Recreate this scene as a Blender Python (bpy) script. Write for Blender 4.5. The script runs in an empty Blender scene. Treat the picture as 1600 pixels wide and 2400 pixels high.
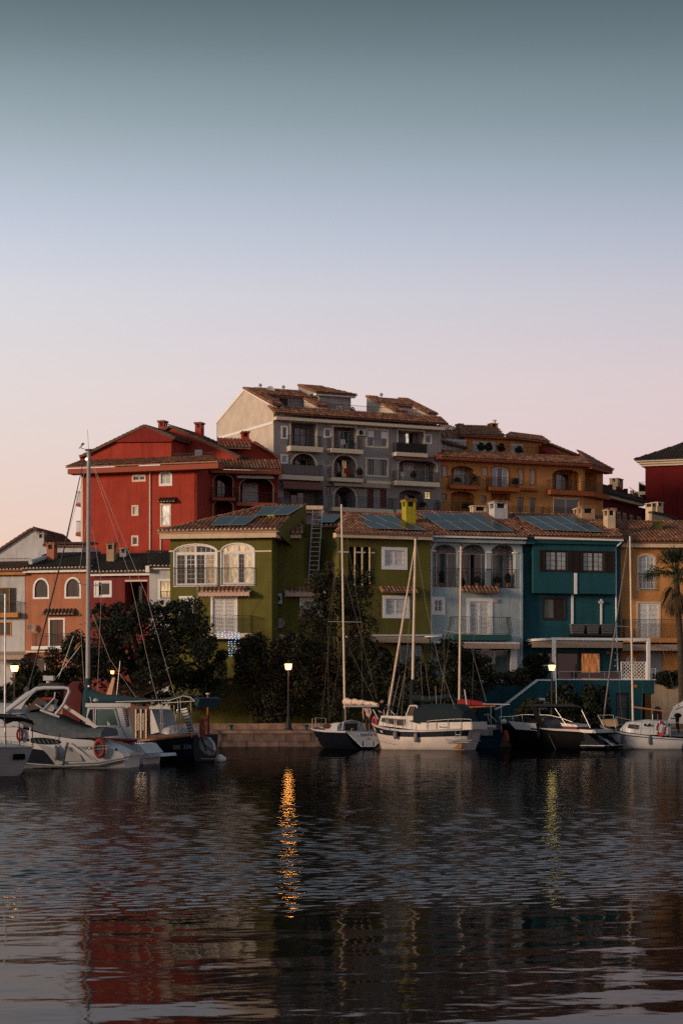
import bpy, math, random
import numpy as np
from mathutils import Vector, Matrix
random.seed(7); RNG = np.random.default_rng(11)
SC = bpy.context.scene
COL = SC.collection
# ---------------------------------------------------------------- camera
FPX, CX, HY, CH = 5000.0, 800.0, 1650.0, 2.4        # focal length in photo pixels, principal column, horizon row, eye height
cam = bpy.data.cameras.new('camera'); cam_o = bpy.data.objects.new('camera', cam); COL.objects.link(cam_o)
cam.sensor_fit = 'VERTICAL'; cam.sensor_height = 36.0; cam.lens = FPX/2400*36.0
cam.shift_y = (HY-1200.0)/2400.0
cam.clip_start = 0.5; cam.clip_end = 6000
cam_o.location = (0, 0, CH); cam_o.rotation_euler = (math.pi/2, 0, 0)
SC.camera = cam_o
# ---------------------------------------------------------------- sky, sun, exposure
SUN_AZ = math.radians(32)      # sun stands to the left, a little on the camera's side
SUN_EL = math.radians(9)
sun_dir = Vector((-math.cos(SUN_AZ)*math.cos(SUN_EL), -math.sin(SUN_AZ)*math.cos(SUN_EL), math.sin(SUN_EL)))
W = bpy.data.worlds.new('World'); SC.world = W; W.use_nodes = True
nt = W.node_tree; nt.nodes.clear()
def s2l(c):
    return tuple(((v/255)/12.92 if v/255 <= 0.04045 else ((v/255+0.055)/1.055)**2.4) for v in c)
N = nt.nodes.new; Lk = nt.links.new
out = N('ShaderNodeOutputWorld'); bg = N('ShaderNodeBackground'); Lk(bg.outputs[0], out.inputs[0])
tc = N('ShaderNodeTexCoord'); sep = N('ShaderNodeSeparateXYZ'); Lk(tc.outputs['Generated'], sep.inputs[0])
def ramp(stops):
    r = N('ShaderNodeValToRGB'); e = r.color_ramp.elements; r.color_ramp.interpolation = 'EASE' if False else 'LINEAR'
    while len(e) < len(stops): e.new(0.5)
    for k, (p, c) in enumerate(stops): e[k].position = p; e[k].color = (*s2l(c), 1)
    Lk(sep.outputs['Z'], r.inputs[0]); return r
SKYL = [(0.0,(228,178,152)),(0.07,(224,190,174)),(0.11,(220,197,189)),(0.148,(216,203,202)),(0.187,(206,203,209)),(0.206,(194,197,208)),(0.224,(182,188,202)),(0.2425,(166,176,187)),(0.261,(146,159,166)),(0.2785,(129,143,149)),(0.296,(107,120,125)),(0.315,(86,99,103)),(0.42,(98,112,118)),(1.0,(108,123,132))]
SKYR = [(0.0,(198,150,148)),(0.07,(209,170,168)),(0.11,(212,182,183)),(0.148,(206,186,190)),(0.187,(187,181,191)),(0.206,(173,174,188)),(0.224,(158,164,179)),(0.2425,(140,151,163)),(0.261,(121,134,142)),(0.2785,(108,121,127)),(0.296,(91,103,108)),(0.315,(74,86,90)),(0.42,(98,112,118)),(1.0,(108,123,132))]
rl = ramp(SKYL); rr = ramp(SKYR)
mr = N('ShaderNodeMapRange'); Lk(sep.outputs['X'], mr.inputs[0]); mr.inputs[1].default_value = -0.17; mr.inputs[2].default_value = 0.17
mx = N('ShaderNodeMixRGB'); Lk(mr.outputs[0], mx.inputs[0]); Lk(rl.outputs[0], mx.inputs[1]); Lk(rr.outputs[0], mx.inputs[2])
sky = N('ShaderNodeTexSky'); sky.sky_type = 'NISHITA'; sky.sun_disc = False
sky.sun_elevation = SUN_EL; sky.sun_rotation = math.atan2(sun_dir.x, sun_dir.y)
ad = N('ShaderNodeMixRGB'); ad.blend_type = 'ADD'; ad.inputs[0].default_value = 0.018
Lk(mx.outputs[0], ad.inputs[1]); Lk(sky.outputs[0], ad.inputs[2])
Lk(ad.outputs[0], bg.inputs[0]); bg.inputs[1].default_value = 1.06
sl = bpy.data.lights.new('sun', 'SUN'); so = bpy.data.objects.new('sun', sl); COL.objects.link(so)
sl.energy = 2.6; sl.angle = math.radians(10); sl.color = (1.0, 0.70, 0.47)
so.rotation_euler = sun_dir.to_track_quat('Z', 'Y').to_euler(); so.location = (-60, -20, 60)
SC.view_settings.view_transform = 'Standard'; SC.view_settings.look = 'None'
SC.view_settings.exposure = 0.0; SC.view_settings.gamma = 1.0; SC.view_settings.use_curve_mapping = False
SC.render.engine = 'CYCLES'
cy = SC.cycles; cy.use_denoising = False; cy.max_bounces = 5; cy.diffuse_bounces = 3; cy.glossy_bounces = 4; cy.caustics_reflective = False; cy.caustics_refractive = False; cy.sample_clamp_indirect = 4
try: cy.denoiser = 'OPENIMAGEDENOISE'
except Exception: pass

# ---------------------------------------------------------------- materials
MATS = {}
def newmat(name):
    m = bpy.data.materials.new(name); m.use_nodes = True
    b = m.node_tree.nodes['Principled BSDF']; MATS[name] = m
    return m, m.node_tree, b
def plain(name, col, rough=0.6, metal=0.0, spec=0.4, var=0.10, scale=6.0, bump=0.0, bscale=60.0):
    """paint, metal, cloth: base colour with mild uneven tone and optional fine relief"""
    m, t, b = newmat(name)
    b.inputs['Roughness'].default_value = rough; b.inputs['Metallic'].default_value = metal
    b.inputs['Specular IOR Level'].default_value = spec
    tcn = t.nodes.new('ShaderNodeTexCoord'); no = t.nodes.new('ShaderNodeTexNoise'); no.inputs['Scale'].default_value = scale; no.inputs['Detail'].default_value = 5
    t.links.new(tcn.outputs['Object'], no.inputs['Vector'])
    r = t.nodes.new('ShaderNodeValToRGB'); e = r.color_ramp.elements
    e[0].position = 0.3; e[1].position = 0.7
    e[0].color = (*[c*(1-var) for c in col], 1); e[1].color = (*[min(1, c*(1+var)) for c in col], 1)
    t.links.new(no.outputs['Fac'], r.inputs[0]); t.links.new(r.outputs[0], b.inputs['Base Color'])
    if bump:
        n2 = t.nodes.new('ShaderNodeTexNoise'); n2.inputs['Scale'].default_value = bscale; n2.inputs['Detail'].default_value = 3
        t.links.new(tcn.outputs['Object'], n2.inputs['Vector'])
        bp = t.nodes.new('ShaderNodeBump'); bp.inputs['Strength'].default_value = bump; bp.inputs['Distance'].default_value = 0.02
        t.links.new(n2.outputs['Fac'], bp.inputs['Height']); t.links.new(bp.outputs[0], b.inputs['Normal'])
    return m
def stucco(name, col, var=0.26, stain=0.7):
    """rendered wall: rough plaster grain, blotches, rain streaks"""
    m, t, b = newmat(name)
    b.inputs['Roughness'].default_value = 0.92; b.inputs['Specular IOR Level'].default_value = 0.15
    tcn = t.nodes.new('ShaderNodeTexCoord')
    def noise(sc, det, mp=None):
        n = t.nodes.new('ShaderNodeTexNoise'); n.inputs['Scale'].default_value = sc; n.inputs['Detail'].default_value = det
        if mp:
            mpn = t.nodes.new('ShaderNodeMapping'); mpn.inputs['Scale'].default_value = mp
            t.links.new(tcn.outputs['Object'], mpn.inputs[0]); t.links.new(mpn.outputs[0], n.inputs['Vector'])
        else: t.links.new(tcn.outputs['Object'], n.inputs['Vector'])
        return n
    n1 = noise(0.9, 6); n2 = noise(14, 4); n3 = noise(1.0, 4, (3.0, 3.0, 0.25))
    r = t.nodes.new('ShaderNodeValToRGB'); e = r.color_ramp.elements; e[0].position = 0.3; e[1].position = 0.72
    e[0].color = (*[c*(1-var) for c in col], 1); e[1].color = (*[min(1, c*(1+var)) for c in col], 1)
    m1 = t.nodes.new('ShaderNodeMath'); m1.operation = 'ADD'; m2 = t.nodes.new('ShaderNodeMath'); m2.operation = 'MULTIPLY'; m2.inputs[1].default_value = 0.5
    t.links.new(n1.outputs['Fac'], m1.inputs[0]); t.links.new(n2.outputs['Fac'], m1.inputs[1]); t.links.new(m1.outputs[0], m2.inputs[0]); t.links.new(m2.outputs[0], r.inputs[0])
    rs = t.nodes.new('ShaderNodeValToRGB'); e = rs.color_ramp.elements; e[0].position = 0.52; e[1].position = 0.78
    e[0].color = (0, 0, 0, 1); e[1].color = (stain, stain, stain, 1); t.links.new(n3.outputs['Fac'], rs.inputs[0])
    mix = t.nodes.new('ShaderNodeMixRGB'); mix.inputs[2].default_value = (*[c*0.55 for c in col], 1)
    t.links.new(rs.outputs[0], mix.inputs[0]); t.links.new(r.outputs[0], mix.inputs[1]); t.links.new(mix.outputs[0], b.inputs['Base Color'])
    n4 = noise(45, 3); bp = t.nodes.new('ShaderNodeBump'); bp.inputs['Strength'].default_value = 0.5; bp.inputs['Distance'].default_value = 0.02
    t.links.new(n4.outputs['Fac'], bp.inputs['Height']); t.links.new(bp.outputs[0], b.inputs['Normal'])
    return m
def tilemat(name, cols):
    """fired clay tile: every tile its own shade, lichen blotches"""
    m, t, b = newmat(name)
    b.inputs['Roughness'].default_value = 0.9; b.inputs['Specular IOR Level'].default_value = 0.2
    oi = t.nodes.new('ShaderNodeObjectInfo'); ge = t.nodes.new('ShaderNodeNewGeometry')
    ad = t.nodes.new('ShaderNodeMath'); ad.operation = 'ADD'; fr = t.nodes.new('ShaderNodeMath'); fr.operation = 'FRACT'
    t.links.new(oi.outputs['Random'], ad.inputs[0]); t.links.new(ge.outputs['Random Per Island'], ad.inputs[1]); t.links.new(ad.outputs[0], fr.inputs[0])
    r = t.nodes.new('ShaderNodeValToRGB'); e = r.color_ramp.elements
    while len(e) < len(cols): e.new(0.5)
    for k, c in enumerate(cols): e[k].position = k/(len(cols)-1); e[k].color = (*c, 1)
    t.links.new(fr.outputs[0], r.inputs[0])
    no = t.nodes.new('ShaderNodeTexNoise'); no.inputs['Scale'].default_value = 3.0; no.inputs['Detail'].default_value = 6
    t.links.new(ge.outputs['Position'], no.inputs['Vector'])
    rs = t.nodes.new('ShaderNodeValToRGB'); e = rs.color_ramp.elements; e[0].position = 0.5; e[1].position = 0.75; e[0].color = (0,0,0,1); e[1].color = (.6,.6,.6,1)
    t.links.new(no.outputs['Fac'], rs.inputs[0])
    mix = t.nodes.new('ShaderNodeMixRGB'); mix.inputs[2].default_value = (0.05, 0.045, 0.035, 1)
    t.links.new(rs.outputs[0], mix.inputs[0]); t.links.new(r.outputs[0], mix.inputs[1]); t.links.new(mix.outputs[0], b.inputs['Base Color'])
    return m
def emis(name, col, strength, base=(0.8,0.8,0.8)):
    m, t, b = newmat(name); b.inputs['Base Color'].default_value = (*base, 1)
    b.inputs['Emission Color'].default_value = (*col, 1); b.inputs['Emission Strength'].default_value = strength
    return m
def litpane(name, col, strength):
    """uneven pane glow: rooms seen through curtains, and warm reflections put in as emission"""
    m, t, b = newmat(name); b.inputs['Base Color'].default_value = (0.2,0.15,0.1,1); b.inputs['Roughness'].default_value = 0.3
    tcn = t.nodes.new('ShaderNodeTexCoord'); mp = t.nodes.new('ShaderNodeMapping'); mp.inputs['Scale'].default_value = (5, 5, 1.2)
    no = t.nodes.new('ShaderNodeTexNoise'); no.inputs['Scale'].default_value = 1.6
    t.links.new(tcn.outputs['Object'], mp.inputs[0]); t.links.new(mp.outputs[0], no.inputs['Vector'])
    r = t.nodes.new('ShaderNodeValToRGB'); e = r.color_ramp.elements; e[0].position = 0.35; e[1].position = 0.65
    e[0].color = (*[c*0.25 for c in col], 1); e[1].color = (*col, 1)
    t.links.new(no.outputs['Fac'], r.inputs[0]); t.links.new(r.outputs[0], b.inputs['Emission Color']); b.inputs['Emission Strength'].default_value = strength
    return m
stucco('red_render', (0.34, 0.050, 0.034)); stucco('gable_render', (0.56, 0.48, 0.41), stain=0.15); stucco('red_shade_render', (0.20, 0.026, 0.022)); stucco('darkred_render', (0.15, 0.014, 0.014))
stucco('grey_render', (0.30, 0.28, 0.28)); stucco('ochre_render', (0.50, 0.235, 0.080)); stucco('ochre_deep_render', (0.33, 0.10, 0.035))
stucco('white_render', (0.50, 0.50, 0.52)); stucco('salmon_render', (0.42, 0.17, 0.10)); stucco('wine_render', (0.20, 0.042, 0.040))
stucco('green_render', (0.125, 0.115, 0.028)); stucco('blue_render', (0.36, 0.43, 0.46)); stucco('teal_render', (0.018, 0.084, 0.105))
stucco('maroon_render', (0.085, 0.02, 0.02)); stucco('beige_render', (0.42, 0.32, 0.22)); stucco('yellow_render', (0.42, 0.36, 0.03))
stucco('cream_render', (0.62, 0.48, 0.34), stain=0.5); stucco('tan_render', (0.40, 0.27, 0.17), stain=0.6)
plain('white_paint', (0.78, 0.77, 0.77), 0.6, bump=0.1, var=0.08); plain('cream_paint', (0.66, 0.56, 0.42), 0.7); plain('red_trim', (0.30, 0.07, 0.035), 0.8)
plain('green_trim', (0.02, 0.09, 0.085), 0.8)
tilemat('clay_tile', [(0.30,0.11,0.06),(0.20,0.085,0.05),(0.36,0.17,0.10),(0.14,0.07,0.05),(0.42,0.22,0.14),(0.24,0.11,0.07)])
tilemat('brown_tile', [(0.15,0.075,0.055),(0.11,0.065,0.05),(0.20,0.11,0.075),(0.09,0.055,0.045),(0.17,0.10,0.075)])
tilemat('dark_tile', [(0.055,0.042,0.038),(0.07,0.055,0.048),(0.045,0.038,0.035),(0.08,0.06,0.05)])
plain('glass', (0.012, 0.015, 0.018), 0.06, spec=0.7, var=0.3, scale=1.5); plain('glass_curtain', (0.30, 0.33, 0.34), 0.25, spec=0.6, var=0.25, scale=2.5)
plain('glass_green', (0.07, 0.11, 0.105), 0.12, spec=0.6, var=0.3, scale=1.0); plain('interior_dark', (0.03, 0.026, 0.024), 0.9)
plain('iron', (0.012, 0.012, 0.014), 0.6, var=0.3); plain('brown_wood', (0.022, 0.011, 0.009), 0.6, var=0.3); plain('redwood', (0.10, 0.025, 0.02), 0.6)
plain('varnish', (0.30, 0.11, 0.035), 0.3, var=0.3, scale=4); plain('alu', (0.42, 0.42, 0.43), 0.35, metal=0.6, var=0.15); plain('mast_paint', (0.62, 0.50, 0.38), 0.35, var=0.15, scale=2)
plain('mast_grey', (0.30, 0.285, 0.28), 0.45, spec=0.3, var=0.12); plain('steel', (0.30, 0.30, 0.31), 0.4, metal=0.6); plain('solar_glass', (0.012, 0.026, 0.032), 0.28, spec=0.35, var=0.25, scale=1.2)
plain('gelcoat', (0.42, 0.43, 0.46), 0.35, spec=0.5, var=0.12, scale=1.6); plain('gelcoat_warm', (0.52, 0.46, 0.43), 0.4, spec=0.5, var=0.14, scale=1.4)  # gelcoat greyed and cooled: shade on the left boats put into its colour
plain('gelcoat_grey', (0.24, 0.245, 0.26), 0.35, var=0.12, scale=2); plain('navy_paint', (0.007, 0.010, 0.017), 0.5, spec=0.06, var=0.2); plain('black_paint', (0.004, 0.004, 0.005), 0.55, spec=0.04)
plain('blue_paint', (0.012, 0.045, 0.09), 0.35); plain('canvas_grey', (0.075, 0.09, 0.10), 0.9, bump=0.25, bscale=9, var=0.2); plain('canvas_teal', (0.008, 0.038, 0.05), 0.9, bump=0.2, bscale=8)
plain('canvas_black', (0.008, 0.009, 0.010), 0.85); plain('canvas_darkteal', (0.006, 0.015, 0.020), 0.9, bump=0.2, bscale=8); plain('sail_cream', (0.62, 0.47, 0.38), 0.9, bump=0.5, bscale=7, var=0.2)
plain('sail_red', (0.20, 0.010, 0.014), 0.9, bump=0.4, bscale=8); plain('buoy_red', (0.20, 0.020, 0.014), 0.6); plain('buoy_pink', (0.42, 0.06, 0.08), 0.6); plain('rubber', (0.02, 0.02, 0.02), 0.8); plain('fender_grey', (0.16, 0.15, 0.16), 0.7, var=0.3)
plain('fender_white', (0.6, 0.6, 0.6), 0.5); plain('rope', (0.10, 0.09, 0.08), 0.9); plain('wire', (0.16, 0.15, 0.14), 0.5, metal=0.3); plain('awning_beige', (0.40, 0.29, 0.22), 0.9, var=0.12); plain('awning_pink', (0.55, 0.36, 0.29), 0.9)
plain('awning_stripe', (0.20, 0.085, 0.07), 0.9); plain('quay_stone', (0.12, 0.080, 0.070), 0.95, var=0.45, scale=2.2, bump=0.8, bscale=14); plain('kerb_stone', (0.20, 0.125, 0.095), 0.95, var=0.4, scale=2.0, bump=0.8, bscale=12)
plain('paving', (0.10, 0.085, 0.075), 0.95, var=0.3, scale=0.7); plain('earth', (0.07, 0.06, 0.045), 0.95, var=0.4, scale=0.05); plain('weed', (0.012, 0.016, 0.010), 0.8, var=0.4)
plain('bark', (0.05, 0.038, 0.028), 0.95, var=0.35, scale=5, bump=0.6, bscale=18); plain('skin', (0.42, 0.20, 0.13), 0.6); plain('cloth_pink', (0.45, 0.33, 0.32), 0.9); plain('cloth_dark', (0.015, 0.015, 0.018), 0.9); plain('cloth_grey', (0.16, 0.16, 0.17), 0.9); plain('hair', (0.25, 0.22, 0.2), 0.9); plain('hair_dark', (0.02, 0.015, 0.012), 0.8)
plain('orange_sign', (0.55, 0.18, 0.02), 0.6); plain('hardware_white', (0.5, 0.5, 0.5), 0.6); plain('bollard_green', (0.01, 0.05, 0.045), 0.5); plain('teak', (0.24, 0.14, 0.08), 0.8, var=0.3); plain('cloth_red', (0.4,0.02,0.03), 0.9); plain('dish_rust', (0.36,0.27,0.24), 0.8, var=0.4, scale=9); plain('rust', (0.28,0.10,0.03), 0.9, var=0.4); plain('mortar', (0.62,0.50,0.40), 0.95)
emis('lamp_glow_orange', (1.0, 0.27, 0.035), 15); emis('lamp_glow_yellow', (0.90, 0.66, 0.08), 1.8); emis('led_blue', (0.15, 0.45, 1.0), 3.5); emis('lamp_white', (1.0, 0.85, 0.6), 4)
litpane('glow_warm', (1.0, 0.64, 0.30), 0.75); litpane('glow_soft', (1.0, 0.60, 0.28), 0.26); litpane('lit_orange', (1.0, 0.27, 0.03), 0.42); litpane('lit_white', (1.0, 0.86, 0.70), 0.8)
def foliage(name, c1, c2):
    m, t, b = newmat(name); b.inputs['Roughness'].default_value = 0.7; b.inputs['Specular IOR Level'].default_value = 0.25
    ge = t.nodes.new('ShaderNodeNewGeometry'); r = t.nodes.new('ShaderNodeValToRGB'); e = r.color_ramp.elements
    e[0].color = (*c1, 1); e[1].color = (*c2, 1); t.links.new(ge.outputs['Random Per Island'], r.inputs[0]); t.links.new(r.outputs[0], b.inputs['Base Color'])
    return m
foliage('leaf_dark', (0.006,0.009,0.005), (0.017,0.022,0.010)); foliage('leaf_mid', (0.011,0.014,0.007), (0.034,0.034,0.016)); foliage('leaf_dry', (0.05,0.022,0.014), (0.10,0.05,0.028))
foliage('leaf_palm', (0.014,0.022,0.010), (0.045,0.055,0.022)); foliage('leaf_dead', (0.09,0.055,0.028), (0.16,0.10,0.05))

# ---------------------------------------------------------------- mesh helpers
class MB:
    def __init__(s): s.v = []; s.f = []
    def add(s, vs, fs):
        o = len(s.v); s.v += [tuple(p) for p in vs]; s.f += [tuple(i+o for i in f) for f in fs]; return s
    def box(s, x0, x1, y0, y1, z0, z1):
        if x0 > x1: x0, x1 = x1, x0
        if y0 > y1: y0, y1 = y1, y0
        if z0 > z1: z0, z1 = z1, z0
        return s.add([(x0,y0,z0),(x1,y0,z0),(x1,y1,z0),(x0,y1,z0),(x0,y0,z1),(x1,y0,z1),(x1,y1,z1),(x0,y1,z1)],
              [(0,3,2,1),(4,5,6,7),(0,1,5,4),(1,2,6,5),(2,3,7,6),(3,0,4,7)])
    def hexa(s, p):   # 8 corners: bottom 4 (ccw) then top 4
        return s.add(p, [(0,3,2,1),(4,5,6,7),(0,1,5,4),(1,2,6,5),(2,3,7,6),(3,0,4,7)])
    def prism(s, poly, a0, a1, ax='y'):
        """extrude a 2-D polygon along an axis: ax y -> poly is (x,z); ax x -> (y,z); ax z -> (x,y)"""
        mk = {'y': lambda p, a: (p[0], a, p[1]), 'x': lambda p, a: (a, p[0], p[1]), 'z': lambda p, a: (p[0], p[1], a)}[ax]
        n = len(poly)
        ar = sum(poly[i][0]*poly[(i+1)%n][1]-poly[(i+1)%n][0]*poly[i][1] for i in range(n))
        pl = poly if ar > 0 else poly[::-1]
        if ax == 'y': pl = pl[::-1]
        vs = [mk(p, a0) for p in pl]+[mk(p, a1) for p in pl]
        fs = [tuple(range(n))[::-1], tuple(range(n, 2*n))]+[(i, (i+1)%n, n+(i+1)%n, n+i) for i in range(n)]
        return s.add(vs, fs)
    def tube(s, pts, r, n=6, cap=True):
        pts = [Vector(p) for p in pts]; k = len(pts); rs = r if isinstance(r, (list, tuple)) else [r]*k
        o = len(s.v); prev = None
        for i, p in enumerate(pts):
            d = (pts[min(i+1, k-1)]-pts[max(i-1, 0)])
            d = d.normalized() if d.length > 1e-9 else Vector((0,0,1))
            if prev is None:
                a = Vector((0,0,1)) if abs(d.z) < 0.9 else Vector((1,0,0)); u = d.cross(a).normalized()
            else:
                u = (prev-d*prev.dot(d)); u = u.normalized() if u.length > 1e-6 else d.orthogonal().normalized()
            prev = u; w = d.cross(u)
            for j in range(n):
                t = 2*math.pi*j/n+math.pi/n; s.v.append(tuple(p+(u*math.cos(t)+w*math.sin(t))*rs[i]))
        for i in range(k-1):
            for j in range(n):
                a = o+i*n+j; b = o+i*n+(j+1)%n; s.f.append((a, b, b+n, a+n))
        if cap: s.f.append(tuple(o+j for j in range(n))[::-1]); s.f.append(tuple(o+(k-1)*n+j for j in range(n)))
        return s
    def bar(s, a, b, w, h, up=(0,0,1)):
        a = Vector(a); b = Vector(b); d = (b-a).normalized(); u = Vector(up)
        if abs(d.dot(u)) > 0.98: u = Vector((0,1,0))
        x = d.cross(u).normalized()*w/2; y = x.cross(d).normalized()*h/2
        return s.hexa([a-x-y, a+x-y, b+x-y, b-x-y, a-x+y, a+x+y, b+x+y, b-x+y])
    def lathe(s, prof, n=12, c=(0,0,0)):
        o = len(s.v)
        for r, z in prof:
            for j in range(n):
                t = 2*math.pi*j/n; s.v.append((c[0]+r*math.cos(t), c[1]+r*math.sin(t), c[2]+z))
        k = len(prof)
        for i in range(k-1):
            for j in range(n):
                a = o+i*n+j; b = o+i*n+(j+1)%n; s.f.append((a, b, b+n, a+n))
        s.f.append(tuple(o+j for j in range(n))[::-1]); s.f.append(tuple(o+(k-1)*n+j for j in range(n)))
        return s
    def ellip(s, c, r, n=10, m=7):
        return s.lathe2([(max(1e-3, math.sin(math.pi*i/m)), -math.cos(math.pi*i/m)) for i in range(m+1)], c, r, n)
    def lathe2(s, prof, c, r, n):
        o = len(s.v)
        for a, z in prof:
            for j in range(n):
                t = 2*math.pi*j/n; s.v.append((c[0]+r[0]*a*math.cos(t), c[1]+r[1]*a*math.sin(t), c[2]+r[2]*z))
        for i in range(len(prof)-1):
            for j in range(n):
                a = o+i*n+j; b = o+i*n+(j+1)%n; s.f.append((a, b, b+n, a+n))
        return s
    def torus(s, c, R, r, axis='y', n=18, m=8, sx=1.0):
        o = len(s.v)
        for i in range(n):
            t = 2*math.pi*i/n
            for j in range(m):
                q = 2*math.pi*j/m; a = (R+r*math.cos(q)); p = (a*math.cos(t)*sx, r*math.sin(q), a*math.sin(t))
                if axis == 'x': p = (p[1], p[0], p[2])
                if axis == 'z': p = (p[0], p[2], p[1])
                s.v.append((c[0]+p[0], c[1]+p[1], c[2]+p[2]))
        for i in range(n):
            for j in range(m):
                s.f.append((o+i*m+j, o+i*m+(j+1)%m, o+((i+1)%n)*m+(j+1)%m, o+((i+1)%n)*m+j))
        return s
    def quad(s, a, b, c, d): return s.add([a,b,c,d], [(0,1,2,3)])
    def mesh(s, name, mat=None, smooth=False):
        me = bpy.data.meshes.new(name); me.from_pydata(s.v, [], s.f)
        if mat: me.materials.append(MATS[mat])
        if smooth:
            me.shade_smooth()
            try: me.set_sharp_from_angle(angle=math.radians(42))
            except Exception: pass
        return me
WORLD = {}      # object -> matrix in world space, kept so that parts can be set up without depsgraph updates
def obj(name, me, parent=None, mat4=None, kind=None, label=None):
    o = bpy.data.objects.new(name, me); COL.objects.link(o)
    w = mat4 if mat4 is not None else (WORLD[parent] if parent else Matrix.Identity(4))
    WORLD[o] = w
    if parent:
        o.parent = parent; o.matrix_basis = WORLD[parent].inverted() @ w
    else: o.matrix_basis = w
    if kind: o['kind'] = kind
    if label: o['label'] = label
    return o
def tag(o, label, cat, group=None):
    o['label'] = label; o['category'] = cat
    if group: o['group'] = group
    return o
def ray(px, py): return ((px-CX)/FPX, (HY-py)/FPX)
def at(px, py, Y):
    r = ray(px, py); return Vector((r[0]*Y, Y, CH+r[1]*Y))
class Fr:
    """an upright plane in the place: origin on it, turned by yaw about the vertical; local x along it, y into it, z up"""
    def __init__(s, px, Y, yaw=0, z0=0.0):
        s.O = Vector(((px-CX)/FPX*Y, Y, z0)); s.th = math.radians(yaw); s.c = math.cos(s.th); s.s = math.sin(s.th)
        s.M = Matrix.Translation(s.O) @ Matrix.Rotation(s.th, 4, 'Z')
    def t(s, px, d=0.0):
        rx = (px-CX)/FPX
        return (d-s.O.x*s.s+s.O.y*s.c)/(-rx*s.s+s.c)
    def x(s, px, d=0.0):
        t = s.t(px, d); rx = (px-CX)/FPX
        return (t*rx-s.O.x)*s.c+(t-s.O.y)*s.s
    def z(s, px, py, d=0.0):
        return CH+(HY-py)/FPX*s.t(px, d)-s.O.z
    def p(s, px, py, d=0.0): return Vector((s.x(px, d), d, s.z(px, py, d)))
    def rect(s, r, d=0.0):
        xc = (r[0]+r[2])/2
        return s.x(r[0], d), s.x(r[2], d), s.z(xc, r[3], d), s.z(xc, r[1], d)
    def hit(s, px, py, P0, n):
        """photo ray against a plane given in local coordinates"""
        cam_l = Vector((-s.O.x*s.c-s.O.y*s.s, s.O.x*s.s-s.O.y*s.c, CH-s.O.z))
        rx, rz = ray(px, py); d = Vector((rx*s.c+s.s, -rx*s.s+s.c, rz))
        return cam_l+d*((Vector(P0)-cam_l).dot(n)/d.dot(n))
    def local(s, w):
        d = Vector(w)-s.O; return Vector((d.x*s.c+d.y*s.s, -d.x*s.s+d.y*s.c, d.z))
def thing(name, fr, label, cat, group=None):
    o = obj(name, None, None, fr.M); o.empty_display_size = 0.2
    return tag(o, label, cat, group)
def part(th, name, mb, mat, fr=None, smooth=False, kind=None, label=None):
    return obj(name, mb.mesh(name, mat, smooth), th, fr.M if fr else None, kind, label)
# ---------------------------------------------------------------- building helpers
def arch_pts(x0, x1, z, rise, n=10):
    return [((x0+x1)/2-(x1-x0)/2*math.cos(math.pi*i/n), z+rise*math.sin(math.pi*i/n)) for i in range(n+1)]
def wall(mb, x0, x1, z0, z1, holes, y=0.0, depth=0.25):
    """flat wall with real openings: holes are (x0,x1,z0,z1,arch_rise)"""
    hs = [(max(h[0], x0), min(h[1], x1), max(h[2], z0), min(h[3], z1), h[4] if len(h) > 4 else 0) for h in holes]
    hs = [h for h in hs if h[1]-h[0] > 0.02 and h[3]-h[2] > 0.02]
    xs = sorted(set([x0, x1]+[v for h in hs for v in h[:2]])); zs = sorted(set([z0, z1]+[v for h in hs for v in h[2:4]]))
    for i in range(len(xs)-1):
        for j in range(len(zs)-1):
            cx, cz = (xs[i]+xs[i+1])/2, (zs[j]+zs[j+1])/2
            if any(h[0] < cx < h[1] and h[2] < cz < h[3] for h in hs): continue
            mb.quad((xs[i],y,zs[j]), (xs[i+1],y,zs[j]), (xs[i+1],y,zs[j+1]), (xs[i],y,zs[j+1]))
    for a, b, c, d, r in hs:
        mb.quad((a,y,c),(b,y,c),(b,y+depth,c),(a,y+depth,c)); mb.quad((a,y,c),(a,y+depth,c),(a,y+depth,d),(a,y,d)); mb.quad((b,y,c),(b,y,d),(b,y+depth,d),(b,y+depth,c))
        mb.quad((a,y,d),(a,y+depth,d),(b,y+depth,d),(b,y,d))
        if r > 0:
            ap = arch_pts(a, b, d-r, r)
            for k in range(len(ap)-1):
                p, q = ap[k], ap[k+1]
                mb.quad((p[0],y,p[1]), (q[0],y,q[1]), (q[0],y,d), (p[0],y,d)); mb.quad((p[0],y,p[1]), (p[0],y+depth,p[1]), (q[0],y+depth,q[1]), (q[0],y,q[1]))
    return mb
def shell(th, fr, x0, x1, z0, z1, depth, mat, y0=0.0):
    """side walls, back wall and top slab behind a front"""
    part(th, 'side_wall', MB().box(x0, x0+0.2, y0+0.002, depth, z0, z1), mat, fr); part(th, 'side_wall', MB().box(x1-0.2, x1, y0+0.002, depth, z0, z1), mat, fr)
    part(th, 'back_wall', MB().box(x0+0.2, x1-0.2, depth-0.2, depth, z0, z1), mat, fr); part(th, 'roof_slab', MB().box(x0+0.2, x1-0.2, y0+0.27, depth-0.2, z1-0.2, z1-0.01), mat, fr)
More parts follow.
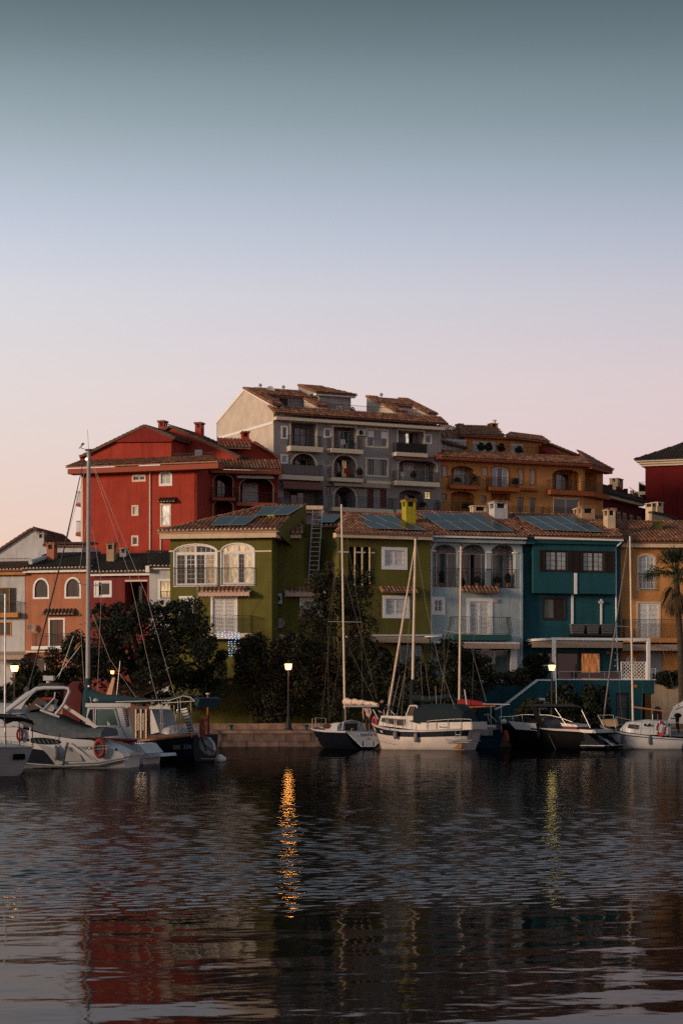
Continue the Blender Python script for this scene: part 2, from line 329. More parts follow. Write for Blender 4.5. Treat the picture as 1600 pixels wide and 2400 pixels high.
def ring(mb, x0, x1, z0, z1, w, y0, y1, rise=0, bottom=True):
    mb.box(x0, x0+w, y0, y1, z0, z1-rise); mb.box(x1-w, x1, y0, y1, z0, z1-rise)
    if bottom: mb.box(x0+w, x1-w, y0, y1, z0, z0+w)
    if rise <= 0: mb.box(x0+w, x1-w, y0, y1, z1-w, z1)
    else:
        o = arch_pts(x0, x1, z1-rise, rise); i = arch_pts(x0+w, x1-w, z1-rise, max(rise-w, 0.02))
        for k in range(len(o)-1):
            mb.hexa([(i[k][0],y0,i[k][1]),(i[k+1][0],y0,i[k+1][1]),(i[k+1][0],y1,i[k+1][1]),(i[k][0],y1,i[k][1]),
                     (o[k][0],y0,o[k][1]),(o[k+1][0],y0,o[k+1][1]),(o[k+1][0],y1,o[k+1][1]),(o[k][0],y1,o[k][1])])
    return mb
def louvres(th, fr, x0, x1, z0, z1, y, mat='white_paint', n=None, open_=True):
    mb = MB(); w = 0.05
    ring(mb, x0, x1, z0, z1, w, y-0.04, y)
    n = n or max(6, int((z1-z0)/0.085)); dz = (z1-z0-2*w)/n
    for k in range(n):
        zc = z0+w+dz*(k+0.5); t = 0.022 if open_ else 0.008
        mb.hexa([(x0+w,y-0.035,zc-t-0.008),(x1-w,y-0.035,zc-t-0.008),(x1-w,y-0.005,zc+t-0.008),(x0+w,y-0.005,zc+t-0.008),
                 (x0+w,y-0.035,zc-t+0.006),(x1-w,y-0.035,zc-t+0.006),(x1-w,y-0.005,zc+t+0.006),(x0+w,y-0.005,zc+t+0.006)])
    s = part(th, 'shutter', mb, mat, fr)
    part(s, 'shutter_back', MB().box(x0+w, x1-w, y+0.002, y+0.012, z0+w, z1-w), 'interior_dark' if open_ else mat, fr)
    return s
def win(th, fr, r, holes=None, kind='glass', trim=0.0, trim_mat='white_paint', sash_mat='white_paint', nx=2, nz=1, rise=0.0, d=0.0, sash=0.05, leaves=None, sill=True, rec=0.10, trim_out=0.03, bars=None):
    """window or glazed door from a photo rectangle on the plane y=d; trim in photo pixels"""
    x0, x1, z0, z1 = fr.rect(r, d)
    tw = abs(fr.x((r[0]+r[2])/2+trim, d)-fr.x((r[0]+r[2])/2, d)) if trim else 0
    i0, i1, j0, j1 = x0+tw, x1-tw, z0+(tw if sill else 0), z1-tw
    ri = max(0.0, rise-tw) if rise else 0
    if holes is not None: holes.append((i0, i1, j0, j1, ri)); yb = d+rec
    else: yb = d-0.03
    y0, y1 = yb-0.035, yb+0.01
    mb = MB(); ring(mb, i0, i1, j0, j1, sash, y0, y1, ri)
    for k in range(1, nx): xx = i0+(i1-i0)*k/nx; mb.box(xx-sash*0.6, xx+sash*0.6, y0+0.004, y1, j0+sash, j1-sash-(ri*0.15))
    for k in range(1, nz): zz = j0+(j1-j0)*k/nz; mb.box(i0+sash, i1-sash, y0+0.008, y1, zz-sash*0.35, zz+sash*0.35)
    if bars:      # fine glazing bars per leaf
        bx, bz = bars
        for k in range(1, bx*nx):
            if k % bx: xx = i0+(i1-i0)*k/(bx*nx); mb.box(xx-0.012, xx+0.012, y0+0.012, y1, j0+sash, j1-sash-ri*0.1)
        for k in range(1, bz): zz = j0+(j1-j0)*k/bz; mb.box(i0+sash, i1-sash, y0+0.014, y1, zz-0.012, zz+0.012)
    w = part(th, 'window', mb, sash_mat, fr)
    if tw: part(w, 'window_surround', ring(MB(), x0, x1, z0, z1, tw, d-trim_out, d+0.02, rise, bottom=sill), trim_mat, fr)
    if kind == 'shutter':
        n = leaves or nx
        for k in range(n):
            a = i0+sash*0.5+(i1-i0-sash)*k/n; b = i0+sash*0.5+(i1-i0-sash)*(k+1)/n
            louvres(w, fr, a+0.012, b-0.012, j0+sash*0.6, j1-sash*0.6, y0+0.03)
    else:
        mats = kind if isinstance(kind, (list, tuple)) else [kind]*nx
        for k in range(nx):
            a = i0+(i1-i0)*k/nx+0.005; b = i0+(i1-i0)*(k+1)/nx-0.005
            zt = j1-sash*0.4
            if ri > 0:
                pl = [(a, j0+0.01), (b, j0+0.01)]+[(xx, (j1-ri)+ri*math.sqrt(max(0, 1-((xx-(i0+i1)/2)/((i1-i0)/2))**2))-0.01) for xx in np.linspace(b, a, 6)]
                part(w, 'pane', MB().prism(pl, yb-0.012, yb-0.004), mats[k], fr)
            else: part(w, 'pane', MB().box(a, b, yb-0.012, yb-0.004, j0+0.01, zt), mats[k], fr)
    return w
def niche(th, fr, r, holes, depth, mat, rise=0.0, d=0.0):
    """recess: hole in the wall with a real room of walls, floor and ceiling behind it"""
    x0, x1, z0, z1 = fr.rect(r, d); holes.append((x0, x1, z0, z1, rise)); y0, y1 = d+0.25, d+depth
    mb = MB()
    mb.quad((x0,y1,z0),(x1,y1,z0),(x1,y1,z1),(x0,y1,z1)); mb.quad((x0,y0,z0),(x1,y0,z0),(x1,y1,z0),(x0,y1,z0)); mb.quad((x0,y0,z1),(x0,y1,z1),(x1,y1,z1),(x1,y0,z1))
    mb.quad((x0,y0,z0),(x0,y1,z0),(x0,y1,z1),(x0,y0,z1)); mb.quad((x1,y0,z0),(x1,y0,z1),(x1,y1,z1),(x1,y1,z0))
    part(th, 'loggia', mb, mat, fr); return x0, x1, z0, z1
def railing(par, fr, path, z0, z1, sp=0.12, mat='iron', rb=0.010, bulge=0.0, name='railing'):
    mb = MB()
    for (a, b) in zip(path[:-1], path[1:]):
        a = Vector((*a, 0)); b = Vector((*b, 0)); L = (b-a).length
        mb.bar(a+Vector((0,0,z1)), b+Vector((0,0,z1)), 0.04, 0.03); mb.bar(a+Vector((0,0,z0+0.06)), b+Vector((0,0,z0+0.06)), 0.025, 0.02)
        n = max(1, int(L/sp)); nrm = Vector(((b-a).y, -(b-a).x, 0)).normalized()
        for k in range(n+1):
            p = a+(b-a)*(k/n)
            if bulge: mb.tube([p+Vector((0,0,z1)), p+Vector((0,0,z0+(z1-z0)*.55))+nrm*bulge*.35, p+Vector((0,0,z0+(z1-z0)*.25))+nrm*bulge, p+Vector((0,0,z0+0.05))+nrm*bulge*.8], rb, 4, False)
            else: mb.tube([p+Vector((0,0,z0)), p+Vector((0,0,z1))], rb, 4, False)
    return part(par, name, mb, mat, fr)
def balcony(th, fr, px0, px1, py_top, py_bot, proj, rail_py, mat='cream_paint', rail_mat='iron', solid=None, sp=0.12, bulge=0.0, d=0.0):
    dd = d-proj; x0, x1, z0, z1 = fr.rect((px0, py_top, px1, py_bot), dd)
    b = part(th, 'balcony', MB().box(x0, x1, dd, d+0.02, z0, z1), mat, fr)
    if rail_py:
        zr = fr.z((px0+px1)/2, rail_py, dd)
        path = [(x0+0.05, d-0.02), (x0+0.05, dd+0.06), (x1-0.05, dd+0.06), (x1-0.05, d-0.02)]
        railing(b, fr, path, z1, zr, sp, rail_mat, bulge=bulge)
        if solid: part(b, 'screen', MB().box(x0+0.08, x1-0.08, dd+0.075, dd+0.085, z1+0.05, zr-0.05), solid, fr)
    return b
TILE_ME = {}
def tile_proto(mat, w, l):
    key = (mat, round(w, 3), round(l, 3))
    if key not in TILE_ME:
        mb = MB(); n = 5; r0, r1 = w*0.40, w*0.33
        for (yy, r, zz) in ((-0.05*l, r0, 0.03), (l*1.04, r1, 0.0)):
            for i in range(n+1):
                t = math.pi*i/n; mb.v.append((-r*math.cos(t), yy, zz+r*math.sin(t)*0.95))
        for i in range(n): mb.f.append((i, i+1, n+2+i, n+1+i))
        # rim thickness at the lower end
        o = len(mb.v)
        for i in range(n+1):
            t = math.pi*i/n; mb.v.append((-(r0-0.018)*math.cos(t), -0.05*l, 0.03+(r0-0.018)*math.sin(t)*0.95))
        for i in range(n): mb.f.append((i+1, i, o+i, o+i+1))
        TILE_ME[key] = mb.mesh('roof_tile', mat)
    return TILE_ME[key]
def inpoly(a, b, poly):
    c = False; n = len(poly)
    for i in range(n):
        x1, y1 = poly[i]; x2, y2 = poly[(i+1) % n]
        if (y1 > b) != (y2 > b) and a < (x2-x1)*(b-y1)/(y2-y1)+x1: c = not c
    return c
def tile_roof(th, fr, pts, mat='clay_tile', w=0.25, l=0.42, singles=0, mortar=True, name='roof', thick=0.10, slab_mat=None):
    """barrel-tiled slope: pts = local corners, the first two are the eave from left to right"""
    P = [Vector(p) for p in pts]; e = (P[1]-P[0]).normalized(); n = e.cross(P[2]-P[1]).normalized()
    if n.z < 0: n = -n
    s = n.cross(e).normalized()
    if s.z < 0: s = -s
    poly = [((p-P[0]).dot(e), (p-P[0]).dot(s)) for p in P]
    mb = MB(); k = len(P)
    mb.add([p for p in P]+[p-n*thick for p in P], [tuple(range(k)), tuple(range(k, 2*k))[::-1]]+[(i, k+i, k+(i+1) % k, (i+1) % k) for i in range(k)])
    roof = part(th, name, mb, slab_mat or mat, fr)
    amin, amax = min(p[0] for p in poly), max(p[0] for p in poly); bmax = max(p[1] for p in poly)
    R = Matrix((e, s, n)).transposed().to_4x4()
    me = tile_proto(mat, w, l); cells = []
    nc = max(1, int((amax-amin)/w)); ww = (amax-amin)/nc; nr = int(bmax/l)+1
    for j in range(nr):
        for i in range(nc):
            a = amin+(i+0.5)*ww; b = j*l
            if inpoly(a, b+0.5*l if j else 0.3*l, poly) and b+l*0.55 <= bmax: cells.append((a, b, j))
    vs = np.array([v.co[:] for v in me.vertices]); fs = [tuple(p.vertices) for p in me.polygons]
    big = MB()
    for idx, (a, b, j) in enumerate(cells):
        p = P[0]+e*(a+random.uniform(-.008, .008))+s*(b+random.uniform(-.012, .012))+n*0.006
        T = Matrix.Translation(p) @ R @ Matrix.Rotation(random.uniform(-.03, .03), 4, 'Z')
        if idx < singles: obj('roof_tile', me, roof, fr.M @ T)
        else:
            A = np.array(T); big.add((vs @ A[:3, :3].T+A[:3, 3]).tolist(), fs)
    if big.f: part(roof, 'roof_tiles', big, mat, fr, kind='stuff')
    if mortar:
        mm = MB(); r = w*0.37
        for (a, b, j) in cells:
            if j == 0:
                c = P[0]+e*a-s*0.006+n*0.02
                mm.add([c-e*r, c+e*r]+[c+e*r*math.cos(t)+n*r*math.sin(t)*.95 for t in (0.5, 1.0, 1.57, 2.14, 2.64)], [(0, 1, 2, 3, 4, 5, 6)])
        if mm.f: part(roof, 'eave_mortar', mm, 'mortar', fr, kind='stuff')
    return roof, P[0], n
def canopy(th, fr, r, proj=0.45, mat='clay_tile', w=0.25):
    """small tiled hood on the wall; photo rectangle = its visible face"""
    d = -proj; a, b = fr.x(r[0], d), fr.x(r[2], d); pc = (r[0]+r[2])/2
    z0 = fr.z(pc, r[3], d); z1 = fr.z(pc, r[1], -0.1)
    return tile_roof(th, fr, [(a, d, z0), (b, d, z0), (b, 0.0, z1+0.05), (a, 0.0, z1+0.05)], mat, w, 0.3, singles=40, name='tiled_hood', thick=0.06)
def panels(th, fr, roof, corners, nx, nz, lift=0.22):
    """solar modules on a roof slope, corners in photo pixels: near-left, near-right, far-right, far-left"""
    ro, P0, n = roof
    q = [fr.hit(px, py, Vector(P0)+n*lift, n) for px, py in corners]
    def bi(u, v): return (q[0]*(1-u)+q[1]*u)*(1-v)+(q[3]*(1-u)+q[2]*u)*v
    for i in range(nx):
        for j in range(nz):
            g = 0.006; u0, u1, v0, v1 = i/nx+g, (i+1)/nx-g, j/nz+g, (j+1)/nz-g
            c = [bi(u0, v0), bi(u1, v0), bi(u1, v1), bi(u0, v1)]
            pn = part(ro, 'solar_panel', MB().hexa([p-n*0.03 for p in c]+[p+n*0.004 for p in c]), 'solar_glass', fr)
            mb = MB()
            for k in range(4): mb.bar(c[k], c[(k+1) % 4], 0.022, 0.024, n)
            if th is ro.parent: part(ro, 'panel_frame', mb, 'alu', fr)
    mb = MB()
    for u in (0.12, 0.5, 0.88):
        for v in (0.1, 0.9):
            p = bi(u, v); mb.bar(p-n*(lift+0.02), p-n*0.02, 0.04, 0.04)
    part(ro, 'panel_bracket', mb, 'alu', fr, kind='stuff')
def chimney(th, fr, px0, px1, py0, py1, d, depth, mat, cap='tile', cap_py=None, name='chimney'):
    """stack with open slots below a tiled or slab cap; photo rectangle of the front face on the plane y=d"""
    x0, x1, z0, z1 = fr.rect((px0, py0, px1, py1), d); z0 -= 1.2
    zc = z1-0.42*min(1.0, (z1-z0)/2)
    mb = MB().box(x0, x1, d, d+depth, z0, zc)
    c = part(th, name, mb, mat, fr)
    pw = (x1-x0)*0.2; ps = MB()
    for xx in (x0, x1-pw):
        for yy in (d, d+depth-pw): ps.box(xx, xx+pw, yy, yy+pw, zc, z1-0.1)
    part(c, 'chimney_post', ps, mat, fr, kind='stuff')
    part(c, 'flue', MB().box(x0+pw*1.1, x1-pw*1.1, d+pw, d+depth-pw, zc-0.02, z1-0.11), 'interior_dark', fr)
    part(c, 'chimney_cap', MB().box(x0-0.06, x1+0.06, d-0.06, d+depth+0.06, z1-0.1, z1-0.03), mat, fr)
    if cap == 'tile':
        t = MB(); nn = max(2, int((x1-x0+0.2)/0.24)); ww = (x1-x0+0.2)/nn
        for k in range(nn):
            xx = x0-0.1+ww*(k+.5); ap = [(xx-ww*.45*math.cos(math.pi*i/5), z1-0.03+ww*.45*math.sin(math.pi*i/5)) for i in range(6)]
            t.prism(ap, d-0.12, d+depth+0.12)
        part(c, 'cap_tile', t, 'clay_tile', fr, kind='stuff')
    return c
def dish(th, fr, px, py, rpx, d, mat='hardware_white', tilt=(0.25, 0.2)):
    c = fr.p(px, py, d-0.35); r = abs(fr.x(px+rpx, d)-fr.x(px, d)); mb = MB(); n = 20; m = 4
    ax = Vector((tilt[0], -1, tilt[1])).normalized(); u = ax.orthogonal().normalized(); v = ax.cross(u)
    for i in range(m+1):
        for j in range(n):
            t = 2*math.pi*j/n; q = r*i/m; mb.v.append(tuple(c+(u*math.cos(t)+v*math.sin(t))*q+ax*(0.18*r*(i/m)**2)))
    for i in range(m):
        for j in range(n): a = i*n+j; b = i*n+(j+1) % n; mb.f.append((a, b, b+n, a+n))
    D = part(th, 'satellite_dish', mb, mat, fr, smooth=True)
    k = MB(); k.tube([c-ax*0.02, Vector((c.x, d, c.z-0.15))], 0.025); k.tube([c-v*r*0.8, c+ax*r*0.9], 0.012); k.tube([c+ax*r*0.85-v*0.02, c+ax*r*0.95+v*0.02], 0.04)
    part(D, 'dish_arm', k, 'alu', fr); return D
def acunit(th, fr, r, d=0.0):
    x0, x1, z0, z1 = fr.rect(r, d-0.3); a = part(th, 'air_conditioner', MB().box(x0, x1, d-0.32, d-0.04, z0, z1), 'hardware_white', fr)
    c = ((x0+x1)/2-0.08*(x1-x0), d-0.325, (z0+z1)/2); rr = min(x1-x0, z1-z0)*0.36
    k = MB().torus(c, rr, 0.02, 'y', 14, 5)
    for q in range(4):
        t = q*math.pi/4; k.bar((c[0]-rr*math.cos(t), c[1], c[2]-rr*math.sin(t)), (c[0]+rr*math.cos(t), c[1], c[2]+rr*math.sin(t)), 0.012, 0.012)
    part(a, 'fan_grille', k, 'iron', fr); part(a, 'fan', MB().prism([(c[0]+rr*.9*math.cos(t), c[2]+rr*.9*math.sin(t)) for t in np.linspace(0, 2*math.pi, 13)[:-1]], d-0.323, d-0.318), 'interior_dark', fr)
    part(a, 'bracket', MB().box(x0+.03, x0+.07, d-0.3, d+.01, z0-.04, z0).box(x1-.07, x1-.03, d-0.3, d+.01, z0-.04, z0), 'alu', fr, kind='stuff')
def awning(th, fr, r, proj, mat, d=0.0, drop=0.25, scallop=True, name='awning'):
    """cloth on arms: photo rectangle = front valance plus slope seen from below"""
    dd = d-proj; x0, x1, z0, z1 = fr.rect(r, dd); mb = MB()
    vz = z0+(z1-z0)*0.0
    mb.hexa([(x0,dd,z1-0.02),(x1,dd,z1-0.02),(x1,d,z1+drop-0.02),(x0,d,z1+drop-0.02),(x0,dd,z1),(x1,dd,z1),(x1,d,z1+drop),(x0,d,z1+drop)])
    n = max(4, int((x1-x0)/0.22)); zz = []
    for i in range(n+1):
        for k in range(4):
            if i == n and k: break
            u = (i+k/4)/n; zz.append((x0+(x1-x0)*u, z0+(0.04*abs(math.sin(math.pi*(i+k/4))) if scallop else 0)))
    for p, q in zip(zz[:-1], zz[1:]):
        mb.quad((p[0],dd-.003,p[1]), (q[0],dd-.003,q[1]), (q[0],dd-.003,z1), (p[0],dd-.003,z1))
    a = part(th, name, mb, mat, fr)
    k = MB()
    for xx in (x0+0.05, x1-0.05): k.bar((xx, dd+.02, z1-0.04), (xx, d, z1-0.25), 0.03, 0.03)
    part(a, 'awning_arm', k, 'alu', fr, kind='stuff'); return a
def gutter(th, fr, pl, pr, d=-0.5, r=0.07, mat='white_paint'):
    a, b = fr.p(*pl, d), fr.p(*pr, d); return part(th, 'gutter', MB().bar(a, b, 0.14, 0.11), mat, fr)
def pipe(th, fr, pts, d=-0.06, r=0.045, mat='white_paint'):
    return part(th, 'drainpipe', MB().tube([fr.p(px, py, d) for px, py in pts], r, 8), mat, fr, smooth=True)
def box_px(fr, r, d0, d1, mb=None):
    x0, x1, z0, z1 = fr.rect(r, d0); return (mb or MB()).box(x0, x1, d0, d1, z0, z1)
def fascia(th, fr, pl, pr, h_px, d0, d1, mat, name='cornice', step=None):
    a, b = fr.p(*pl, d0), fr.p(*pr, d0); h = abs(fr.z(pl[0], pl[1], d0)-fr.z(pl[0], pl[1]+h_px, d0))
    z = (a.z+b.z)/2
    mb = MB().box(a.x, b.x, d0, d1, z-h, z)
    if step: mb.box(a.x-step, b.x+step, d0-step, d1, z-h*0.3, z+0.003)
    part(th, name, mb, mat, fr); return z
# ---------------------------------------------------------------- the setting: ground, quay, water
GZ = 0.9; QY = 120.0
def sheet(name, x0, x1, y0, y1, z, mat):
    return obj(name, MB().quad((x0,y0,z),(x1,y0,z),(x1,y1,z),(x0,y1,z)).mesh(name, mat), kind='structure')
sheet('ground', -3000, 3000, QY+9.0, 5000, GZ-0.004, 'earth')
sheet('pavement', -90, 90, QY+0.55, QY+9.0, GZ, 'paving')
qb = MB().box(-90, 90, QY+0.1, QY+0.6, -1.5, GZ-0.16)
quay = obj('quay', qb.mesh('quay', 'quay_stone'), kind='structure')
random.seed(3)
x = -30.0
while x < 30:                    # coping blocks and the face stones below them
    w = random.uniform(1.5, 2.6); c = random.uniform(-.012, .012)
    obj('coping_stone', MB().box(x+.012, x+w-.012, QY-0.08+c, QY+0.62, GZ-0.16, GZ+.004+c*.4).mesh('coping_stone', 'kerb_stone'), quay); x += w
x = -30.0
while x < 30:
    w = random.uniform(1.2, 2.2); c = random.uniform(-.02, .02)
    obj('quay_block', MB().box(x+.015, x+w-.015, QY+0.02+c, QY+0.2, 0.30, GZ-0.18).mesh('quay_block', 'quay_stone'), quay)
    obj('quay_block', MB().box(x-.4+.015, x-.4+w-.015, QY-0.05+c, QY+0.2, -0.3, 0.285).mesh('quay_block', 'weed' if False else 'quay_stone'), quay); x += w
low = obj('low_wall', None, None, Matrix.Translation((0, QY+5.6, GZ))); tag(low, 'low pinkish stone kerb wall running behind the lamp post on the quay', 'wall')
x = -12.6
while x < 2.3:
    w = random.uniform(1.6, 2.3); o = obj('wall_stone', MB().box(x+.012, x+w-.012, 0, 0.35, 0.0, 0.36+random.uniform(-.015, .015)).mesh('wall_stone', 'kerb_stone'), low); x += w
# water: a real wave surface, finer near the shore we stand on, ruffled by breeze in mid-water
def water():
    ys = [9.0]
    while ys[-1] < QY+0.3: ys.append(ys[-1]+max(0.024, 0.0012*ys[-1]**1.12))
    ys = np.array(ys); nx = 540
    u = np.linspace(-1, 1, nx)
    X = u[None, :]*(0.195*ys[:, None]+2.5); Y = np.repeat(ys[:, None], nx, 1)
    Z = np.zeros_like(X); rng = np.random.default_rng(5)
    wx = X+0.35*np.sin(Y*0.31+X*0.17)+0.2*np.sin(Y*0.83-X*0.4); wy = Y+0.3*np.sin(X*0.37+Y*0.11)
    step = np.gradient(ys)[:, None]
    # breeze mask: smooth close to the camera and close to the boats, with drifting patches
    def sm(a, b, v): t = np.clip((v-a)/(b-a), 0, 1); return t*t*(3-2*t)
    patch = 0.5+0.5*np.sin(X*0.21+0.9*np.sin(Y*0.07)+Y*0.045)
    ruff = sm(25, 31, Y+5*(patch-.5))*(1-0.8*sm(70, 92, Y))*(0.75+0.4*patch)
    for k in range(100):
        lam = 10**(rng.uniform(math.log10(0.75), math.log10(3.2)) if k < 34 else rng.uniform(math.log10(0.15), math.log10(0.52))); ang = rng.normal(math.pi/2+0.2, 0.4 if k < 34 else 0.55)
        kx, ky = 2*math.pi/lam*math.cos(ang), 2*math.pi/lam*math.sin(ang); ph = rng.uniform(0, 6.28)
        if k < 34: slope = 0.0026*(0.55 if lam > 1.8 else 1.0); msk = 1.0-0.3*ruff
        else: slope = 0.0140; msk = 0.07+ruff
        amp = slope*lam/(2*math.pi)
        fade = np.clip((lam/np.maximum(step, 1e-6)-2.2)/3.0, 0, 1)
        Z += amp*fade*msk*np.sin(kx*wx+ky*wy+ph)
    n0, n1 = X.shape
    co = np.stack([X, Y, Z], -1).reshape(-1, 3).astype(np.float32)
    idx = np.arange(n0*n1).reshape(n0, n1)
    f = np.stack([idx[:-1, :-1], idx[:-1, 1:], idx[1:, 1:], idx[1:, :-1]], -1).reshape(-1, 4).astype(np.int32)
    me = bpy.data.meshes.new('water'); me.vertices.add(len(co)); me.vertices.foreach_set('co', co.ravel())
    me.loops.add(f.size); me.loops.foreach_set('vertex_index', f.ravel()); me.polygons.add(len(f))
    me.polygons.foreach_set('loop_start', np.arange(0, f.size, 4, dtype=np.int32)); me.update(calc_edges=True); me.shade_smooth()
    m, t, b = newmat('water')
    t.nodes.remove(b); mo = [n for n in t.nodes if n.type == 'OUTPUT_MATERIAL'][0]
    tcn = t.nodes.new('ShaderNodeTexCoord'); mp = t.nodes.new('ShaderNodeMapping'); mp.inputs['Scale'].default_value = (1.0, 1.7, 1.0)
    no = t.nodes.new('ShaderNodeTexNoise'); no.inputs['Scale'].default_value = 6.5; no.inputs['Detail'].default_value = 4
    bp = t.nodes.new('ShaderNodeBump'); bp.inputs['Strength'].default_value = 0.10; bp.inputs['Distance'].default_value = 0.012
    t.links.new(tcn.outputs['Object'], mp.inputs[0]); t.links.new(mp.outputs[0], no.inputs['Vector']); t.links.new(no.outputs['Fac'], bp.inputs['Height'])
    sx = t.nodes.new('ShaderNodeSeparateXYZ'); t.links.new(tcn.outputs['Object'], sx.inputs[0]); br = t.nodes.new('ShaderNodeValToRGB'); e = br.color_ramp.elements     # breeze: fine ripples in mid-water
    while len(e) < 4: e.new(.5)
    for k_, (q, v) in enumerate(((.20, .05), (.26, .34), (.56, .34), (.76, .10))): e[k_].position = q; e[k_].color = (v, v, v, 1)
    dv = t.nodes.new('ShaderNodeMath'); dv.operation = 'DIVIDE'; dv.inputs[1].default_value = 120.0; t.links.new(sx.outputs['Y'], dv.inputs[0]); t.links.new(dv.outputs[0], br.inputs[0]); t.links.new(br.outputs[0], bp.inputs['Strength'])
    gl = t.nodes.new('ShaderNodeBsdfGlossy'); gl.inputs['Roughness'].default_value = 0.03; gl.inputs['Color'].default_value = (0.38, 0.38, 0.39, 1)
    df = t.nodes.new('ShaderNodeBsdfDiffuse'); df.inputs['Color'].default_value = (0.008, 0.010, 0.010, 1)
    fn = t.nodes.new('ShaderNodeFresnel'); fn.inputs['IOR'].default_value = 1.33; mxs = t.nodes.new('ShaderNodeMixShader')
    for n_ in (gl, fn): t.links.new(bp.outputs[0], n_.inputs['Normal'])
    t.links.new(fn.outputs[0], mxs.inputs[0]); t.links.new(df.outputs[0], mxs.inputs[1]); t.links.new(gl.outputs[0], mxs.inputs[2]); t.links.new(mxs.outputs[0], mo.inputs['Surface'])
    me.materials.append(m)
    o = obj('water', me, kind='structure')
    # flat remainder of the harbour outside the modelled waves
    sheet('harbour_water', -400, 400, -300, QY+0.05, -0.25, 'water')
water()
# ---------------------------------------------------------------- grey apartment block
def grey_block():
    fr = Fr(642, 185, 26, GZ); gf = Fr(642, 185, -64, GZ)
    th = thing('apartment_block', fr, 'tall grey apartment block with pale gable and rows of balconies', 'building')
    M = 'grey_render'; H = []
    X0, X1 = 0.0, fr.x(1033); ze = fr.z(840, 984)
    # --- openings, top row
    win(th, fr, (659,998,675,1029), H, 'glass', 3, nx=1)
    win(th, fr, (759,1004,777,1026), H, 'glass', 2.5, nx=1)
    for (a, b, c, d_) in ((682,991,741,1047), (781.5,1001,833,1052), (933,1010,992,1061)):
        niche(th, fr, (a,b,c,d_), H, 1.5, M); part(th, 'loggia_trim', ring(MB(), *fr.rect((a-3,b-3,c+3,d_)), 0.12, -0.03, 0.02, bottom=False), 'cream_paint', fr)
    win(th, fr, (688,1003,716,1046), None, ['glass','glass_curtain'], nx=2, d=1.45, sash_mat='iron'); win(th, fr, (792,1010,816,1051), None, 'glass_green', nx=2, d=1.45, sash_mat='white_paint')
    win(th, fr, (948,1016,966,1060), None, ['lit_white','glass'], nx=2, d=1.45, sash_mat='redwood')
    balcony(th, fr, 681, 757, 1046, 1058, 0.8, 1021); balcony(th, fr, 776, 851, 1052, 1062, 0.8, 1026); balcony(th, fr, 928, 1002, 1061, 1070, 0.8, 1038, solid='brown_wood')
    acunit(th, fr, (838,1006.5,856,1021))
    part(th, 'window_band', ring(MB(), *fr.rect((857,1005,910,1050)), 0.13, -0.03, 0.02), 'cream_paint', fr)
    win(th, fr, (862,1010,876,1046), H, 'glass', 0, nx=1); win(th, fr, (893,1012,907,1047), H, 'glass', 0, nx=1)
    for r in ((862,1010,876,1025), (893,1012,907,1028)): part(th, 'roller_blind', box_px(fr, r, -0.012, 0.05), 'white_paint', fr)
    win(th, fr, (995,1018,1011,1040), H, 'glass', 1.5, nx=1, trim_mat='white_paint')
    # --- second row
    win(th, fr, (657.5,1065,675,1087), H, 'glass_curtain', 3, nx=1); win(th, fr, (759,1070,776,1093), H, 'glass', 1.5, nx=1, trim_mat='grey_render')
    for (a, b, c, d_, ri) in ((683.5,1063,741,1114,1.0), (781.5,1067,834,1120,0.95), (934,1077,1022,1128,0.5)):
        niche(th, fr, (a,b,c,d_), H, 1.6, M, rise=ri)
        x0, x1, z0, z1 = fr.rect((a-3,b-3,c+3,d_)); part(th, 'arch_trim', ring(MB(), x0, x1, z0, z1, 0.12, -0.03, 0.02, ri+0.08, bottom=False), 'cream_paint', fr)
    win(th, fr, (690,1078,716,1112), None, 'glass', nx=2, d=1.55, bars=(2,3), sash_mat='redwood'); win(th, fr, (788,1078,812,1119), None, ['glass','glow_soft'], nx=2, d=1.55, sash_mat='iron', bars=(1,3))
    win(th, fr, (944,1084,968,1127), None, 'glass_curtain', nx=2, d=1.55); win(th, fr, (994,1086,1010,1127), None, 'glass_curtain', nx=1, d=1.55, bars=(2,4))
    balcony(th, fr, 663, 758, 1114, 1125, 0.9, 1089, solid='glass'); balcony(th, fr, 776, 851, 1120, 1129, 0.9, 1098); balcony(th, fr, 929, 1030, 1128.5, 1139, 0.9, 1105, sp=.09)
    part(th, 'window_band', ring(MB(), *fr.rect((856.5,1073,910,1117.5)), 0.13, -0.03, 0.02), 'cream_paint', fr)
    win(th, fr, (861,1077,875,1114), H, 'glass', 0, nx=2, sash_mat='iron'); win(th, fr, (891,1079,905,1115), H, 'glass', 0, nx=2, sash_mat='iron')
    part(th, 'flower_ledge', box_px(fr, (859,1127,916,1134), -0.35, 0.0), 'cream_paint', fr)
    awning(th, fr, (783,1135,913,1142), 0.7, 'awning_beige'); awning(th, fr, (930,1073,1018,1080), 0.6, 'awning_stripe')
    aw = awning(th, fr, (664,1132,756,1147), 0.95, 'awning_stripe', drop=0.5)
    # --- third row
    niche(th, fr, (665,1146,757,1190), H, 1.8, M); win(th, fr, (680,1152,712,1188), None, 'glass', nx=2, d=1.75, sash_mat='iron')
    win(th, fr, (759,1139,774,1160), H, 'glass', 0, nx=2, bars=(1,3), sash_mat='redwood')
    niche(th, fr, (783,1141,833,1192), H, 1.6, M, rise=0.95); x0, x1, z0, z1 = fr.rect((780,1138,836,1192)); part(th, 'arch_trim', ring(MB(), x0, x1, z0, z1, 0.12, -0.03, 0.02, 1.03, bottom=False), 'cream_paint', fr)
    win(th, fr, (790,1152,812,1191), None, 'glass', nx=2, d=1.55, sash_mat='redwood')
    win(th, fr, (860,1146,875,1190), H, 'redwood', 0, nx=1, sash_mat='redwood', bars=(2,4)); win(th, fr, (890,1147,905,1190), H, 'redwood', 0, nx=1, sash_mat='redwood', bars=(2,4))
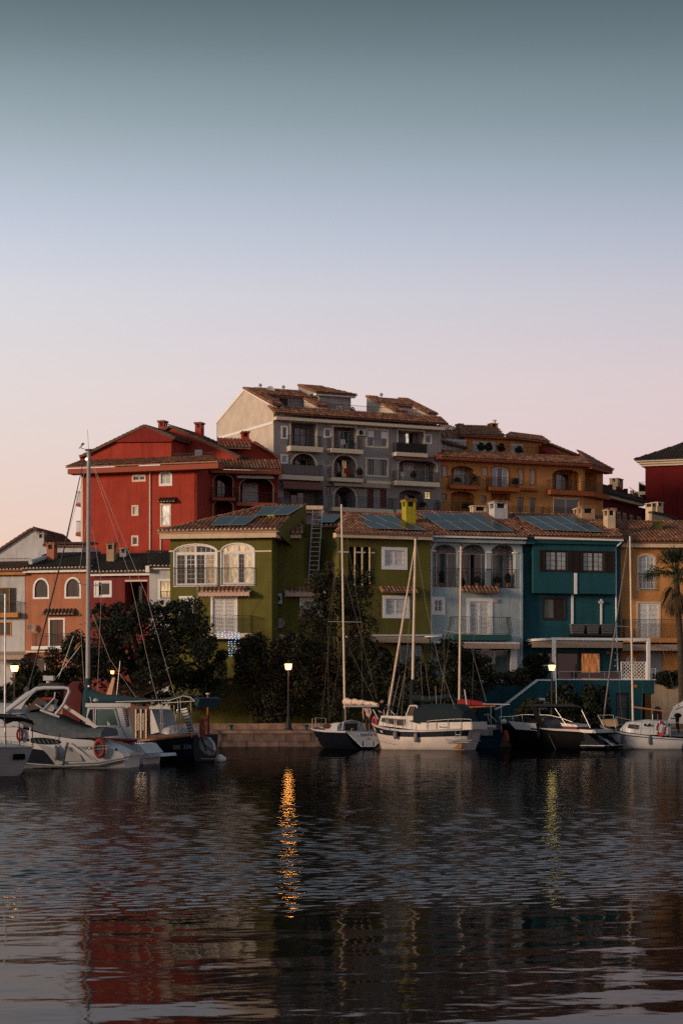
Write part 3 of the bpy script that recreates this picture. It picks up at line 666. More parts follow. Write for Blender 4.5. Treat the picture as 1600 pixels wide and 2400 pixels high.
    balcony(th, fr, 778, 922, 1191, 1200, 0.9, 1165); niche(th, fr, (935,1148,992,1196), H, 1.5, M, rise=0.5); win(th, fr, (945,1160,970,1195), None, 'glass', nx=2, d=1.45, sash_mat='redwood')
    win(th, fr, (995,1152,1009,1170), H, 'glow_warm', 0, nx=2, nz=1, bars=(1,3), sash_mat='brown_wood'); balcony(th, fr, 929, 1032, 1196, 1204, 0.9, 1170)
    part(th, 'pergola_slab', box_px(fr, (700,1185,757,1194), -1.6, -0.9), 'cream_paint', fr)
    balcony(th, fr, 660, 760, 1194, 1202, 0.8, 1168)
    wb = MB(); wall(wb, X0, X1, 0, ze, H); part(th, 'wall', wb, M, fr)
    # --- gable side
    pk = gf.p(574, 908); rt = gf.p(641, 947); lf = gf.p(508, 987); zr = fr.local(gf.M @ rt).z
    poly = [(lf.x, 0), (rt.x, 0), (rt.x, rt.z), (pk.x, pk.z), (lf.x, lf.z)]
    part(th, 'gable_wall', MB().prism(poly, 0.0, 0.3), 'gable_render', gf)
    tr = MB()
    for a, b in ((rt, pk), (pk, lf)): tr.bar(Vector((a.x, -0.04, a.z-0.12)), Vector((b.x, -0.04, b.z-0.12)), 0.08, 0.30)
    a, b = gf.p(641, 992), gf.p(512, 1026); zb = (a.z+b.z)/2; tr.box(b.x, a.x, -0.06, 0, zb-0.1, zb+0.12)
    part(th, 'gable_trim', tr, 'white_paint', gf)
    K = fr.local(gf.M @ pk); Dp = abs(lf.x)      # ridge in front-frame coordinates
    part(th, 'back_wall', MB().box(X0, X1, Dp-0.2, Dp, 0, fr.local(gf.M @ lf).z), M, fr); part(th, 'side_wall', MB().box(X1-0.25, X1, 0.01, Dp-0.2, 0, ze), M, fr)
    # --- cornice and roofs
    fascia(th, fr, (648,976), (1042,1001), 7, -0.75, 0.0, 'cream_paint')
    zt = ze+0.12
    tile_roof(th, fr, [(-0.3,-0.85,ze+0.02), (X1+0.3,-0.85,ze+0.02), (X1+0.3,0.65,ze+0.85), (-0.3,0.65,ze+0.85)], 'clay_tile', 0.27, 0.42, mortar=False)
    part(th, 'terrace_floor', MB().box(0.3, X1-0.25, 0.66, Dp-0.25, ze+0.1, ze+0.3), M, fr)
    sl = (K.z-zr)/K.y
    def rz(y): return zr+sl*y
    X = lambda px, d: fr.x(px, d)
    tile_roof(th, fr, [(-0.25, -0.1, rz(-0.1)), (0.95, -0.1, rz(-0.1)), (0.95, K.y, rz(K.y)), (-0.25, K.y, rz(K.y))], 'clay_tile', 0.27, 0.42, mortar=False)
    part(th, 'attic_wall', MB().prism([(0.0, ze), (K.y, ze), (K.y, rz(K.y)-0.1), (0.0, zr-0.1)], .72, .92, 'x'), M, fr)
    xa = X(752, 3.2)
    tile_roof(th, fr, [(.95, 3.7, rz(3.7)), (xa, 3.7, rz(3.7)), (xa, K.y, rz(K.y)), (.95, K.y, rz(K.y))], 'clay_tile', 0.27, 0.42, mortar=False)
    Ha = []; win(th, fr, (655,934,674,962), Ha, 'interior_dark', 0, nx=1, d=4.0, sash_mat='brown_wood')
    part(th, 'attic_wall', wall(MB(), .9, xa, ze+0.1, rz(4.0)-0.12, Ha, y=4.0), M, fr)
    x_c1 = X(676, 3.0)
    def cheek(xl, w, y0, y1, z_lo=None):
        part(th, 'parapet_wall', MB().prism([(y0, ze+0.1), (y1, ze+0.1), (y1, rz(y1)-0.05), (y0, rz(y0)-0.05)], xl, xl+w, 'x'), 'gable_render', fr)
        tile_roof(th, fr, [(xl-0.12, y0-0.1, rz(y0-.1)), (xl+w+0.12, y0-0.1, rz(y0-.1)), (xl+w+0.12, y1, rz(y1)), (xl-0.12, y1, rz(y1))], 'clay_tile', 0.27, 0.42, mortar=False)
    cheek(X(744, 0.6), 0.9, 0.6, 3.4)
    # stair tower with its own roof
    tx0, tx1, ty = X(748, 3.4), X(822, 3.4), 3.4; tz = fr.z(780, 930, ty); Ht = []
    win(th, fr, (788,952,800,964), Ht, 'glass_curtain', 1.2, nx=1, d=ty)
    part(th, 'attic_wall', wall(MB(), tx0, tx1, ze+0.1, tz, Ht, y=ty), M, fr); part(th, 'attic_wall', MB().box(tx0, tx0+0.2, ty+0.01, Dp-1, ze, tz+0.2).box(tx1-0.2, tx1, ty+.01, Dp-1, ze, tz), M, fr)
    part(th, 'cornice', MB().box(tx0-0.5, tx1+0.3, ty-0.4, ty+0.1, tz, tz+0.22), 'white_paint', fr)
    tzz = fr.z(740, 905, ty+3.4)
    tile_roof(th, fr, [(tx0-0.6, ty-0.55, tz+0.23), (tx1+0.4, ty-0.55, tz+0.23), (tx1-1.4, ty+3.4, tzz), (tx0-0.6, ty+3.4, tzz)], 'clay_tile', 0.27, 0.42, mortar=False)
    part(th, 'attic_wall', MB().prism([(ty-.3, tz+.2), (ty+3.4, tz+.2), (ty+3.4, tzz-.1), (ty-.3, tz+.3)], tx0-0.5, tx0-0.3, 'x'), M, fr)
    # right-hand attic: slope with cheek wall, then roof over terrace
    cheek(X(926, 0.6), 1.0, 0.6, K.y)
    xb0, xb1 = X(926, 0.6)+1.0, X1-0.1; yb = 3.9
    tile_roof(th, fr, [(xb0, yb-0.4, rz(yb-.4)), (xb1-0.9, yb-0.4, rz(yb-.4)), (xb1-0.9, K.y, rz(K.y)-.1), (xb0, K.y, rz(K.y)-.1)], 'clay_tile', 0.27, 0.42, mortar=False)
    part(th, 'attic_wall', MB().box(xb0, xb1-0.5, yb, yb+0.2, ze+0.1, rz(yb)-0.1), M, fr); cheek(xb1-0.9, 0.9, 0.6, K.y)
    for a, b in ((.95, X(744,.6)), (X(744,.6)+.9, X(926,.6)), (xb0, xb1-0.9)): railing(th, fr, [(a+.1, 0.75), (b-.1, 0.75)], ze+0.3, ze+1.35, 0.16)
    lc = MB(); random.seed(2)
    for k in range(7):
        xx = X(936+k*6.0, 0.7); w = 0.2; lc.box(xx, xx+w, 0.68, 0.70, ze+0.75-random.uniform(0, .25), ze+1.4)
    part(th, 'hanging_laundry', lc, 'cloth_pink', fr, kind='stuff')
    dish(th, fr, 634, 914, 8.5, K.y-0.6, tilt=(-.3, .3)); dish(th, fr, 826, 961, 6.5, 1.0, 'iron')
    for px, py in ((610,904), (664,908), (893,926)):
        c = fr.p(px, py, K.y); part(th, 'roof_vent', MB().tube([(c.x,c.y,c.z-0.5),(c.x,c.y,c.z)], 0.08, 8).ellip((c.x,c.y,c.z+.05),(.17,.17,.15)), 'alu', fr)
    # balcony furniture
    def chair(px, py, d, mat):
        c = fr.p(px, py, d); m = MB().box(c.x-.22, c.x+.22, c.y-.2, c.y+.2, c.z+.40, c.z+.44).box(c.x-.22, c.x+.22, c.y+.17, c.y+.2, c.z+.44, c.z+.85)
        for sx in (-.2, .2):
            for sy in (-.17, .17): m.tube([(c.x+sx,c.y+sy,c.z),(c.x+sx,c.y+sy,c.z+.4)], .02, 5)
        o = obj('balcony_chair', m.mesh('balcony_chair', mat), None, fr.M); return o
    tag(chair(806, 1052, -0.3, 'hardware_white'), 'white chair on the top middle balcony of the grey block', 'chair'); tag(chair(826, 1052, -0.3, 'canvas_teal'), 'blue-grey chair at the right end of the top middle balcony', 'chair')
    tag(chair(813, 1120, -0.4, 'cloth_red'), 'bright red chair on the arched balcony of the grey block', 'chair')
    tag(chair(946, 1128, -0.4, 'hardware_white'), 'pale chair behind the dark right balcony of the grey block', 'chair')
    return th
grey_block()

# ---------------------------------------------------------------- red apartment block
def red_block():
    fr = Fr(462, 172, -19, GZ); sf = Fr(462, 172, 71, GZ)
    th = thing('apartment_block', fr, 'bright red apartment block with small cream framed windows, left of grey block', 'building')
    M = 'red_render'; H = []; XL = fr.x(191); XR = 0.0; ze = fr.z(330, 1104)
    for (r, k, nx, ri) in (((310,1112.5,342,1129),'glass',2,0), ((309,1184,325,1209),'glass_curtain',1,0), ((308.5,1255,325,1280),'glass',1,0), ((376,1180,401,1234),'lit_white',1,0)):
        win(th, fr, r, H, k, 3.2, nx=nx, trim_mat='cream_paint', sash_mat='white_paint')
    win(th, fr, (373,1103.5,404,1139), H, 'glass_curtain', 4.5, nx=2, rise=0.35, trim_mat='white_paint')
    railing(th, fr, [(fr.x(379), -0.08), (fr.x(398), -0.08)], fr.z(388,1232), fr.z(388,1210), 0.14, 'white_paint')
    canopy(th, fr, (368,1168.5,410,1176), 0.5, 'dark_tile')
    part(th, 'wall', wall(MB(), XL, XR, 0, ze, H), M, fr)
    pipe(th, fr, [(352,1103),(352,1330)], -0.07, 0.07, 'cream_paint'); pipe(th, fr, [(377,1262),(377,1330)], -0.07, 0.06, 'cream_paint')
    part(th, 'corner_strip', MB().box(XL-0.03, XL+0.14, -0.02, 0.25, 0, ze-.3), 'cream_paint', fr)
    part(th, 'side_wall', MB().box(XL, XL+0.2, 0.26, 14, 0, ze), M, fr)
    # eave skirt
    fascia(th, fr, (159,1099), (511,1085), 12, -1.15, 0.0, 'red_trim')
    ya = 1.6; zt = fr.z(330, 1075, ya)
    xl, xr = fr.x(155, -1.2), fr.x(511, -1.2)
    tile_roof(th, fr, [(xl, -1.25, ze+0.42), (xr, -1.25, ze+0.42), (fr.x(497, ya), ya, zt), (fr.x(189, ya), ya, zt)], 'clay_tile', 0.27, 0.42, mortar=False)
    # attic gable, set back
    pts = [(188,1071), (337,998), (402,1024), (402,1080), (188,1080)]
    P = [fr.p(px, py, ya) for px, py in pts]
    part(th, 'attic_gable', MB().prism([(p.x, p.z) for p in P], ya, ya+0.25), M, fr)
    g2 = [fr.p(px, py, ya-0.35) for px, py in ((270,1036), (337,1001), (408,1026), (402,1035))]
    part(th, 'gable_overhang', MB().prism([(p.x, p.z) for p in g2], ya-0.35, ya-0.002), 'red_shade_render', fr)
    D = 11.0
    def slope(a, b, y0, y1, w=0.27, mat='brown_tile', ext=0.0, thick=.14):
        # tiled roof sheet whose verge is seen edge-on: from ridge point a down to eave point b, running back in depth
        lo, hi = (a, b) if a.z < b.z else (b, a)
        E0, E1 = Vector((lo.x, y1, lo.z)), Vector((lo.x, y0, lo.z)); R1, R0 = Vector((hi.x, y0, hi.z)), Vector((hi.x, y1, hi.z))
        if lo.x > hi.x: E0, E1, R0, R1 = E1, E0, R1, R0
        tile_roof(th, fr, [E0, E1, R1, R0], mat, w, 0.42, mortar=False, thick=thick)
    slope(fr.p(186,1070,ya-.4), fr.p(338,996,ya-.4), ya-.4, D); slope(fr.p(338,996,ya-.4), fr.p(410,1026,ya-.4), ya-.4, D)
    part(th, 'attic_side', MB().box(P[2].x-0.25, P[2].x-.02, ya+.26, ya+3.2, zt-0.4, P[2].z-.15), 'red_render', fr)
    # second gable further back on the right, with terrace in front
    yb = ya+3.2; q = [fr.p(px, py, yb) for px, py in ((375,1012), (396,999), (556,1072), (556,1090), (375,1090))]
    part(th, 'rear_gable', MB().prism([(p.x, p.z) for p in q], yb, yb+.25), M, fr)
    slope(fr.p(372,1012,yb-.3), fr.p(396,997,yb-.3), yb-.3, D); slope(fr.p(396,997,yb-.3), fr.p(562,1071,yb-.3), yb-.3, D)
    win(th, fr, (457,1054,474,1072), None, 'white_paint', 1, nx=1, d=yb)
    railing(th, fr, [(fr.x(404,ya), ya+.1), (fr.x(500,ya), ya+.1)], zt-.1, fr.z(450,1062,ya), 0.13)
    part(th, 'terrace_floor', MB().box(XL+.2, XR-.1, 0.3, D, ze-0.1, ze+0.1), M, fr)
    for (a, b, c, d_) in ((371,385,987,1012), (457,471,991,1024)): chimney(th, fr, a, b, c, d_, yb+1.5, 0.7, M)
    # right return wall and balcony wing
    part(th, 'return_wall', MB().box(-0.25, 0.0, 0.0, 4.0, 0, ze+0.3), M, fr)
    wf = Fr(496, 175, 12, GZ); HW = []; xw1 = wf.x(652)
    zw = wf.z(570, 1108)
    for (r, ri) in (((500,1112,546,1166),0.5), ((562,1118,640,1178),0.8), ((500,1172,546,1226),0.5), ((562,1184,640,1240),0.8)):
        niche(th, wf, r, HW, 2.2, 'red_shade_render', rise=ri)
        x0, x1, z0, z1 = wf.rect((r[0]-2, r[1]-2, r[2]+2, r[3])); part(th, 'arch_trim', ring(MB(), x0, x1, z0, z1, 0.10, -0.03, 0.02, ri+.06, bottom=False), 'beige_render', wf)
    win(th, wf, (568,1132,604,1178), None, 'glass_curtain', nx=2, d=2.15); win(th, wf, (508,1122,530,1166), None, 'glass', nx=2, d=2.15, sash_mat='iron')
    part(th, 'wall', wall(MB(), wf.x(494), xw1, 0, zw, HW), 'red_shade_render', wf)  # wing front and loggias in darkened red, their shade put into the colour
    part(th, 'side_wall', MB().box(xw1-.2, xw1, .01, 9, 0, zw), 'red_render', wf); part(th, 'terrace_floor', MB().box(wf.x(494), xw1-.2, 0.3, 9, zw-.15, zw-.01), 'red_render', wf)
    balcony(th, wf, 498, 552, 1166, 1173, 0.9, 1142, 'red_trim'); balcony(th, wf, 556, 650, 1178, 1186, 0.9, 1154, 'red_trim')
    awning(th, wf, (556,1118,642,1122), 1.0, 'awning_beige', drop=.3)
    fascia(th, wf, (494,1098), (660,1106), 8, -0.8, 0, 'red_trim')
    tile_roof(th, wf, [(wf.x(480,-.9), -.9, zw+.25), (wf.x(662,-.9), -.9, zw+.25), (wf.x(655,1.0), 1.0, zw+1.2), (wf.x(485,1.0), 1.0, zw+1.2)], 'clay_tile', .27, .42, mortar=False)
    ya2 = 3.2; a2 = [wf.p(px, py, ya2) for px, py in ((512,1030), (590,1034), (650,1074), (650,1092), (512,1092))]
    part(th, 'attic_wall', MB().prism([(p.x, p.z) for p in a2], ya2, ya2+.25), 'red_render', wf)
    tile_roof(th, wf, [wf.p(510,1048,ya2-1.4), wf.p(588,1050,ya2-1.4), wf.p(588,1030,ya2+1.2), wf.p(510,1026,ya2+1.2)], 'clay_tile', .27, .42, mortar=False)
    e0, e1 = wf.p(594,1034,ya2-.3), wf.p(656,1074,ya2-.3)
    tile_roof(th, wf, [Vector((e1.x, ya2-.4, e1.z)), Vector((e1.x, ya2+3, e1.z)), Vector((e0.x, ya2+3, e0.z)), Vector((e0.x, ya2-.4, e0.z))], 'clay_tile', .27, .42, mortar=False)
    chimney(th, wf, 568, 584, 1012, 1032, ya2+.8, .7, 'red_render'); railing(th, wf, [(wf.x(550,1.1), 1.1), (wf.x(630,1.1), 1.1)], zw+1.1, wf.z(590,1077,1.1), .14)
    # balconies seen edge-on at the left flank
    lx = XL
    for (t0, t1, t2) in ((1152,1180,1186), (1221,1248,1256)):
        b = part(th, 'side_balcony', MB().box(lx-1.0, lx, 1.0, 4.0, fr.z(183,t2,1), fr.z(183,t1,1)), 'red_trim', fr)
        railing(b, fr, [(lx, 1.05), (lx-.95, 1.05), (lx-.95, 3.95)], fr.z(183,t1,1), fr.z(183,t0,1), .13)
red_block()

# ---------------------------------------------------------------- ochre apartment block
def ochre_block():
    fr = Fr(1365, 198, 23, GZ); cf = Fr(1365, 198, 60, GZ)
    th = thing('apartment_block', fr, 'ochre apartment block with rust red balconies, right of grey block', 'building')
    M = 'ochre_render'; H = []; XL = fr.x(1020); XR = 0.0; ze = fr.z(1200, 1084)
    for r in ((1034,1091,1047,1118), (1127,1094,1141,1116), (1212,1098,1225,1136), (1240,1100,1253,1137)): win(th, fr, r, H, 'glass_curtain', 2.0, nx=1, trim_mat='ochre_deep_render')
    niche(th, fr, (1056,1092,1112,1140), H, 1.4, M, rise=.5); win(th, fr, (1062,1096,1096,1138), None, 'glass_curtain', nx=3, d=1.35)
    win(th, fr, (1149,1092,1193,1143), H, ['glass_curtain','glass','glass_curtain'], 2.5, nx=3, rise=.3, trim_mat='ochre_deep_render', sill=False)
    niche(th, fr, (1293,1100,1360,1151), H, 1.6, M, rise=.6); win(th, fr, (1300,1112,1330,1149), None, ['glass_curtain','glass'], nx=2, d=1.55, sash_mat='brown_wood')
    balcony(th, fr, 1056, 1127, 1137, 1146, .8, 1115, 'ochre_deep_render', sp=.09); balcony(th, fr, 1147, 1218, 1142, 1151, .8, 1119, 'ochre_deep_render', sp=.09)
    part(th, 'flower_ledge', box_px(fr, (1216,1144,1263,1150), -.45, 0), 'ochre_deep_render', fr)
    # corner balcony wraps round the splayed corner
    z0, z1, zr = fr.z(1330,1160,-.8), fr.z(1330,1149,-.8), fr.z(1330,1126,-.8); xa = fr.x(1289,-.8); cx1 = 4.3
    pc = lambda x, d: fr.local(cf.M @ Vector((x, d, 0)))
    k0, k1, k2 = pc(.3,-.9), pc(cx1,-.9), pc(cx1,0)
    b = part(th, 'balcony', MB().prism([(xa,0),(xa,-.85),(k0.x,k0.y),(k1.x,k1.y),(k2.x,k2.y),(0,0)], z0, z1, 'z'), 'ochre_deep_render', fr)
    railing(b, fr, [(xa+.05,-.05),(xa+.05,-.8),(k0.x,k0.y+.05),(k1.x-.05,k1.y+.05)], z1, zr, .13)
    for r in ((1034,1155,1048,1174), (1127,1160,1140,1180)): win(th, fr, r, H, 'glass', 1.5, nx=1, trim_mat='ochre_render', sash_mat='iron')
    niche(th, fr, (1056,1151,1111,1198), H, 1.4, M, rise=.4); niche(th, fr, (1150,1156,1196,1204), H, 1.4, M)
    for r in ((1212,1165,1226,1210), (1241,1167,1254,1210)): win(th, fr, r, H, 'glass', 0, nx=1, sash_mat='brown_wood', bars=(2,3))
    win(th, fr, (1295,1167,1356,1212), H, 'glass', 1.5, nx=2, sash_mat='alu', trim_mat='cream_paint')
    balcony(th, fr, 1191, 1279, 1210, 1216, .8, 1187, 'ochre_deep_render'); balcony(th, fr, 1031, 1111, 1199, 1206, .8, 1177, 'ochre_deep_render', sp=.09); balcony(th, fr, 1289, 1362, 1212, 1218, .8, 1190, 'ochre_deep_render')
    part(th, 'wall', wall(MB(), XL, XR, 0, ze, H), M, fr)
    HC = []; niche(th, cf, (1370,1106,1398,1158), HC, 1.4, M); part(th, 'corner_wall', wall(MB(), 0, cx1, 0, ze, HC), M, cf)
    part(th, 'back_wall', MB().box(XL, XR+2, 11, 11.2, 0, ze), M, fr); part(th, 'terrace_floor', MB().box(XL, -.1, .3, 11, ze-.2, ze-.01), M, fr)
    e = cf.M @ Vector((cx1, 0, 0)); ef = fr.local(e)
    part(th, 'side_wall', MB().prism([(ef.x,ef.y+.01),(ef.x+.2,ef.y+.01),(2.2,11),(2.0,11)], 0, ze, 'z'), M, fr)
    fascia(th, fr, (1024,1066), (1385,1086), 9, -.9, 0, 'red_trim', step=None)
    fz = ze+.02
    k3, k4 = pc(.1,-.9), pc(cx1+.6,-.9)
    part(th, 'cornice', MB().prism([(fr.x(1385,-.9),-.9),(k4.x,k4.y),(k4.x-.3,k4.y+.8),(0,0)], ze-.32, ze+.04, 'z'), 'red_trim', fr)
    ya = 1.0; zt = fr.z(1200, 1062, ya)
    tile_roof(th, fr, [(XL,-1.0,ze+.06), (fr.x(1386,-1),-1.0,ze+.06), (fr.x(1366,ya),ya,zt), (XL,ya,zt)], 'clay_tile', .27, .42, mortar=False)
    tile_roof(th, fr, [(fr.x(1386,-1),-1.0,ze+.05), (k4.x+.1,k4.y-.1,ze+.05), (k4.x-2.0,k4.y+3.2,ze+2.2), (fr.x(1366,ya),ya,zt)], 'clay_tile', .27, .42, mortar=False)
    # attic
    yb = 4.0; A = []; za = fr.z(1170, 1024, yb)
    win(th, fr, (1107,1034,1161,1058), A, 'glass_curtain', 0, nx=4, d=yb); win(th, fr, (1196,1040,1226,1061), A, 'glass_curtain', 0, nx=2, d=yb)
    part(th, 'attic_wall', wall(MB(), fr.x(1088,yb), fr.x(1268,yb), ze-.1, za, A, y=yb), M, fr)
    fascia(th, fr, (1085,1020), (1272,1027), 5, yb-.6, yb, 'ochre_deep_render')
    def roof(a, b, c, d_, mat='clay_tile'): tile_roof(th, fr, [a, b, c, d_], mat, .27, .42, mortar=False)
    roof(fr.p(1080,1019,yb-.7), fr.p(1182,1021,yb-.7), fr.p(1160,998,yb+3), fr.p(1074,995,yb+3))
    roof(fr.p(1184,1023,yb-.75), fr.p(1288,1036,yb-.75), fr.p(1266,1022,yb+2.5), fr.p(1193,1017,yb+2.5))
    chimney(th, fr, 1150, 1166, 991, 1012, yb+2, .7, M, cap=None)
    c = fr.p(1158, 990, yb+2.3); part(th, 'flue_pipe', MB().tube([(c.x,c.y,c.z-.1),(c.x,c.y,c.z+.12)], .14, 8).tube([(c.x,c.y,c.z+.17),(c.x,c.y,c.z+.24)], .2, 8), 'alu', fr)
    chimney(th, fr, 1074, 1084, 995, 1012, yb+2.4, .6, M)
    # white glazed attic at the left, sloping cheek roof at the right
    W = []; win(th, fr, (1036,1036,1062,1053), W, 'glass', 0, nx=3, d=yb-.3); part(th, 'attic_wall', wall(MB(), fr.x(1026,yb-.3), fr.x(1092,yb-.3), ze-.1, fr.z(1060,1029,yb-.3), W, y=yb-.3), 'white_render', fr)
    roof(fr.p(1022,1030,yb-.6), fr.p(1094,1052,yb-.6)*1.0, fr.p(1094,1008,yb+3), fr.p(1022,1006,yb+3))
    part(th, 'attic_wall', MB().prism([(p.x,p.z) for p in (fr.p(1268,1060,yb+.5), fr.p(1268,1032,yb+.5), fr.p(1290,1041,yb+.5), fr.p(1400,1086,yb+.5), fr.p(1400,1092,yb+.5))], yb+.5, yb+.7), M, fr)
    s0, s1 = fr.p(1286,1038,yb), fr.p(1410,1088,yb)
    roof(Vector((s1.x, yb, s1.z)), Vector((s1.x, yb+4, s1.z)), Vector((s0.x, yb+4, s0.z)), Vector((s0.x, yb, s0.z)))
    part(th, 'attic_cheek', MB().prism([(yb-2.6,ze+.2),(yb+.4,ze+.2),(yb+.4,za-.4),(yb-2.6,ze+.9)], fr.x(1262,yb), fr.x(1262,yb)+1.2, 'x'), 'darkred_render', fr)
    railing(th, fr, [(fr.x(1035,ya), ya+.1), (fr.x(1100,ya), ya+.1)], zt-.2, zt+.75, .15); railing(th, fr, [(fr.x(1105,ya), ya+.1), (fr.x(1260,ya), ya+.1)], zt-.2, zt+.6, .15)
    # potted plants along the roof terrace
    random.seed(9)
    for px, py in ((1126,1058),(1144,1058),(1173,1060),(1215,1066)):
        c = fr.p(px, py, ya+.5); m = leaf_ball([((c.x,c.y,c.z+.35),(.35,.3,.4))], 160, .16, 4)
        o = obj('potted_plant', None, None, fr.M @ Matrix.Translation(c)); tag(o, {1126:'potted shrub before the left end of the ochre attic window',1144:'potted shrub before the middle of the ochre attic window',1173:'potted shrub on the wall between the two ochre attic windows',1215:'potted shrub below the small right attic window of ochre block'}[px], 'plant', 'roof terrace pots')
        obj('foliage', m.mesh('foliage', 'leaf_dark'), o, fr.M); obj('pot', MB().lathe([(.14,-.3),(.2,.02),(.2,.06)], 10, (0,0,0)).mesh('pot','salmon_render'), o)
def leaf_ball(blobs, n, size, seed, shell_=0.55, flat=0.0):
    """cloud of small leaf faces through a set of ellipsoids (centre, radii)"""
    rng = np.random.default_rng(seed); vol = np.array([b[1][0]*b[1][1]*b[1][2] for b in blobs])**0.7; cnt = np.maximum(8, (n*vol/vol.sum()).astype(int))
    C = []
    for (c, r), k in zip(blobs, cnt):
        d = rng.normal(size=(k, 3)); d /= np.linalg.norm(d, axis=1)[:, None]; q = shell_+(1.06-shell_)*rng.random(k)**0.6
        q *= 1+0.10*np.sin(d[:,0]*7+c[0])*np.sin(d[:,1]*6+c[1])*np.sin(d[:,2]*8+c[2])
        C.append(np.array(c)+d*q[:, None]*np.array(r))
    C = np.concatenate(C); k = len(C)
    a = rng.normal(size=(k, 3)); a[:, 2] *= (1-flat); a /= np.linalg.norm(a, axis=1)[:, None]; b = rng.normal(size=(k, 3)); b -= a*(a*b).sum(1)[:, None]; b /= np.linalg.norm(b, axis=1)[:, None]
    s = size*(0.6+0.8*rng.random(k))[:, None]
    V = np.stack([C-a*s, C-b*s*0.45, C+a*s, C+b*s*0.45], 1).reshape(-1, 3); F = np.arange(4*k).reshape(k, 4)
    mb = MB(); mb.v = V.tolist(); mb.f = [tuple(f) for f in F.tolist()]; return mb
ochre_block()

# ---------------------------------------------------------------- buildings at the right edge and the far left
def side_blocks():
    fr = Fr(1511, 214, -20, GZ); th = thing('apartment_block', fr, 'dark red block with cream eaves cut by the right edge', 'building')
    ze = fr.z(1560, 1092); H = []
    part(th, 'wall', MB().box(0, 12, 0, .25, 0, ze), 'darkred_render', fr); part(th, 'side_wall', MB().box(0, .2, .26, 12, 0, ze), 'darkred_render', fr)
    for k, (o, hh) in enumerate(((.35, .22), (.55, .2), (.8, .22))): part(th, 'cornice', MB().box(-o, 12, -o, 12, ze+k*.215, ze+k*.215+hh-.01), 'cream_paint', fr)
    zr = ze+.66; zt = fr.z(1600, 1045, 5)
    tile_roof(th, fr, [(-.95,-.95,zr), (12,-.95,zr), (12,6.5,zt+1.6), (6.5,6.5,zt+1.6)], 'dark_tile', .27, .42, mortar=False)
    tile_roof(th, fr, [(-.95,12,zr), (-.95,-.95,zr), (6.5,6.5,zt+1.6), (6.5,12,zt+1.6)], 'dark_tile', .27, .42, mortar=False)
    b = part(th, 'side_balcony', MB().box(-.9, 0, .8, 4.5, fr.z(1504,1158), fr.z(1504,1150)), 'cream_paint', fr); railing(b, fr, [(0,.85),(-.85,.85),(-.85,4.4)], fr.z(1504,1150), fr.z(1504,1128), .13)
    part(b, 'screen', MB().box(-.84, -.82, .9, 4.4, fr.z(1504,1149), fr.z(1504,1130)), 'canvas_black', fr)
    b2 = part(th, 'side_balcony', MB().box(-.9, 0, .8, 4.5, fr.z(1504,1246), fr.z(1504,1238)), 'cream_paint', fr)
    # maroon row running back, eave dropping away to the right
    f2 = Fr(1406, 203, 63, GZ); th2 = thing('apartment_block', f2, 'maroon block receding behind the ochre one, long falling eave line', 'building')
    z2 = f2.z(1407, 1166); xr = f2.x(1560)
    H2 = []
    for a in (1430, 1444, 1458, 1474, 1492): win(th2, f2, (a, f2_py(f2, a, z2-1.0), a+8, f2_py(f2, a, z2-2.6)), H2, 'glass', 1.0, nx=1, trim_mat='beige_render')
    part(th2, 'wall', wall(MB(), 0, xr, 0, z2, H2), 'maroon_render', f2); part(th2, 'side_wall', MB().box(0, .25, .26, 8, 0, z2), 'maroon_render', f2)
    part(th2, 'cornice', MB().box(-.5, f2.x(1490), -.8, 0, z2-.05, z2+.28), 'beige_render', f2)
    tile_roof(th2, f2, [(-.5,-.9,z2+.3), (xr,-.9,z2+.3), (xr,1.2,z2+1.3), (-.5,1.2,z2+1.3)], 'dark_tile', .27, .42, mortar=False)
    zp = f2.z(1410, 1134, 1.3)
    part(th2, 'terrace_floor', MB().box(0, xr, 1.2, 8, z2+1.0, z2+1.25), 'maroon_render', f2)
    xs = [f2.x(p, 1.3) for p in (1406, 1432, 1450, 1468, 1483, 1494, 1506, 1520, 1560)]
    for k in range(len(xs)-1):
        part(th2, 'parapet', MB().box(xs[k]+.05, xs[k+1]-.05, 1.3, 1.5, z2+1.2, zp-.25*(k % 2)), 'maroon_render' if k < 4 else 'beige_render', f2)
        part(th2, 'parapet_pier', MB().box(xs[k]-.15, xs[k]+.15, 1.25, 1.6, z2+1.2, zp+.18), 'maroon_render' if k < 4 else 'beige_render', f2)
    chimney(th2, f2, 1447, 1459, 1121, 1150, 3.0, .9, 'beige_render', cap=None)
    c0, c1 = f2.p(1474,1150,2.2), f2.p(1488,1152,2.2); part(th2, 'aerial', MB().tube([(c1.x,c1.y,c1.z-1.2),(c1.x,c1.y,c1.z)], .03).tube([(c1.x,c1.y,c1.z),(c0.x,c0.y,c0.z+.35)], .03), 'alu', f2)
    # sandy coloured wall with two lit chimney heads, far right
    f3 = Fr(1545, 192, 40, GZ); th3 = thing('townhouse', f3, 'sandy house with falling roof edge below the dark red block', 'building')
    pl = [f3.p(px, py) for px, py in ((1526,1300), (1526,1203), (1560,1210), (1605,1230), (1605,1300))]
    part(th3, 'wall', MB().prism([(p.x, p.z) for p in pl]+[(pl[4].x, 0), (pl[0].x, 0)][:0], 0, .3), 'beige_render', f3); part(th3, 'wall_base', MB().box(pl[0].x, pl[4].x, .002, 6, 0, pl[0].z+.1), 'beige_render', f3)
    ed = MB()
    for a, b in zip(pl[1:3], pl[2:4]): ed.bar(Vector((a.x,.1,a.z+.1)), Vector((b.x,.1,b.z+.1)), .6, .18)
    part(th3, 'roof_edge', ed, 'dark_tile', f3)
    chimney(th3, f3, 1527, 1536, 1178, 1194, 2.0, .8, 'cream_render', cap=None); chimney(th3, f3, 1540, 1553, 1176, 1200, 2.6, .8, 'cream_render', cap=None)
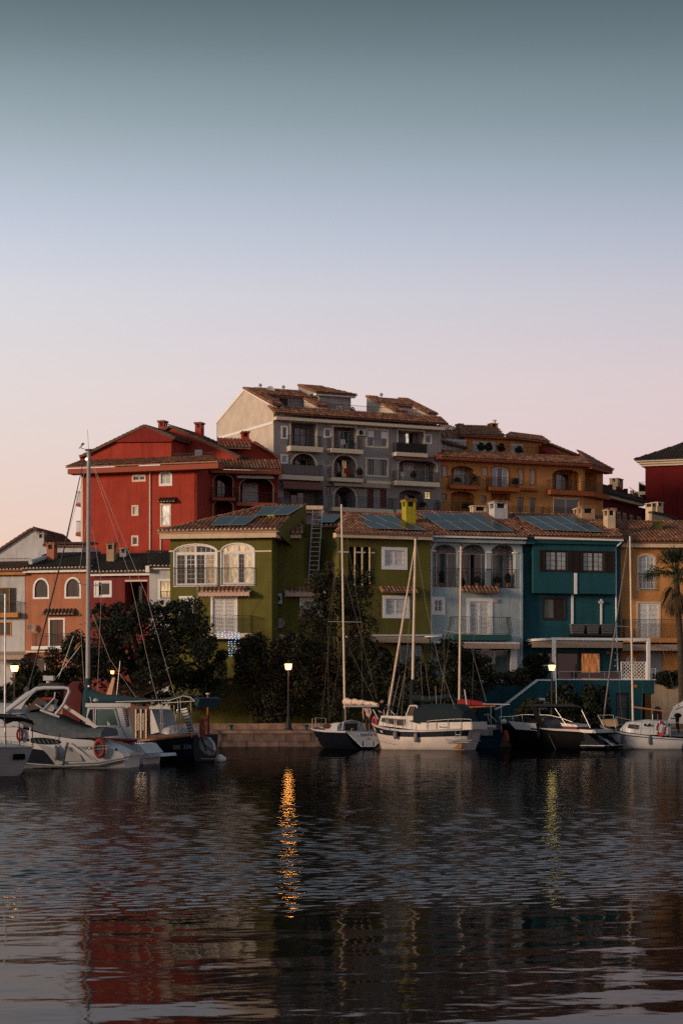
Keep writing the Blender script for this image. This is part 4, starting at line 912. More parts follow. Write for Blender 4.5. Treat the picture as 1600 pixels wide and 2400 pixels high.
    # white gabled house, far left
    f4 = Fr(40, 176, -10, GZ); th4 = thing('townhouse', f4, 'white gabled house far left with brown roof and white chimney', 'house')
    pg = [f4.p(px, py) for px, py in ((-120,1340), (-60,1330), (0,1293), (80,1240), (108,1268), (108,1340))]
    part(th4, 'gable_wall', MB().prism([(p.x, p.z) for p in pg], 0, .3), 'white_render', f4); part(th4, 'wall_base', MB().box(pg[0].x, pg[5].x, .002, 6, 0, pg[0].z+.1), 'white_render', f4)
    a, b, c = pg[1], pg[3], pg[4]
    tile_roof(th4, f4, [Vector((a.x,8,a.z+.05)), Vector((a.x,-.3,a.z+.05)), Vector((b.x,-.3,b.z+.12)), Vector((b.x,8,b.z+.12))], 'brown_tile', .27, .42, mortar=False)
    tile_roof(th4, f4, [Vector((c.x+.2,-.3,c.z)), Vector((c.x+.2,8,c.z)), Vector((b.x,8,b.z+.12)), Vector((b.x,-.3,b.z+.12))], 'brown_tile', .27, .42, mortar=False)
    chimney(th4, f4, 89, 103, 1249, 1300, -.6, .6, 'white_render')
    f5 = Fr(60, 168, -10, GZ); th5 = thing('townhouse', f5, 'small white house with flat tiled edge between gable and mast', 'house')
    part(th5, 'wall', box_px(f5, (100,1277,192,1340), 0, 5), 'white_render', f5); e0, e1 = f5.p(100,1278,-.4), f5.p(194,1278,-.4)
    tile_roof(th5, f5, [e0, e1, (e1.x, 4, e1.z+.5), (e0.x, 4, e0.z+.5)], 'brown_tile', .27, .42, mortar=False)
def f2_py(f, px, z): return HY-(z+f.O.z-CH)*FPX/f.t(px)
side_blocks()
# ---------------------------------------------------------------- green house
def green_house():
    fr = Fr(637, 132, -10, GZ); f2 = Fr(637, 134.2, 4, GZ); f3 = Fr(794, 133.6, 21, GZ)
    th = thing('green_house', fr, 'olive green house with big white arched windows and tiled hoods', 'house')
    M = 'green_render'; H = []; XL = fr.x(399); ze = fr.z(520, 1262)
    ww = [('glass', 'glass', 'glass', 'glow_soft'), ('glow_soft', 'glow_warm', 'glass', 'glow_warm')]  # glowing panes: warm reflections in the arched windows put in as emission
    for (r, mats) in (((409,1276,508,1373), ww[0]), ((519,1274,595,1371), ww[1])):
        x0, x1, z0, z1 = fr.rect(r); H.append((x0, x1, z0, z1, 0.45)); zt = z0+(z1-z0)*.79
        w = part(th, 'arched_window', ring(MB(), x0, x1, z0, z1, .10, .05, .14, .45).box(x0+.1, x1-.1, .055, .14, zt-.05, zt+.06).box((x0+x1)/2-.05, (x0+x1)/2+.05, .06, .139, z0+.1, z1-.12), 'white_paint', fr)
        part(w, 'window_surround', ring(MB(), x0-.06, x1+.06, z0-.05, z1+.06, .07, -.02, .03, .5), 'white_paint', fr)
        for k in range(4):
            a, b = x0+.1+(x1-x0-.2)*k/4, x0+.1+(x1-x0-.2)*(k+1)/4
            lf = MB(); ring(lf, a+.01, b-.01, z0+.1, zt-.06, .055, .065, .12)
            part(w, 'casement', lf, 'white_paint', fr); part(w, 'pane', MB().box(a+.06, b-.06, .112, .118, z0+.15, zt-.11), mats[k], fr)
            br = MB()
            for q in (1,): br.box((a+b)/2-.012, (a+b)/2+.012, .098, .11, z0+.15, zt-.11)
            for q in range(1, 6): zz = z0+.15+(zt-z0-.26)*q/6; br.box(a+.06, b-.06, .099, .111, zz-.012, zz+.012)
            part(w, 'glazing_bar', br, 'white_paint' if k % 2 else 'awning_beige', fr, kind='stuff')
        for k in range(2):
            a, b = (x0+.1, (x0+x1)/2-.05) if k == 0 else ((x0+x1)/2+.05, x1-.1)
            pl = [(a, zt+.06), (b, zt+.06)]+[(xx, z1-.45+.45*math.sqrt(max(0, 1-((xx-(x0+x1)/2)/((x1-x0)/2))**2))-.06) for xx in np.linspace(b, a, 8)]
            part(w, 'fanlight', MB().prism(pl, .112, .118), mats[k*2+1] if mats[0] != 'glass' else ['glow_soft','glass'][k], fr)
            br = MB()
            for q in range(1, 4): xx = a+(b-a)*q/4; br.box(xx-.012, xx+.012, .098, .11, zt+.06, z1-.2)
            part(w, 'glazing_bar', br, 'white_paint', fr, kind='stuff')
        railing(w, fr, [(x0, -.02), (x0, -.16), (x1, -.16), (x1, -.02)], z0-.02, fr.z((r[0]+r[2])/2, 1331), .12, 'iron', .008)
    for a, b in ((396,409), (508,519), (595,636)): part(th, 'string_course', box_px(fr, (a,1290,b,1293.5), -.05, 0), 'cream_paint', fr)
    win(th, fr, (494,1397,557,1484), H, 'shutter', 5, nx=2, trim_mat='white_paint', sill=False); win(th, fr, (420,1397,455,1446), H, 'shutter', 5, nx=1)
    canopy(th, fr, (469,1377,575,1387), .55); awning(th, fr, (465,1389,584,1398), .7, 'awning_pink', drop=.2)
    for px in (466, 582): c = fr.p(px,1398,-.6); part(th, 'awning_rod', MB().tube([c, fr.p(px,1444,-.1)], .012, 5), 'alu', fr)
    b = balcony(th, fr, 477, 588, 1484, 1497, .8, 1443)
    part(th, 'wall', wall(MB(), XL, 0, 0, ze, H), M, fr); part(th, 'side_wall', MB().box(-.25, 0, .01, 2.5, 0, ze), M, fr); part(th, 'side_wall', MB().box(XL, XL+.2, .01, 7, 0, ze), M, fr)
    # cornice: two mouldings and returns
    xa, xb = fr.x(374,-.6), fr.x(647,-.6); z1_ = fr.z(510,1244,-.6)
    part(th, 'cornice', MB().box(xa, xb, -.6, .02, ze-.02, ze+.30).box(xa-.1, xb+.08, -.7, .02, ze+.302, z1_), 'cream_render', fr)
    part(th, 'cornice', MB().box(xb-.4, xb+.06, .021, 2.4, ze, z1_-.003), 'cream_render', fr)
    run = 5.2; zr = fr.z(660, 1185, run)
    R = tile_roof(th, fr, [(xa-.15,-.78,z1_+.02), (xb+.05,-.78,z1_+.02), (fr.x(711,run),run,zr), (fr.x(618,run),run,zr)], 'clay_tile', .255, .40, singles=300)
    tile_roof(th, fr, [(xa-.15,run,z1_+.02), (xa-.15,-.78,z1_+.02), (fr.x(618,run),run,zr), (fr.x(618,run)-.2,run+.5,zr)], 'clay_tile', .255, .40, mortar=False)
    panels(th, fr, R, [(493,1231),(575,1230),(604,1209.5),(516,1210.5)], 2, 1); panels(th, fr, R, [(594,1208),(675,1206),(710,1185),(620,1187)], 2, 1)
    part(th, 'back_wall', MB().box(XL, fr.x(711,run), run, run+.2, 0, z1_), M, fr); part(th, 'back_wall', MB().box(fr.x(622,run), fr.x(711,run), run+.002, run+.2, z1_, zr-.05), M, fr)
    ex = fr.x(711,run)
    part(th, 'verge_wall', MB().hexa([(xb-.15,-.6,z1_-.1),(xb+.02,-.6,z1_-.1),(ex+.17,run,ze-1),(ex,run,ze-1),(xb-.15,-.6,z1_+.06),(xb+.02,-.6,z1_+.06),(ex+.17,run,zr+.1),(ex,run,zr+.1)]), M, fr)
    ch = chimney(th, fr, 629, 641, 1206, 1226, 1.9, .35, 'yellow_render', cap=None)
    pipe(th, fr, [(463,1372),(463,1442)], -.10, .025, 'alu')
    # set-back middle part
    H2 = []; x2l, x2r = f2.x(630), f2.x(712); ze2 = f2.z(690,1260)
    win(th, f2, (702,1400,757,1445), H2, 'shutter', 5, nx=2); canopy(th, f2, (679,1378,746,1388), .5); awning(th, f2, (668,1389,763,1399), .6, 'awning_pink', drop=.2)
    acunit(th, f2, (642,1391,661,1415)); dish(th, f2, 657, 1461, 11.5, 0, 'dish_rust', (-.2,.25))
    part(th, 'flower_ledge', box_px(f2, (655,1486,702,1496), -.5, 0), 'cream_render', f2)
    part(th, 'wall', wall(MB(), x2l, f2.x(800), 0, f2.z(712,1375), H2), M, f2); part(th, 'wall', MB().box(x2l, x2r, .0, .25, f2.z(712,1374.8), ze2), M, f2)
    part(th, 'stair_wall', MB().box(x2r, x2r+.2, .26, 2.4, f2.z(712,1374), ze2), M, f2); part(th, 'stair_back', MB().box(x2r, f2.x(800), 2.4, 2.6, 0, f2.z(760,1228,2.4)), M, f2)
    hb = []; hb = part(th, 'stair_opening', box_px(f2, (752,1266,797,1400), 2.3, 2.39), 'interior_dark', f2)
    part(th, 'stair_floor', MB().box(x2r+.2, f2.x(800), .26, 2.4, f2.z(712,1378), f2.z(712,1375)-.01), M, f2)
    part(th, 'cornice', box_px(f2, (655,1248,706,1261), -.4, 0), 'cream_render', f2)
    tile_roof(th, f2, [f2.p(650,1249,-.5), f2.p(707,1249,-.5), f2.p(716,1216,2.6), f2.p(672,1222,2.6)], 'clay_tile', .255, .4)
    Rm = tile_roof(th, f2, [f2.p(730,1232,2.0), f2.p(812,1232,2.0), f2.p(818,1205,6), f2.p(752,1205,6)], 'clay_tile', .255, .4, singles=120)
    panels(th, f2, Rm, [(742,1224),(781,1224),(801,1207),(757,1207)], 1, 1)
    part(th, 'roof_box', box_px(f2, (716,1185,757,1194), 4.2, 4.8), 'cream_render', f2)
    l0, l1 = f2.p(722,1368,.5), f2.p(733,1196,1.6); r0, r1 = f2.p(744,1368,.5), f2.p(755,1196,1.6); lm = MB()
    lm.tube([l0, l1], .035, 6); lm.tube([r0, r1], .035, 6)
    for k in range(1, 16): t = k/16; lm.tube([l0+(l1-l0)*t, r0+(r1-r0)*t], .018, 5)
    part(th, 'roof_ladder', lm, 'alu', f2)
    # right-hand part
    H3 = []; x3, ze3 = f3.x(1008), f3.z(900, 1259)
    win(th, f3, (894,1282.5,954,1335), H3, 'shutter', 7, nx=2); win(th, f3, (896,1396,959,1449), H3, 'shutter', 7, nx=2); canopy(th, f3, (895,1378,981,1388), .5)
    for a in (816, 833, 850): niche(th, f3, (a, 1281, a+15, 1372), H3, .6, M, rise=.2)
    for a in (831.5, 848.5, 866): part(th, 'slender_column', MB().tube([f3.p(a,1372,-.05), f3.p(a,1283,-.05)], .05, 8), 'cream_render', f3, smooth=True)
    part(th, 'string_course', box_px(f3, (794,1292,817,1295), -.06, 0), 'cream_paint', f3); part(th, 'string_course', box_px(f3, (830,1293,856,1296), -.09, 0), 'cream_paint', f3); part(th, 'string_course', box_px(f3, (864,1294,878,1297), -.06, 0), 'cream_paint', f3)
    H3.append((*f3.rect((936,1512,992,1590)),))
    win(th, f3, (936,1512,992,1590), None, 'glass_curtain', 0, nx=2, d=.2)
    niche(th, f3, (860,1516,925,1590), H3, 1.2, M, rise=.9)
    part(th, 'wall', wall(MB(), 0, x3, 0, ze3, H3), M, f3); part(th, 'side_wall', MB().box(0, .2, .01, 5, 0, ze3), M, f3); part(th, 'back_wall', MB().box(.2, x3, 7, 7.2, 0, ze3), M, f3)
    zf = fascia(th, f3, (788,1248), (1014,1255), 11, -.55, 0.02, 'cream_render')
    rn = 4.8; zr3 = f3.z(870,1201,rn)
    R3 = tile_roof(th, f3, [(f3.x(787,-.65),-.65,zf+.02), (f3.x(1016,-.65),-.65,zf+.02), (f3.x(990,rn),rn,zr3), (f3.x(812,rn),rn,zr3)], 'clay_tile', .255, .40, singles=300)
    panels(th, f3, R3, [(869,1222.5),(950,1225),(917,1207),(838,1206.5)], 2, 1); panels(th, f3, R3, [(872,1238),(1000,1242.5),(957,1225.5),(841,1223)], 3, 1)
    chimney(th, f3, 951, 974, 1172, 1226, 1.9, .7, 'yellow_render')
    # bracketed awning and pale pergola rail over the ground floor
    awning(th, f3, (850,1497,1006,1507), 1.0, 'awning_beige', drop=.15)
    pa, pb = f3.p(850,1489,-3.0), f3.p(1041,1489,-3.0); mb = MB().bar(pa, pb, .10, .10).bar(pb, f3.p(1041,1600,-3.0), .09, .09).bar(pb, (pb.x, 0, pb.z), .08, .08).bar(pa, (pa.x, 0, pa.z), .08, .08)
    part(th, 'pergola', mb, 'white_paint', f3)
    # garden terrace wall towards the quay: sloped end
    tf = Fr(560, 128.5, -4, GZ); pl = [tf.p(px, py) for px, py in ((470,1612),(513,1590),(592,1590),(592,1712),(470,1712))]
    part(th, 'garden_wall', MB().prism([(p.x, max(p.z, 0)) for p in pl], 0, .3), M, tf)
    part(th, 'coping', MB().bar(pl[0]+Vector((0,.15,.04)), pl[1]+Vector((0,.15,.04)), .4, .08).bar(pl[1]+Vector((0,.15,.04)), pl[2]+Vector((0,.15,.04)), .4, .08), 'cream_render', tf)
    part(th, 'wall_sign', box_px(tf, (534,1596,545,1605), -.03, 0), 'orange_sign', tf)
    g2 = Fr(760, 129.0, 5, GZ); part(th, 'garden_wall', MB().box(g2.x(600), g2.x(1060), 0, .3, 0, g2.z(800,1592)), M, g2); part(th, 'terrace_floor', MB().box(g2.x(600), g2.x(1060), .31, 4.5, g2.z(800,1592)-.3, g2.z(800,1592)-.1), 'paving', g2)
    # blue fairy lights hung below the balcony
    li = obj('string_lights', None, None, fr.M); tag(li, 'string of tiny blue lights hanging below the green house balcony', 'lights')
    random.seed(4); k = 0; pts = []
    for j in range(7):
        px = 512+j*8.0; n = 3 if px < 535 else 11
        wr = []
        for i in range(n):
            p = fr.p(px+random.uniform(-2,2), 1482+i*5.4+random.uniform(-1.5,1.5), -.88); wr.append(p)
            obj('bulb', BULB, li, fr.M @ Matrix.Translation(p))
        obj('cable', MB().tube(wr, .005, 4).mesh('cable', 'wire'), li)
BULB = MB().ellip((0,0,0), (.02,.02,.02), 8, 6).mesh('bulb', 'led_blue')
green_house()

# ---------------------------------------------------------------- pale blue house
def blue_house():
    fr = Fr(1008.5, 136.2, 18, GZ); th = thing('blue_house', fr, 'pale blue house with triple arched loggia and bulging balcony', 'house')
    M = 'blue_render'; H = []; X1 = fr.x(1223); ze = fr.z(1115, 1262)
    # loggia: three arches on slim columns, one room behind
    zf, zs = fr.z(1111,1377), fr.z(1111,1294); dep = 1.7
    A = [(1014,1071), (1081,1139), (1150,1207.5)]
    for a, b in A: H.append((fr.x(a), fr.x(b), zf, fr.z((a+b)/2,1276), .52))
    xl, xr = fr.x(1014), fr.x(1207.5); rm = MB(); zc = fr.z(1111,1274)
    rm.quad((xl,dep,zf),(xr,dep,zf),(xr,dep,zc),(xl,dep,zc)); rm.quad((xl,.25,zf),(xr,.25,zf),(xr,dep,zf),(xl,dep,zf)); rm.quad((xl,.25,zc),(xl,dep,zc),(xr,dep,zc),(xr,.25,zc)); rm.quad((xl,.25,zf),(xl,dep,zf),(xl,dep,zc),(xl,.25,zc)); rm.quad((xr,.25,zf),(xr,.25,zc),(xr,dep,zc),(xr,dep,zf))
    part(th, 'loggia', rm, 'white_render', fr)
    win(th, fr, (1020,1298,1178,1376), None, ['glass_green','glass_green','glass','glass','glass_green','glass_green'], nx=6, d=dep-.05, sash_mat='alu')
    for a in (1011, 1073, 1142, 1203):
        part(th, 'capital', MB().box(fr.x(a-1), fr.x(a+9), -.07, .27, zs-.03, zs+.06), 'white_paint', fr)
    railing(th, fr, [(xl, -.05), (xr, -.05)], zf, fr.z(1111,1333), .115)
    canopy(th, fr, (1081,1376,1172,1388), .5); win(th, fr, (1011,1399,1042,1441), H, 'glass', 7, nx=2, nz=2)
    dw = win(th, fr, (1093,1402,1153.5,1488), H, 'shutter', 7.5, nx=2, sill=False)
    part(th, 'alarm_box', box_px(fr, (1157,1404,1165,1412), -.1, 0), 'cloth_pink', fr)
    balcony(th, fr, 1062, 1198, 1487, 1501, .75, 1446, 'green_trim', sp=.15, bulge=.16)
    # ground floor
    H.append((*fr.rect((1040,1520,1196,1592)),)); win(th, fr, (1040,1524,1196,1592), None, ['glass_green','glass_green','glass_curtain','glass_green'], nx=4, d=.22, sash_mat='alu')
    part(th, 'pilaster', box_px(fr, (1196,1521,1211,1600), -.12, 0), 'white_paint', fr)
    awning(th, fr, (1030,1509,1217,1520), 1.0, 'awning_beige', drop=.12, scallop=False); part(th, 'awning_case', box_px(fr, (1016,1504.5,1217,1509), -.6, 0), 'white_paint', fr)
    part(th, 'wall', wall(MB(), 0, X1, 0, ze, H), M, fr); part(th, 'side_wall', MB().box(0, .2, .26, 7, 0, ze), M, fr); part(th, 'back_wall', MB().box(.2, X1, 7, 7.2, 0, ze), M, fr)
    part(th, 'corner_strip', MB().box(X1-.14, X1+.02, -.05, .05, 0, ze-.9), 'blue_render', fr)
    zg = fascia(th, fr, (1012,1262), (1232,1268), 7, -.4, .02, 'blue_render')
    gutter(th, fr, (1013,1257), (1233,1262), -.55); pipe(th, fr, [(1026,1261),(1024,1265),(1010,1290),(1009.5,1510)], -.12, .045)
    za = fr.z(1115,1254,-.65); rn = 5.0; zr = fr.z(1100,1202,rn)
    R = tile_roof(th, fr, [(fr.x(1000,-.65),-.65,za), (fr.x(1234,-.65),-.65,za), (fr.x(1200,rn),rn,zr), (fr.x(962,rn),rn,zr)], 'clay_tile', .255, .40, singles=300)
    panels(th, fr, R, [(1041,1241),(1206,1245.5),(1129,1204.5),(981,1202.5)], 4, 2)
    chimney(th, fr, 1158, 1189, 1176, 1220, 3.4, 1.0, 'white_render'); chimney(th, fr, 1108, 1142, 1184, 1206, 5.2, .6, 'cream_render', cap=None)
blue_house()

# ---------------------------------------------------------------- teal house
def teal_house():
    fr = Fr(1223, 138.6, 14, GZ); th = thing('teal_house', fr, 'deep teal house with dark brown shutters and white pergola terrace', 'house')
    M = 'teal_render'; X1 = fr.x(1453); ze = fr.z(1340, 1268); H = []
    bay = -.55; bx0, bx1 = fr.x(1249,bay), fr.x(1441,bay); bz0 = fr.z(1345,1391,bay); HB = []
    for (ov, pans) in (((1263,1288,1335,1341), ((1279,1299.5),(1304,1326))), ((1353,1290,1436,1343), ((1366,1385),(1390,1412)))):
        x0, x1 = fr.x(pans[0][0]-3,bay), fr.x(pans[1][1]+3,bay); pc = (ov[0]+ov[2])/2; z0, z1 = fr.z(pc,ov[3]-2,bay), fr.z(pc,ov[1]+2,bay)
        win(th, fr, (pans[0][0]-4,ov[1]+1,pans[1][1]+4,ov[3]-1), HB, 'glass_curtain', 2, nx=2, d=bay, bars=(2,4), trim_mat='brown_wood', sash_mat='brown_wood', sash=.09)
        for s, e in ((ov[0], pans[0][0]-4.5), (pans[1][1]+4.5, ov[2])):
            a, b = fr.x(s,bay), fr.x(e,bay); louvres(th, fr, a, b, z0-.02, z1+.02, bay-.05, 'brown_wood', open_=False)
    a, b = fr.x(1337,bay), fr.x(1351,bay); louvres(th, fr, a, b, fr.z(1344,1341,bay), fr.z(1344,1290,bay), bay-.05, 'brown_wood', open_=False)
    part(th, 'bay_wall', wall(MB(), bx0, bx1, bz0, ze, HB, y=bay), M, fr)
    part(th, 'bay_side', MB().box(bx0, bx0+.2, bay+.26, -.002, bz0, ze).box(bx1-.2, bx1, bay+.26, -.002, bz0, ze).box(bx0+.002, bx1-.002, bay+.26, -.002, bz0+.002, bz0+.12), M, fr, kind='stuff')
    part(th, 'bay_side', MB().quad((bx0,bay,bz0),(bx0,bay+.27,bz0),(bx0,bay+.27,ze),(bx0,bay,ze)).quad((bx1,bay,bz0),(bx1,bay,ze),(bx1,bay+.27,ze),(bx1,bay+.27,bz0)).quad((bx0,bay,bz0),(bx1,bay,bz0),(bx1,bay+.27,bz0),(bx0,bay+.27,bz0)), M, fr, kind='stuff')
    win(th, fr, (1270,1399,1326,1454), H, ['glass_green','brown_wood'], 4, nx=2, trim_mat='brown_wood', sash_mat='brown_wood')
    for r, d_ in (((1345,1343,1351.5,1392),bay), ((1338,1393,1343,1462),0), ((1406,1404,1410,1463),0)): part(th, 'white_strip', box_px(fr, r, d_-.06, d_), 'white_paint', fr)
    part(th, 'wall_lamp', box_px(fr, (1403,1408,1413,1414), -.2, -.06), 'hardware_white', fr)
    win(th, fr, (1302,1528,1357,1596), H, 'glass', 2, nx=1, trim_mat='brown_wood', sash_mat='brown_wood'); win(th, fr, (1359,1529,1407,1596), H, 'lit_orange', 2, nx=1, trim_mat='brown_wood', sash_mat='white_paint')
    win(th, fr, (1258,1530,1296,1562), H, 'glass_green', 1.5, nx=1, trim_mat='teal_render')
    part(th, 'wall_sign', box_px(fr, (1420,1527,1427,1532), -.03, 0), 'orange_sign', fr)
    for py in (1529, 1546, 1559): part(th, 'junction_box', box_px(fr, (1439,py,1443,py+3), -.05, 0), 'hardware_white', fr)
    part(th, 'wall', wall(MB(), 0, X1, 0, ze, H), M, fr); part(th, 'side_wall', MB().box(0, .2, .26, 7, 0, ze), M, fr); part(th, 'back_wall', MB().box(.2, X1, 7, 7.2, 0, ze), M, fr)
    fascia(th, fr, (1234,1264), (1459,1270), 8, -.75, .02, 'teal_render'); gutter(th, fr, (1252,1260), (1459,1266.5), -.9)
    part(th, 'pier', box_px(fr, (1234,1252,1253,1275), -.8, -.1), 'teal_render', fr)
    pipe(th, fr, [(1456,1269),(1452,1274),(1445,1280)], -.75, .045); pipe(th, fr, [(1441.5,1278),(1443,1480),(1447,1575)], -.10, .05)
    za = fr.z(1345,1258,-.95); rn = 5.0; zr = fr.z(1320,1207,rn)
    R = tile_roof(th, fr, [(fr.x(1236,-.95),-.95,za), (fr.x(1460,-.95),-.95,za), (fr.x(1425,rn),rn,zr), (fr.x(1195,rn),rn,zr)], 'clay_tile', .255, .40, singles=300, mortar=False)
    panels(th, fr, R, [(1270,1241),(1416,1247),(1349,1211),(1206,1208)], 4, 2)
    chimney(th, fr, 1362, 1393, 1188, 1222, 3.6, .8, 'tan_render'); chimney(th, fr, 1350, 1362, 1190, 1215, 4.6, .6, 'cream_render', cap=None)
    chimney(th, fr, 1423, 1441, 1193, 1250, 1.2, .8, 'cream_render')
    # pergola and terrace
    D = -4.2; zt = fr.z(1400,1594,D)
    p0, p1 = fr.p(1296,1498,D), fr.p(1518,1498,D); zb = (p0.z+p1.z)/2
    def pv(p): return Vector((p.x, p.y, zb))
    mb = MB().bar(pv(p0)-Vector((.1,0,0)), pv(p1)+Vector((.1,0,0)), .16, .16)
    part(th, 'pergola_beam', mb, 'white_paint', fr)
    q0 = Vector((fr.x(1235), 0, zb+.03)); part(th, 'pergola_beam', MB().bar(pv(p0)-Vector((0,-.081,0)), q0, .14, .14), 'white_paint', fr); part(th, 'pergola_beam', MB().bar(pv(p1)-Vector((0,-.081,0)), (p1.x+.3, 0, zb+.03), .14, .14), 'white_paint', fr)
    for a in (1297, 1518): xx = fr.x(a, D); part(th, 'pergola_post', MB().box(xx-.1, xx+.1, D-.1, D+.1, zt, zb-.081), 'white_paint', fr)
    awning(th, fr, (1245,1505,1458,1518), 1.6, 'awning_beige', drop=.12, scallop=False)
    wx0, wx1 = fr.x(1298,D), fr.x(1540,D); Hg = []
    gate_r = fr.rect((1442,1624,1473,1712), D); Hg.append((gate_r[0], gate_r[1], 0, gate_r[3])); dr = fr.rect((1507,1625,1527,1712), D)
    part(th, 'terrace_wall', wall(MB(), wx0, fr.x(1505,D), 0, zt, Hg, y=D), M, fr); part(th, 'terrace_edge', MB().box(fr.x(1505,D), wx1, D, D+3.5, fr.z(1520,1626,D), zt), M, fr)
    part(th, 'terrace_floor', MB().box(wx0, wx1, D+.26, 0, zt-.3, zt-.05), 'paving', fr); part(th, 'terrace_coping', MB().box(wx0, wx1+.03, D-.05, D+.2, zt+.003, zt+.06), 'white_paint', fr)
    g = MB(); ring(g, gate_r[0]+.02, gate_r[1]-.02, .02, gate_r[3]-.02, .05, D+.06, D+.1)
    for k in range(1, 9): xx = gate_r[0]+(gate_r[1]-gate_r[0])*k/9; g.tube([(xx,D+.08,.05),(xx,D+.08,gate_r[3]-.05)], .014, 5)
    g.box(gate_r[0]+.05, gate_r[1]-.05, D+.065, D+.095, 1.2, 1.25); gt = part(th, 'gate', g, 'iron', fr); part(gt, 'gate_back', MB().box(gate_r[0], gate_r[1], D+.2, D+.24, 0, gate_r[3]), 'cloth_grey', fr)
    part(th, 'side_door', MB().box(dr[0], dr[1], D+1.2, D+1.3, 0, dr[3]), 'brown_wood', fr); part(th, 'wall_sign', box_px(fr, (1484,1605,1492,1611), D-.03, D), 'orange_sign', fr)
    # stair flank with white coping falling to the left
    sp = [fr.p(px, py, D) for px, py in ((1159,1664),(1186,1651),(1259,1595),(1299,1595))]
    part(th, 'stair_wall', MB().prism([(p.x, p.z) for p in sp]+[(sp[-1].x, 0), (sp[0].x, 0)], D+.004, D+.25), M, fr)
    c = MB()
    for a, b in zip(sp[:-1], sp[1:]): c.bar(a+Vector((0,.1,.03)), b+Vector((0,.1,.03)), .32, .1)
    part(th, 'stair_coping', c, 'white_paint', fr)
    part(th, 'rear_wall', MB().box(fr.x(1120,D+1.4), fr.x(1299,D+1.4), D+1.4, D+1.6, 0, fr.z(1200,1601,D+1.4)), M, fr)
    railing(th, fr, [(wx0+.3, D+.05), (fr.x(1452,D), D+.05)], zt+.06, fr.z(1380,1574,D), .9, 'alu', .02); part(th, 'glass_screen', MB().box(wx0+.3, fr.x(1452,D), D+.06, D+.07, zt+.1, fr.z(1380,1576,D)), 'glass', fr)
    # pierced white breeze-block screens
    def breeze(r, d):
        x0, x1, z0, z1 = fr.rect(r, d); s = .24; n = max(1, int(round((x1-x0)/s))); m = max(1, int(round((z1-z0)/s))); b = part(th, 'breeze_screen', ring(MB(), x0, x1, z0, z1, .05, d-.06, d+.06), 'white_paint', fr)
        for i in range(n):
            for j in range(m):
                cx, cz = x0+(x1-x0)*(i+.5)/n, z0+(z1-z0)*(j+.5)/m; obj('breeze_block', BREEZE, b, fr.M @ Matrix.Translation((cx, d, cz)) @ Matrix.Diagonal(((x1-x0)/n/.24, 1, (z1-z0)/m/.24, 1)))
    breeze((1454,1551,1513,1592), D+.1); breeze((1524,1566,1535,1594), D+.1); breeze((1262,1640,1288,1676), D-.9)
    part(th, 'screen_cap', box_px(fr, (1261,1636,1289,1640), D-1.0, D-.8), 'white_paint', fr)
    # three woven box planters on the ledge
    part(th, 'planter_ledge', box_px(fr, (1336,1486,1440,1490), -.5, 0), 'iron', fr)
    for k, (a, b, lab) in enumerate(((1338,1370,'left woven grey box planter on the teal house ledge'), (1374,1404,'middle woven grey box planter on the teal house ledge'), (1408,1438,'right woven grey box planter on the teal house ledge'))):
        x0, x1, z0, z1 = fr.rect((a,1463,b,1486), -.45); o = obj('box_planter', None, None, fr.M @ Matrix.Translation(((x0+x1)/2, -.25, z0))); tag(o, lab, 'planter', 'planters on the teal house')
        w = (x1-x0)/2; h = z1-z0; m = MB().hexa([(-w*.8,-.18,0),(w*.8,-.18,0),(w*.8,.18,0),(-w*.8,.18,0),(-w,-.2,h),(w,-.2,h),(w,.2,h),(-w,.2,h)])
        obj('basket', m.mesh('basket', 'gelcoat_grey' if False else 'cloth_grey'), o); rb = MB()
        for q in range(6): zz = h*(q+.5)/6; rb.box(-w*(.82+.18*q/6)-.006, w*(.82+.18*q/6)+.006, -.215, .21, zz-.02, zz+.02)
        obj('weave_band', rb.mesh('weave_band', 'iron'), o)
    return fr, D, zt
BREEZE = MB().torus((0,0,0), .085, .022, 'y', 12, 5).box(-.12,-.07,-.03,.03,-.02,.02).box(.07,.12,-.03,.03,-.02,.02).box(-.02,.02,-.03,.03,.07,.12).box(-.02,.02,-.03,.03,-.12,-.07).mesh('breeze_block', 'white_paint')
TEAL = teal_house()

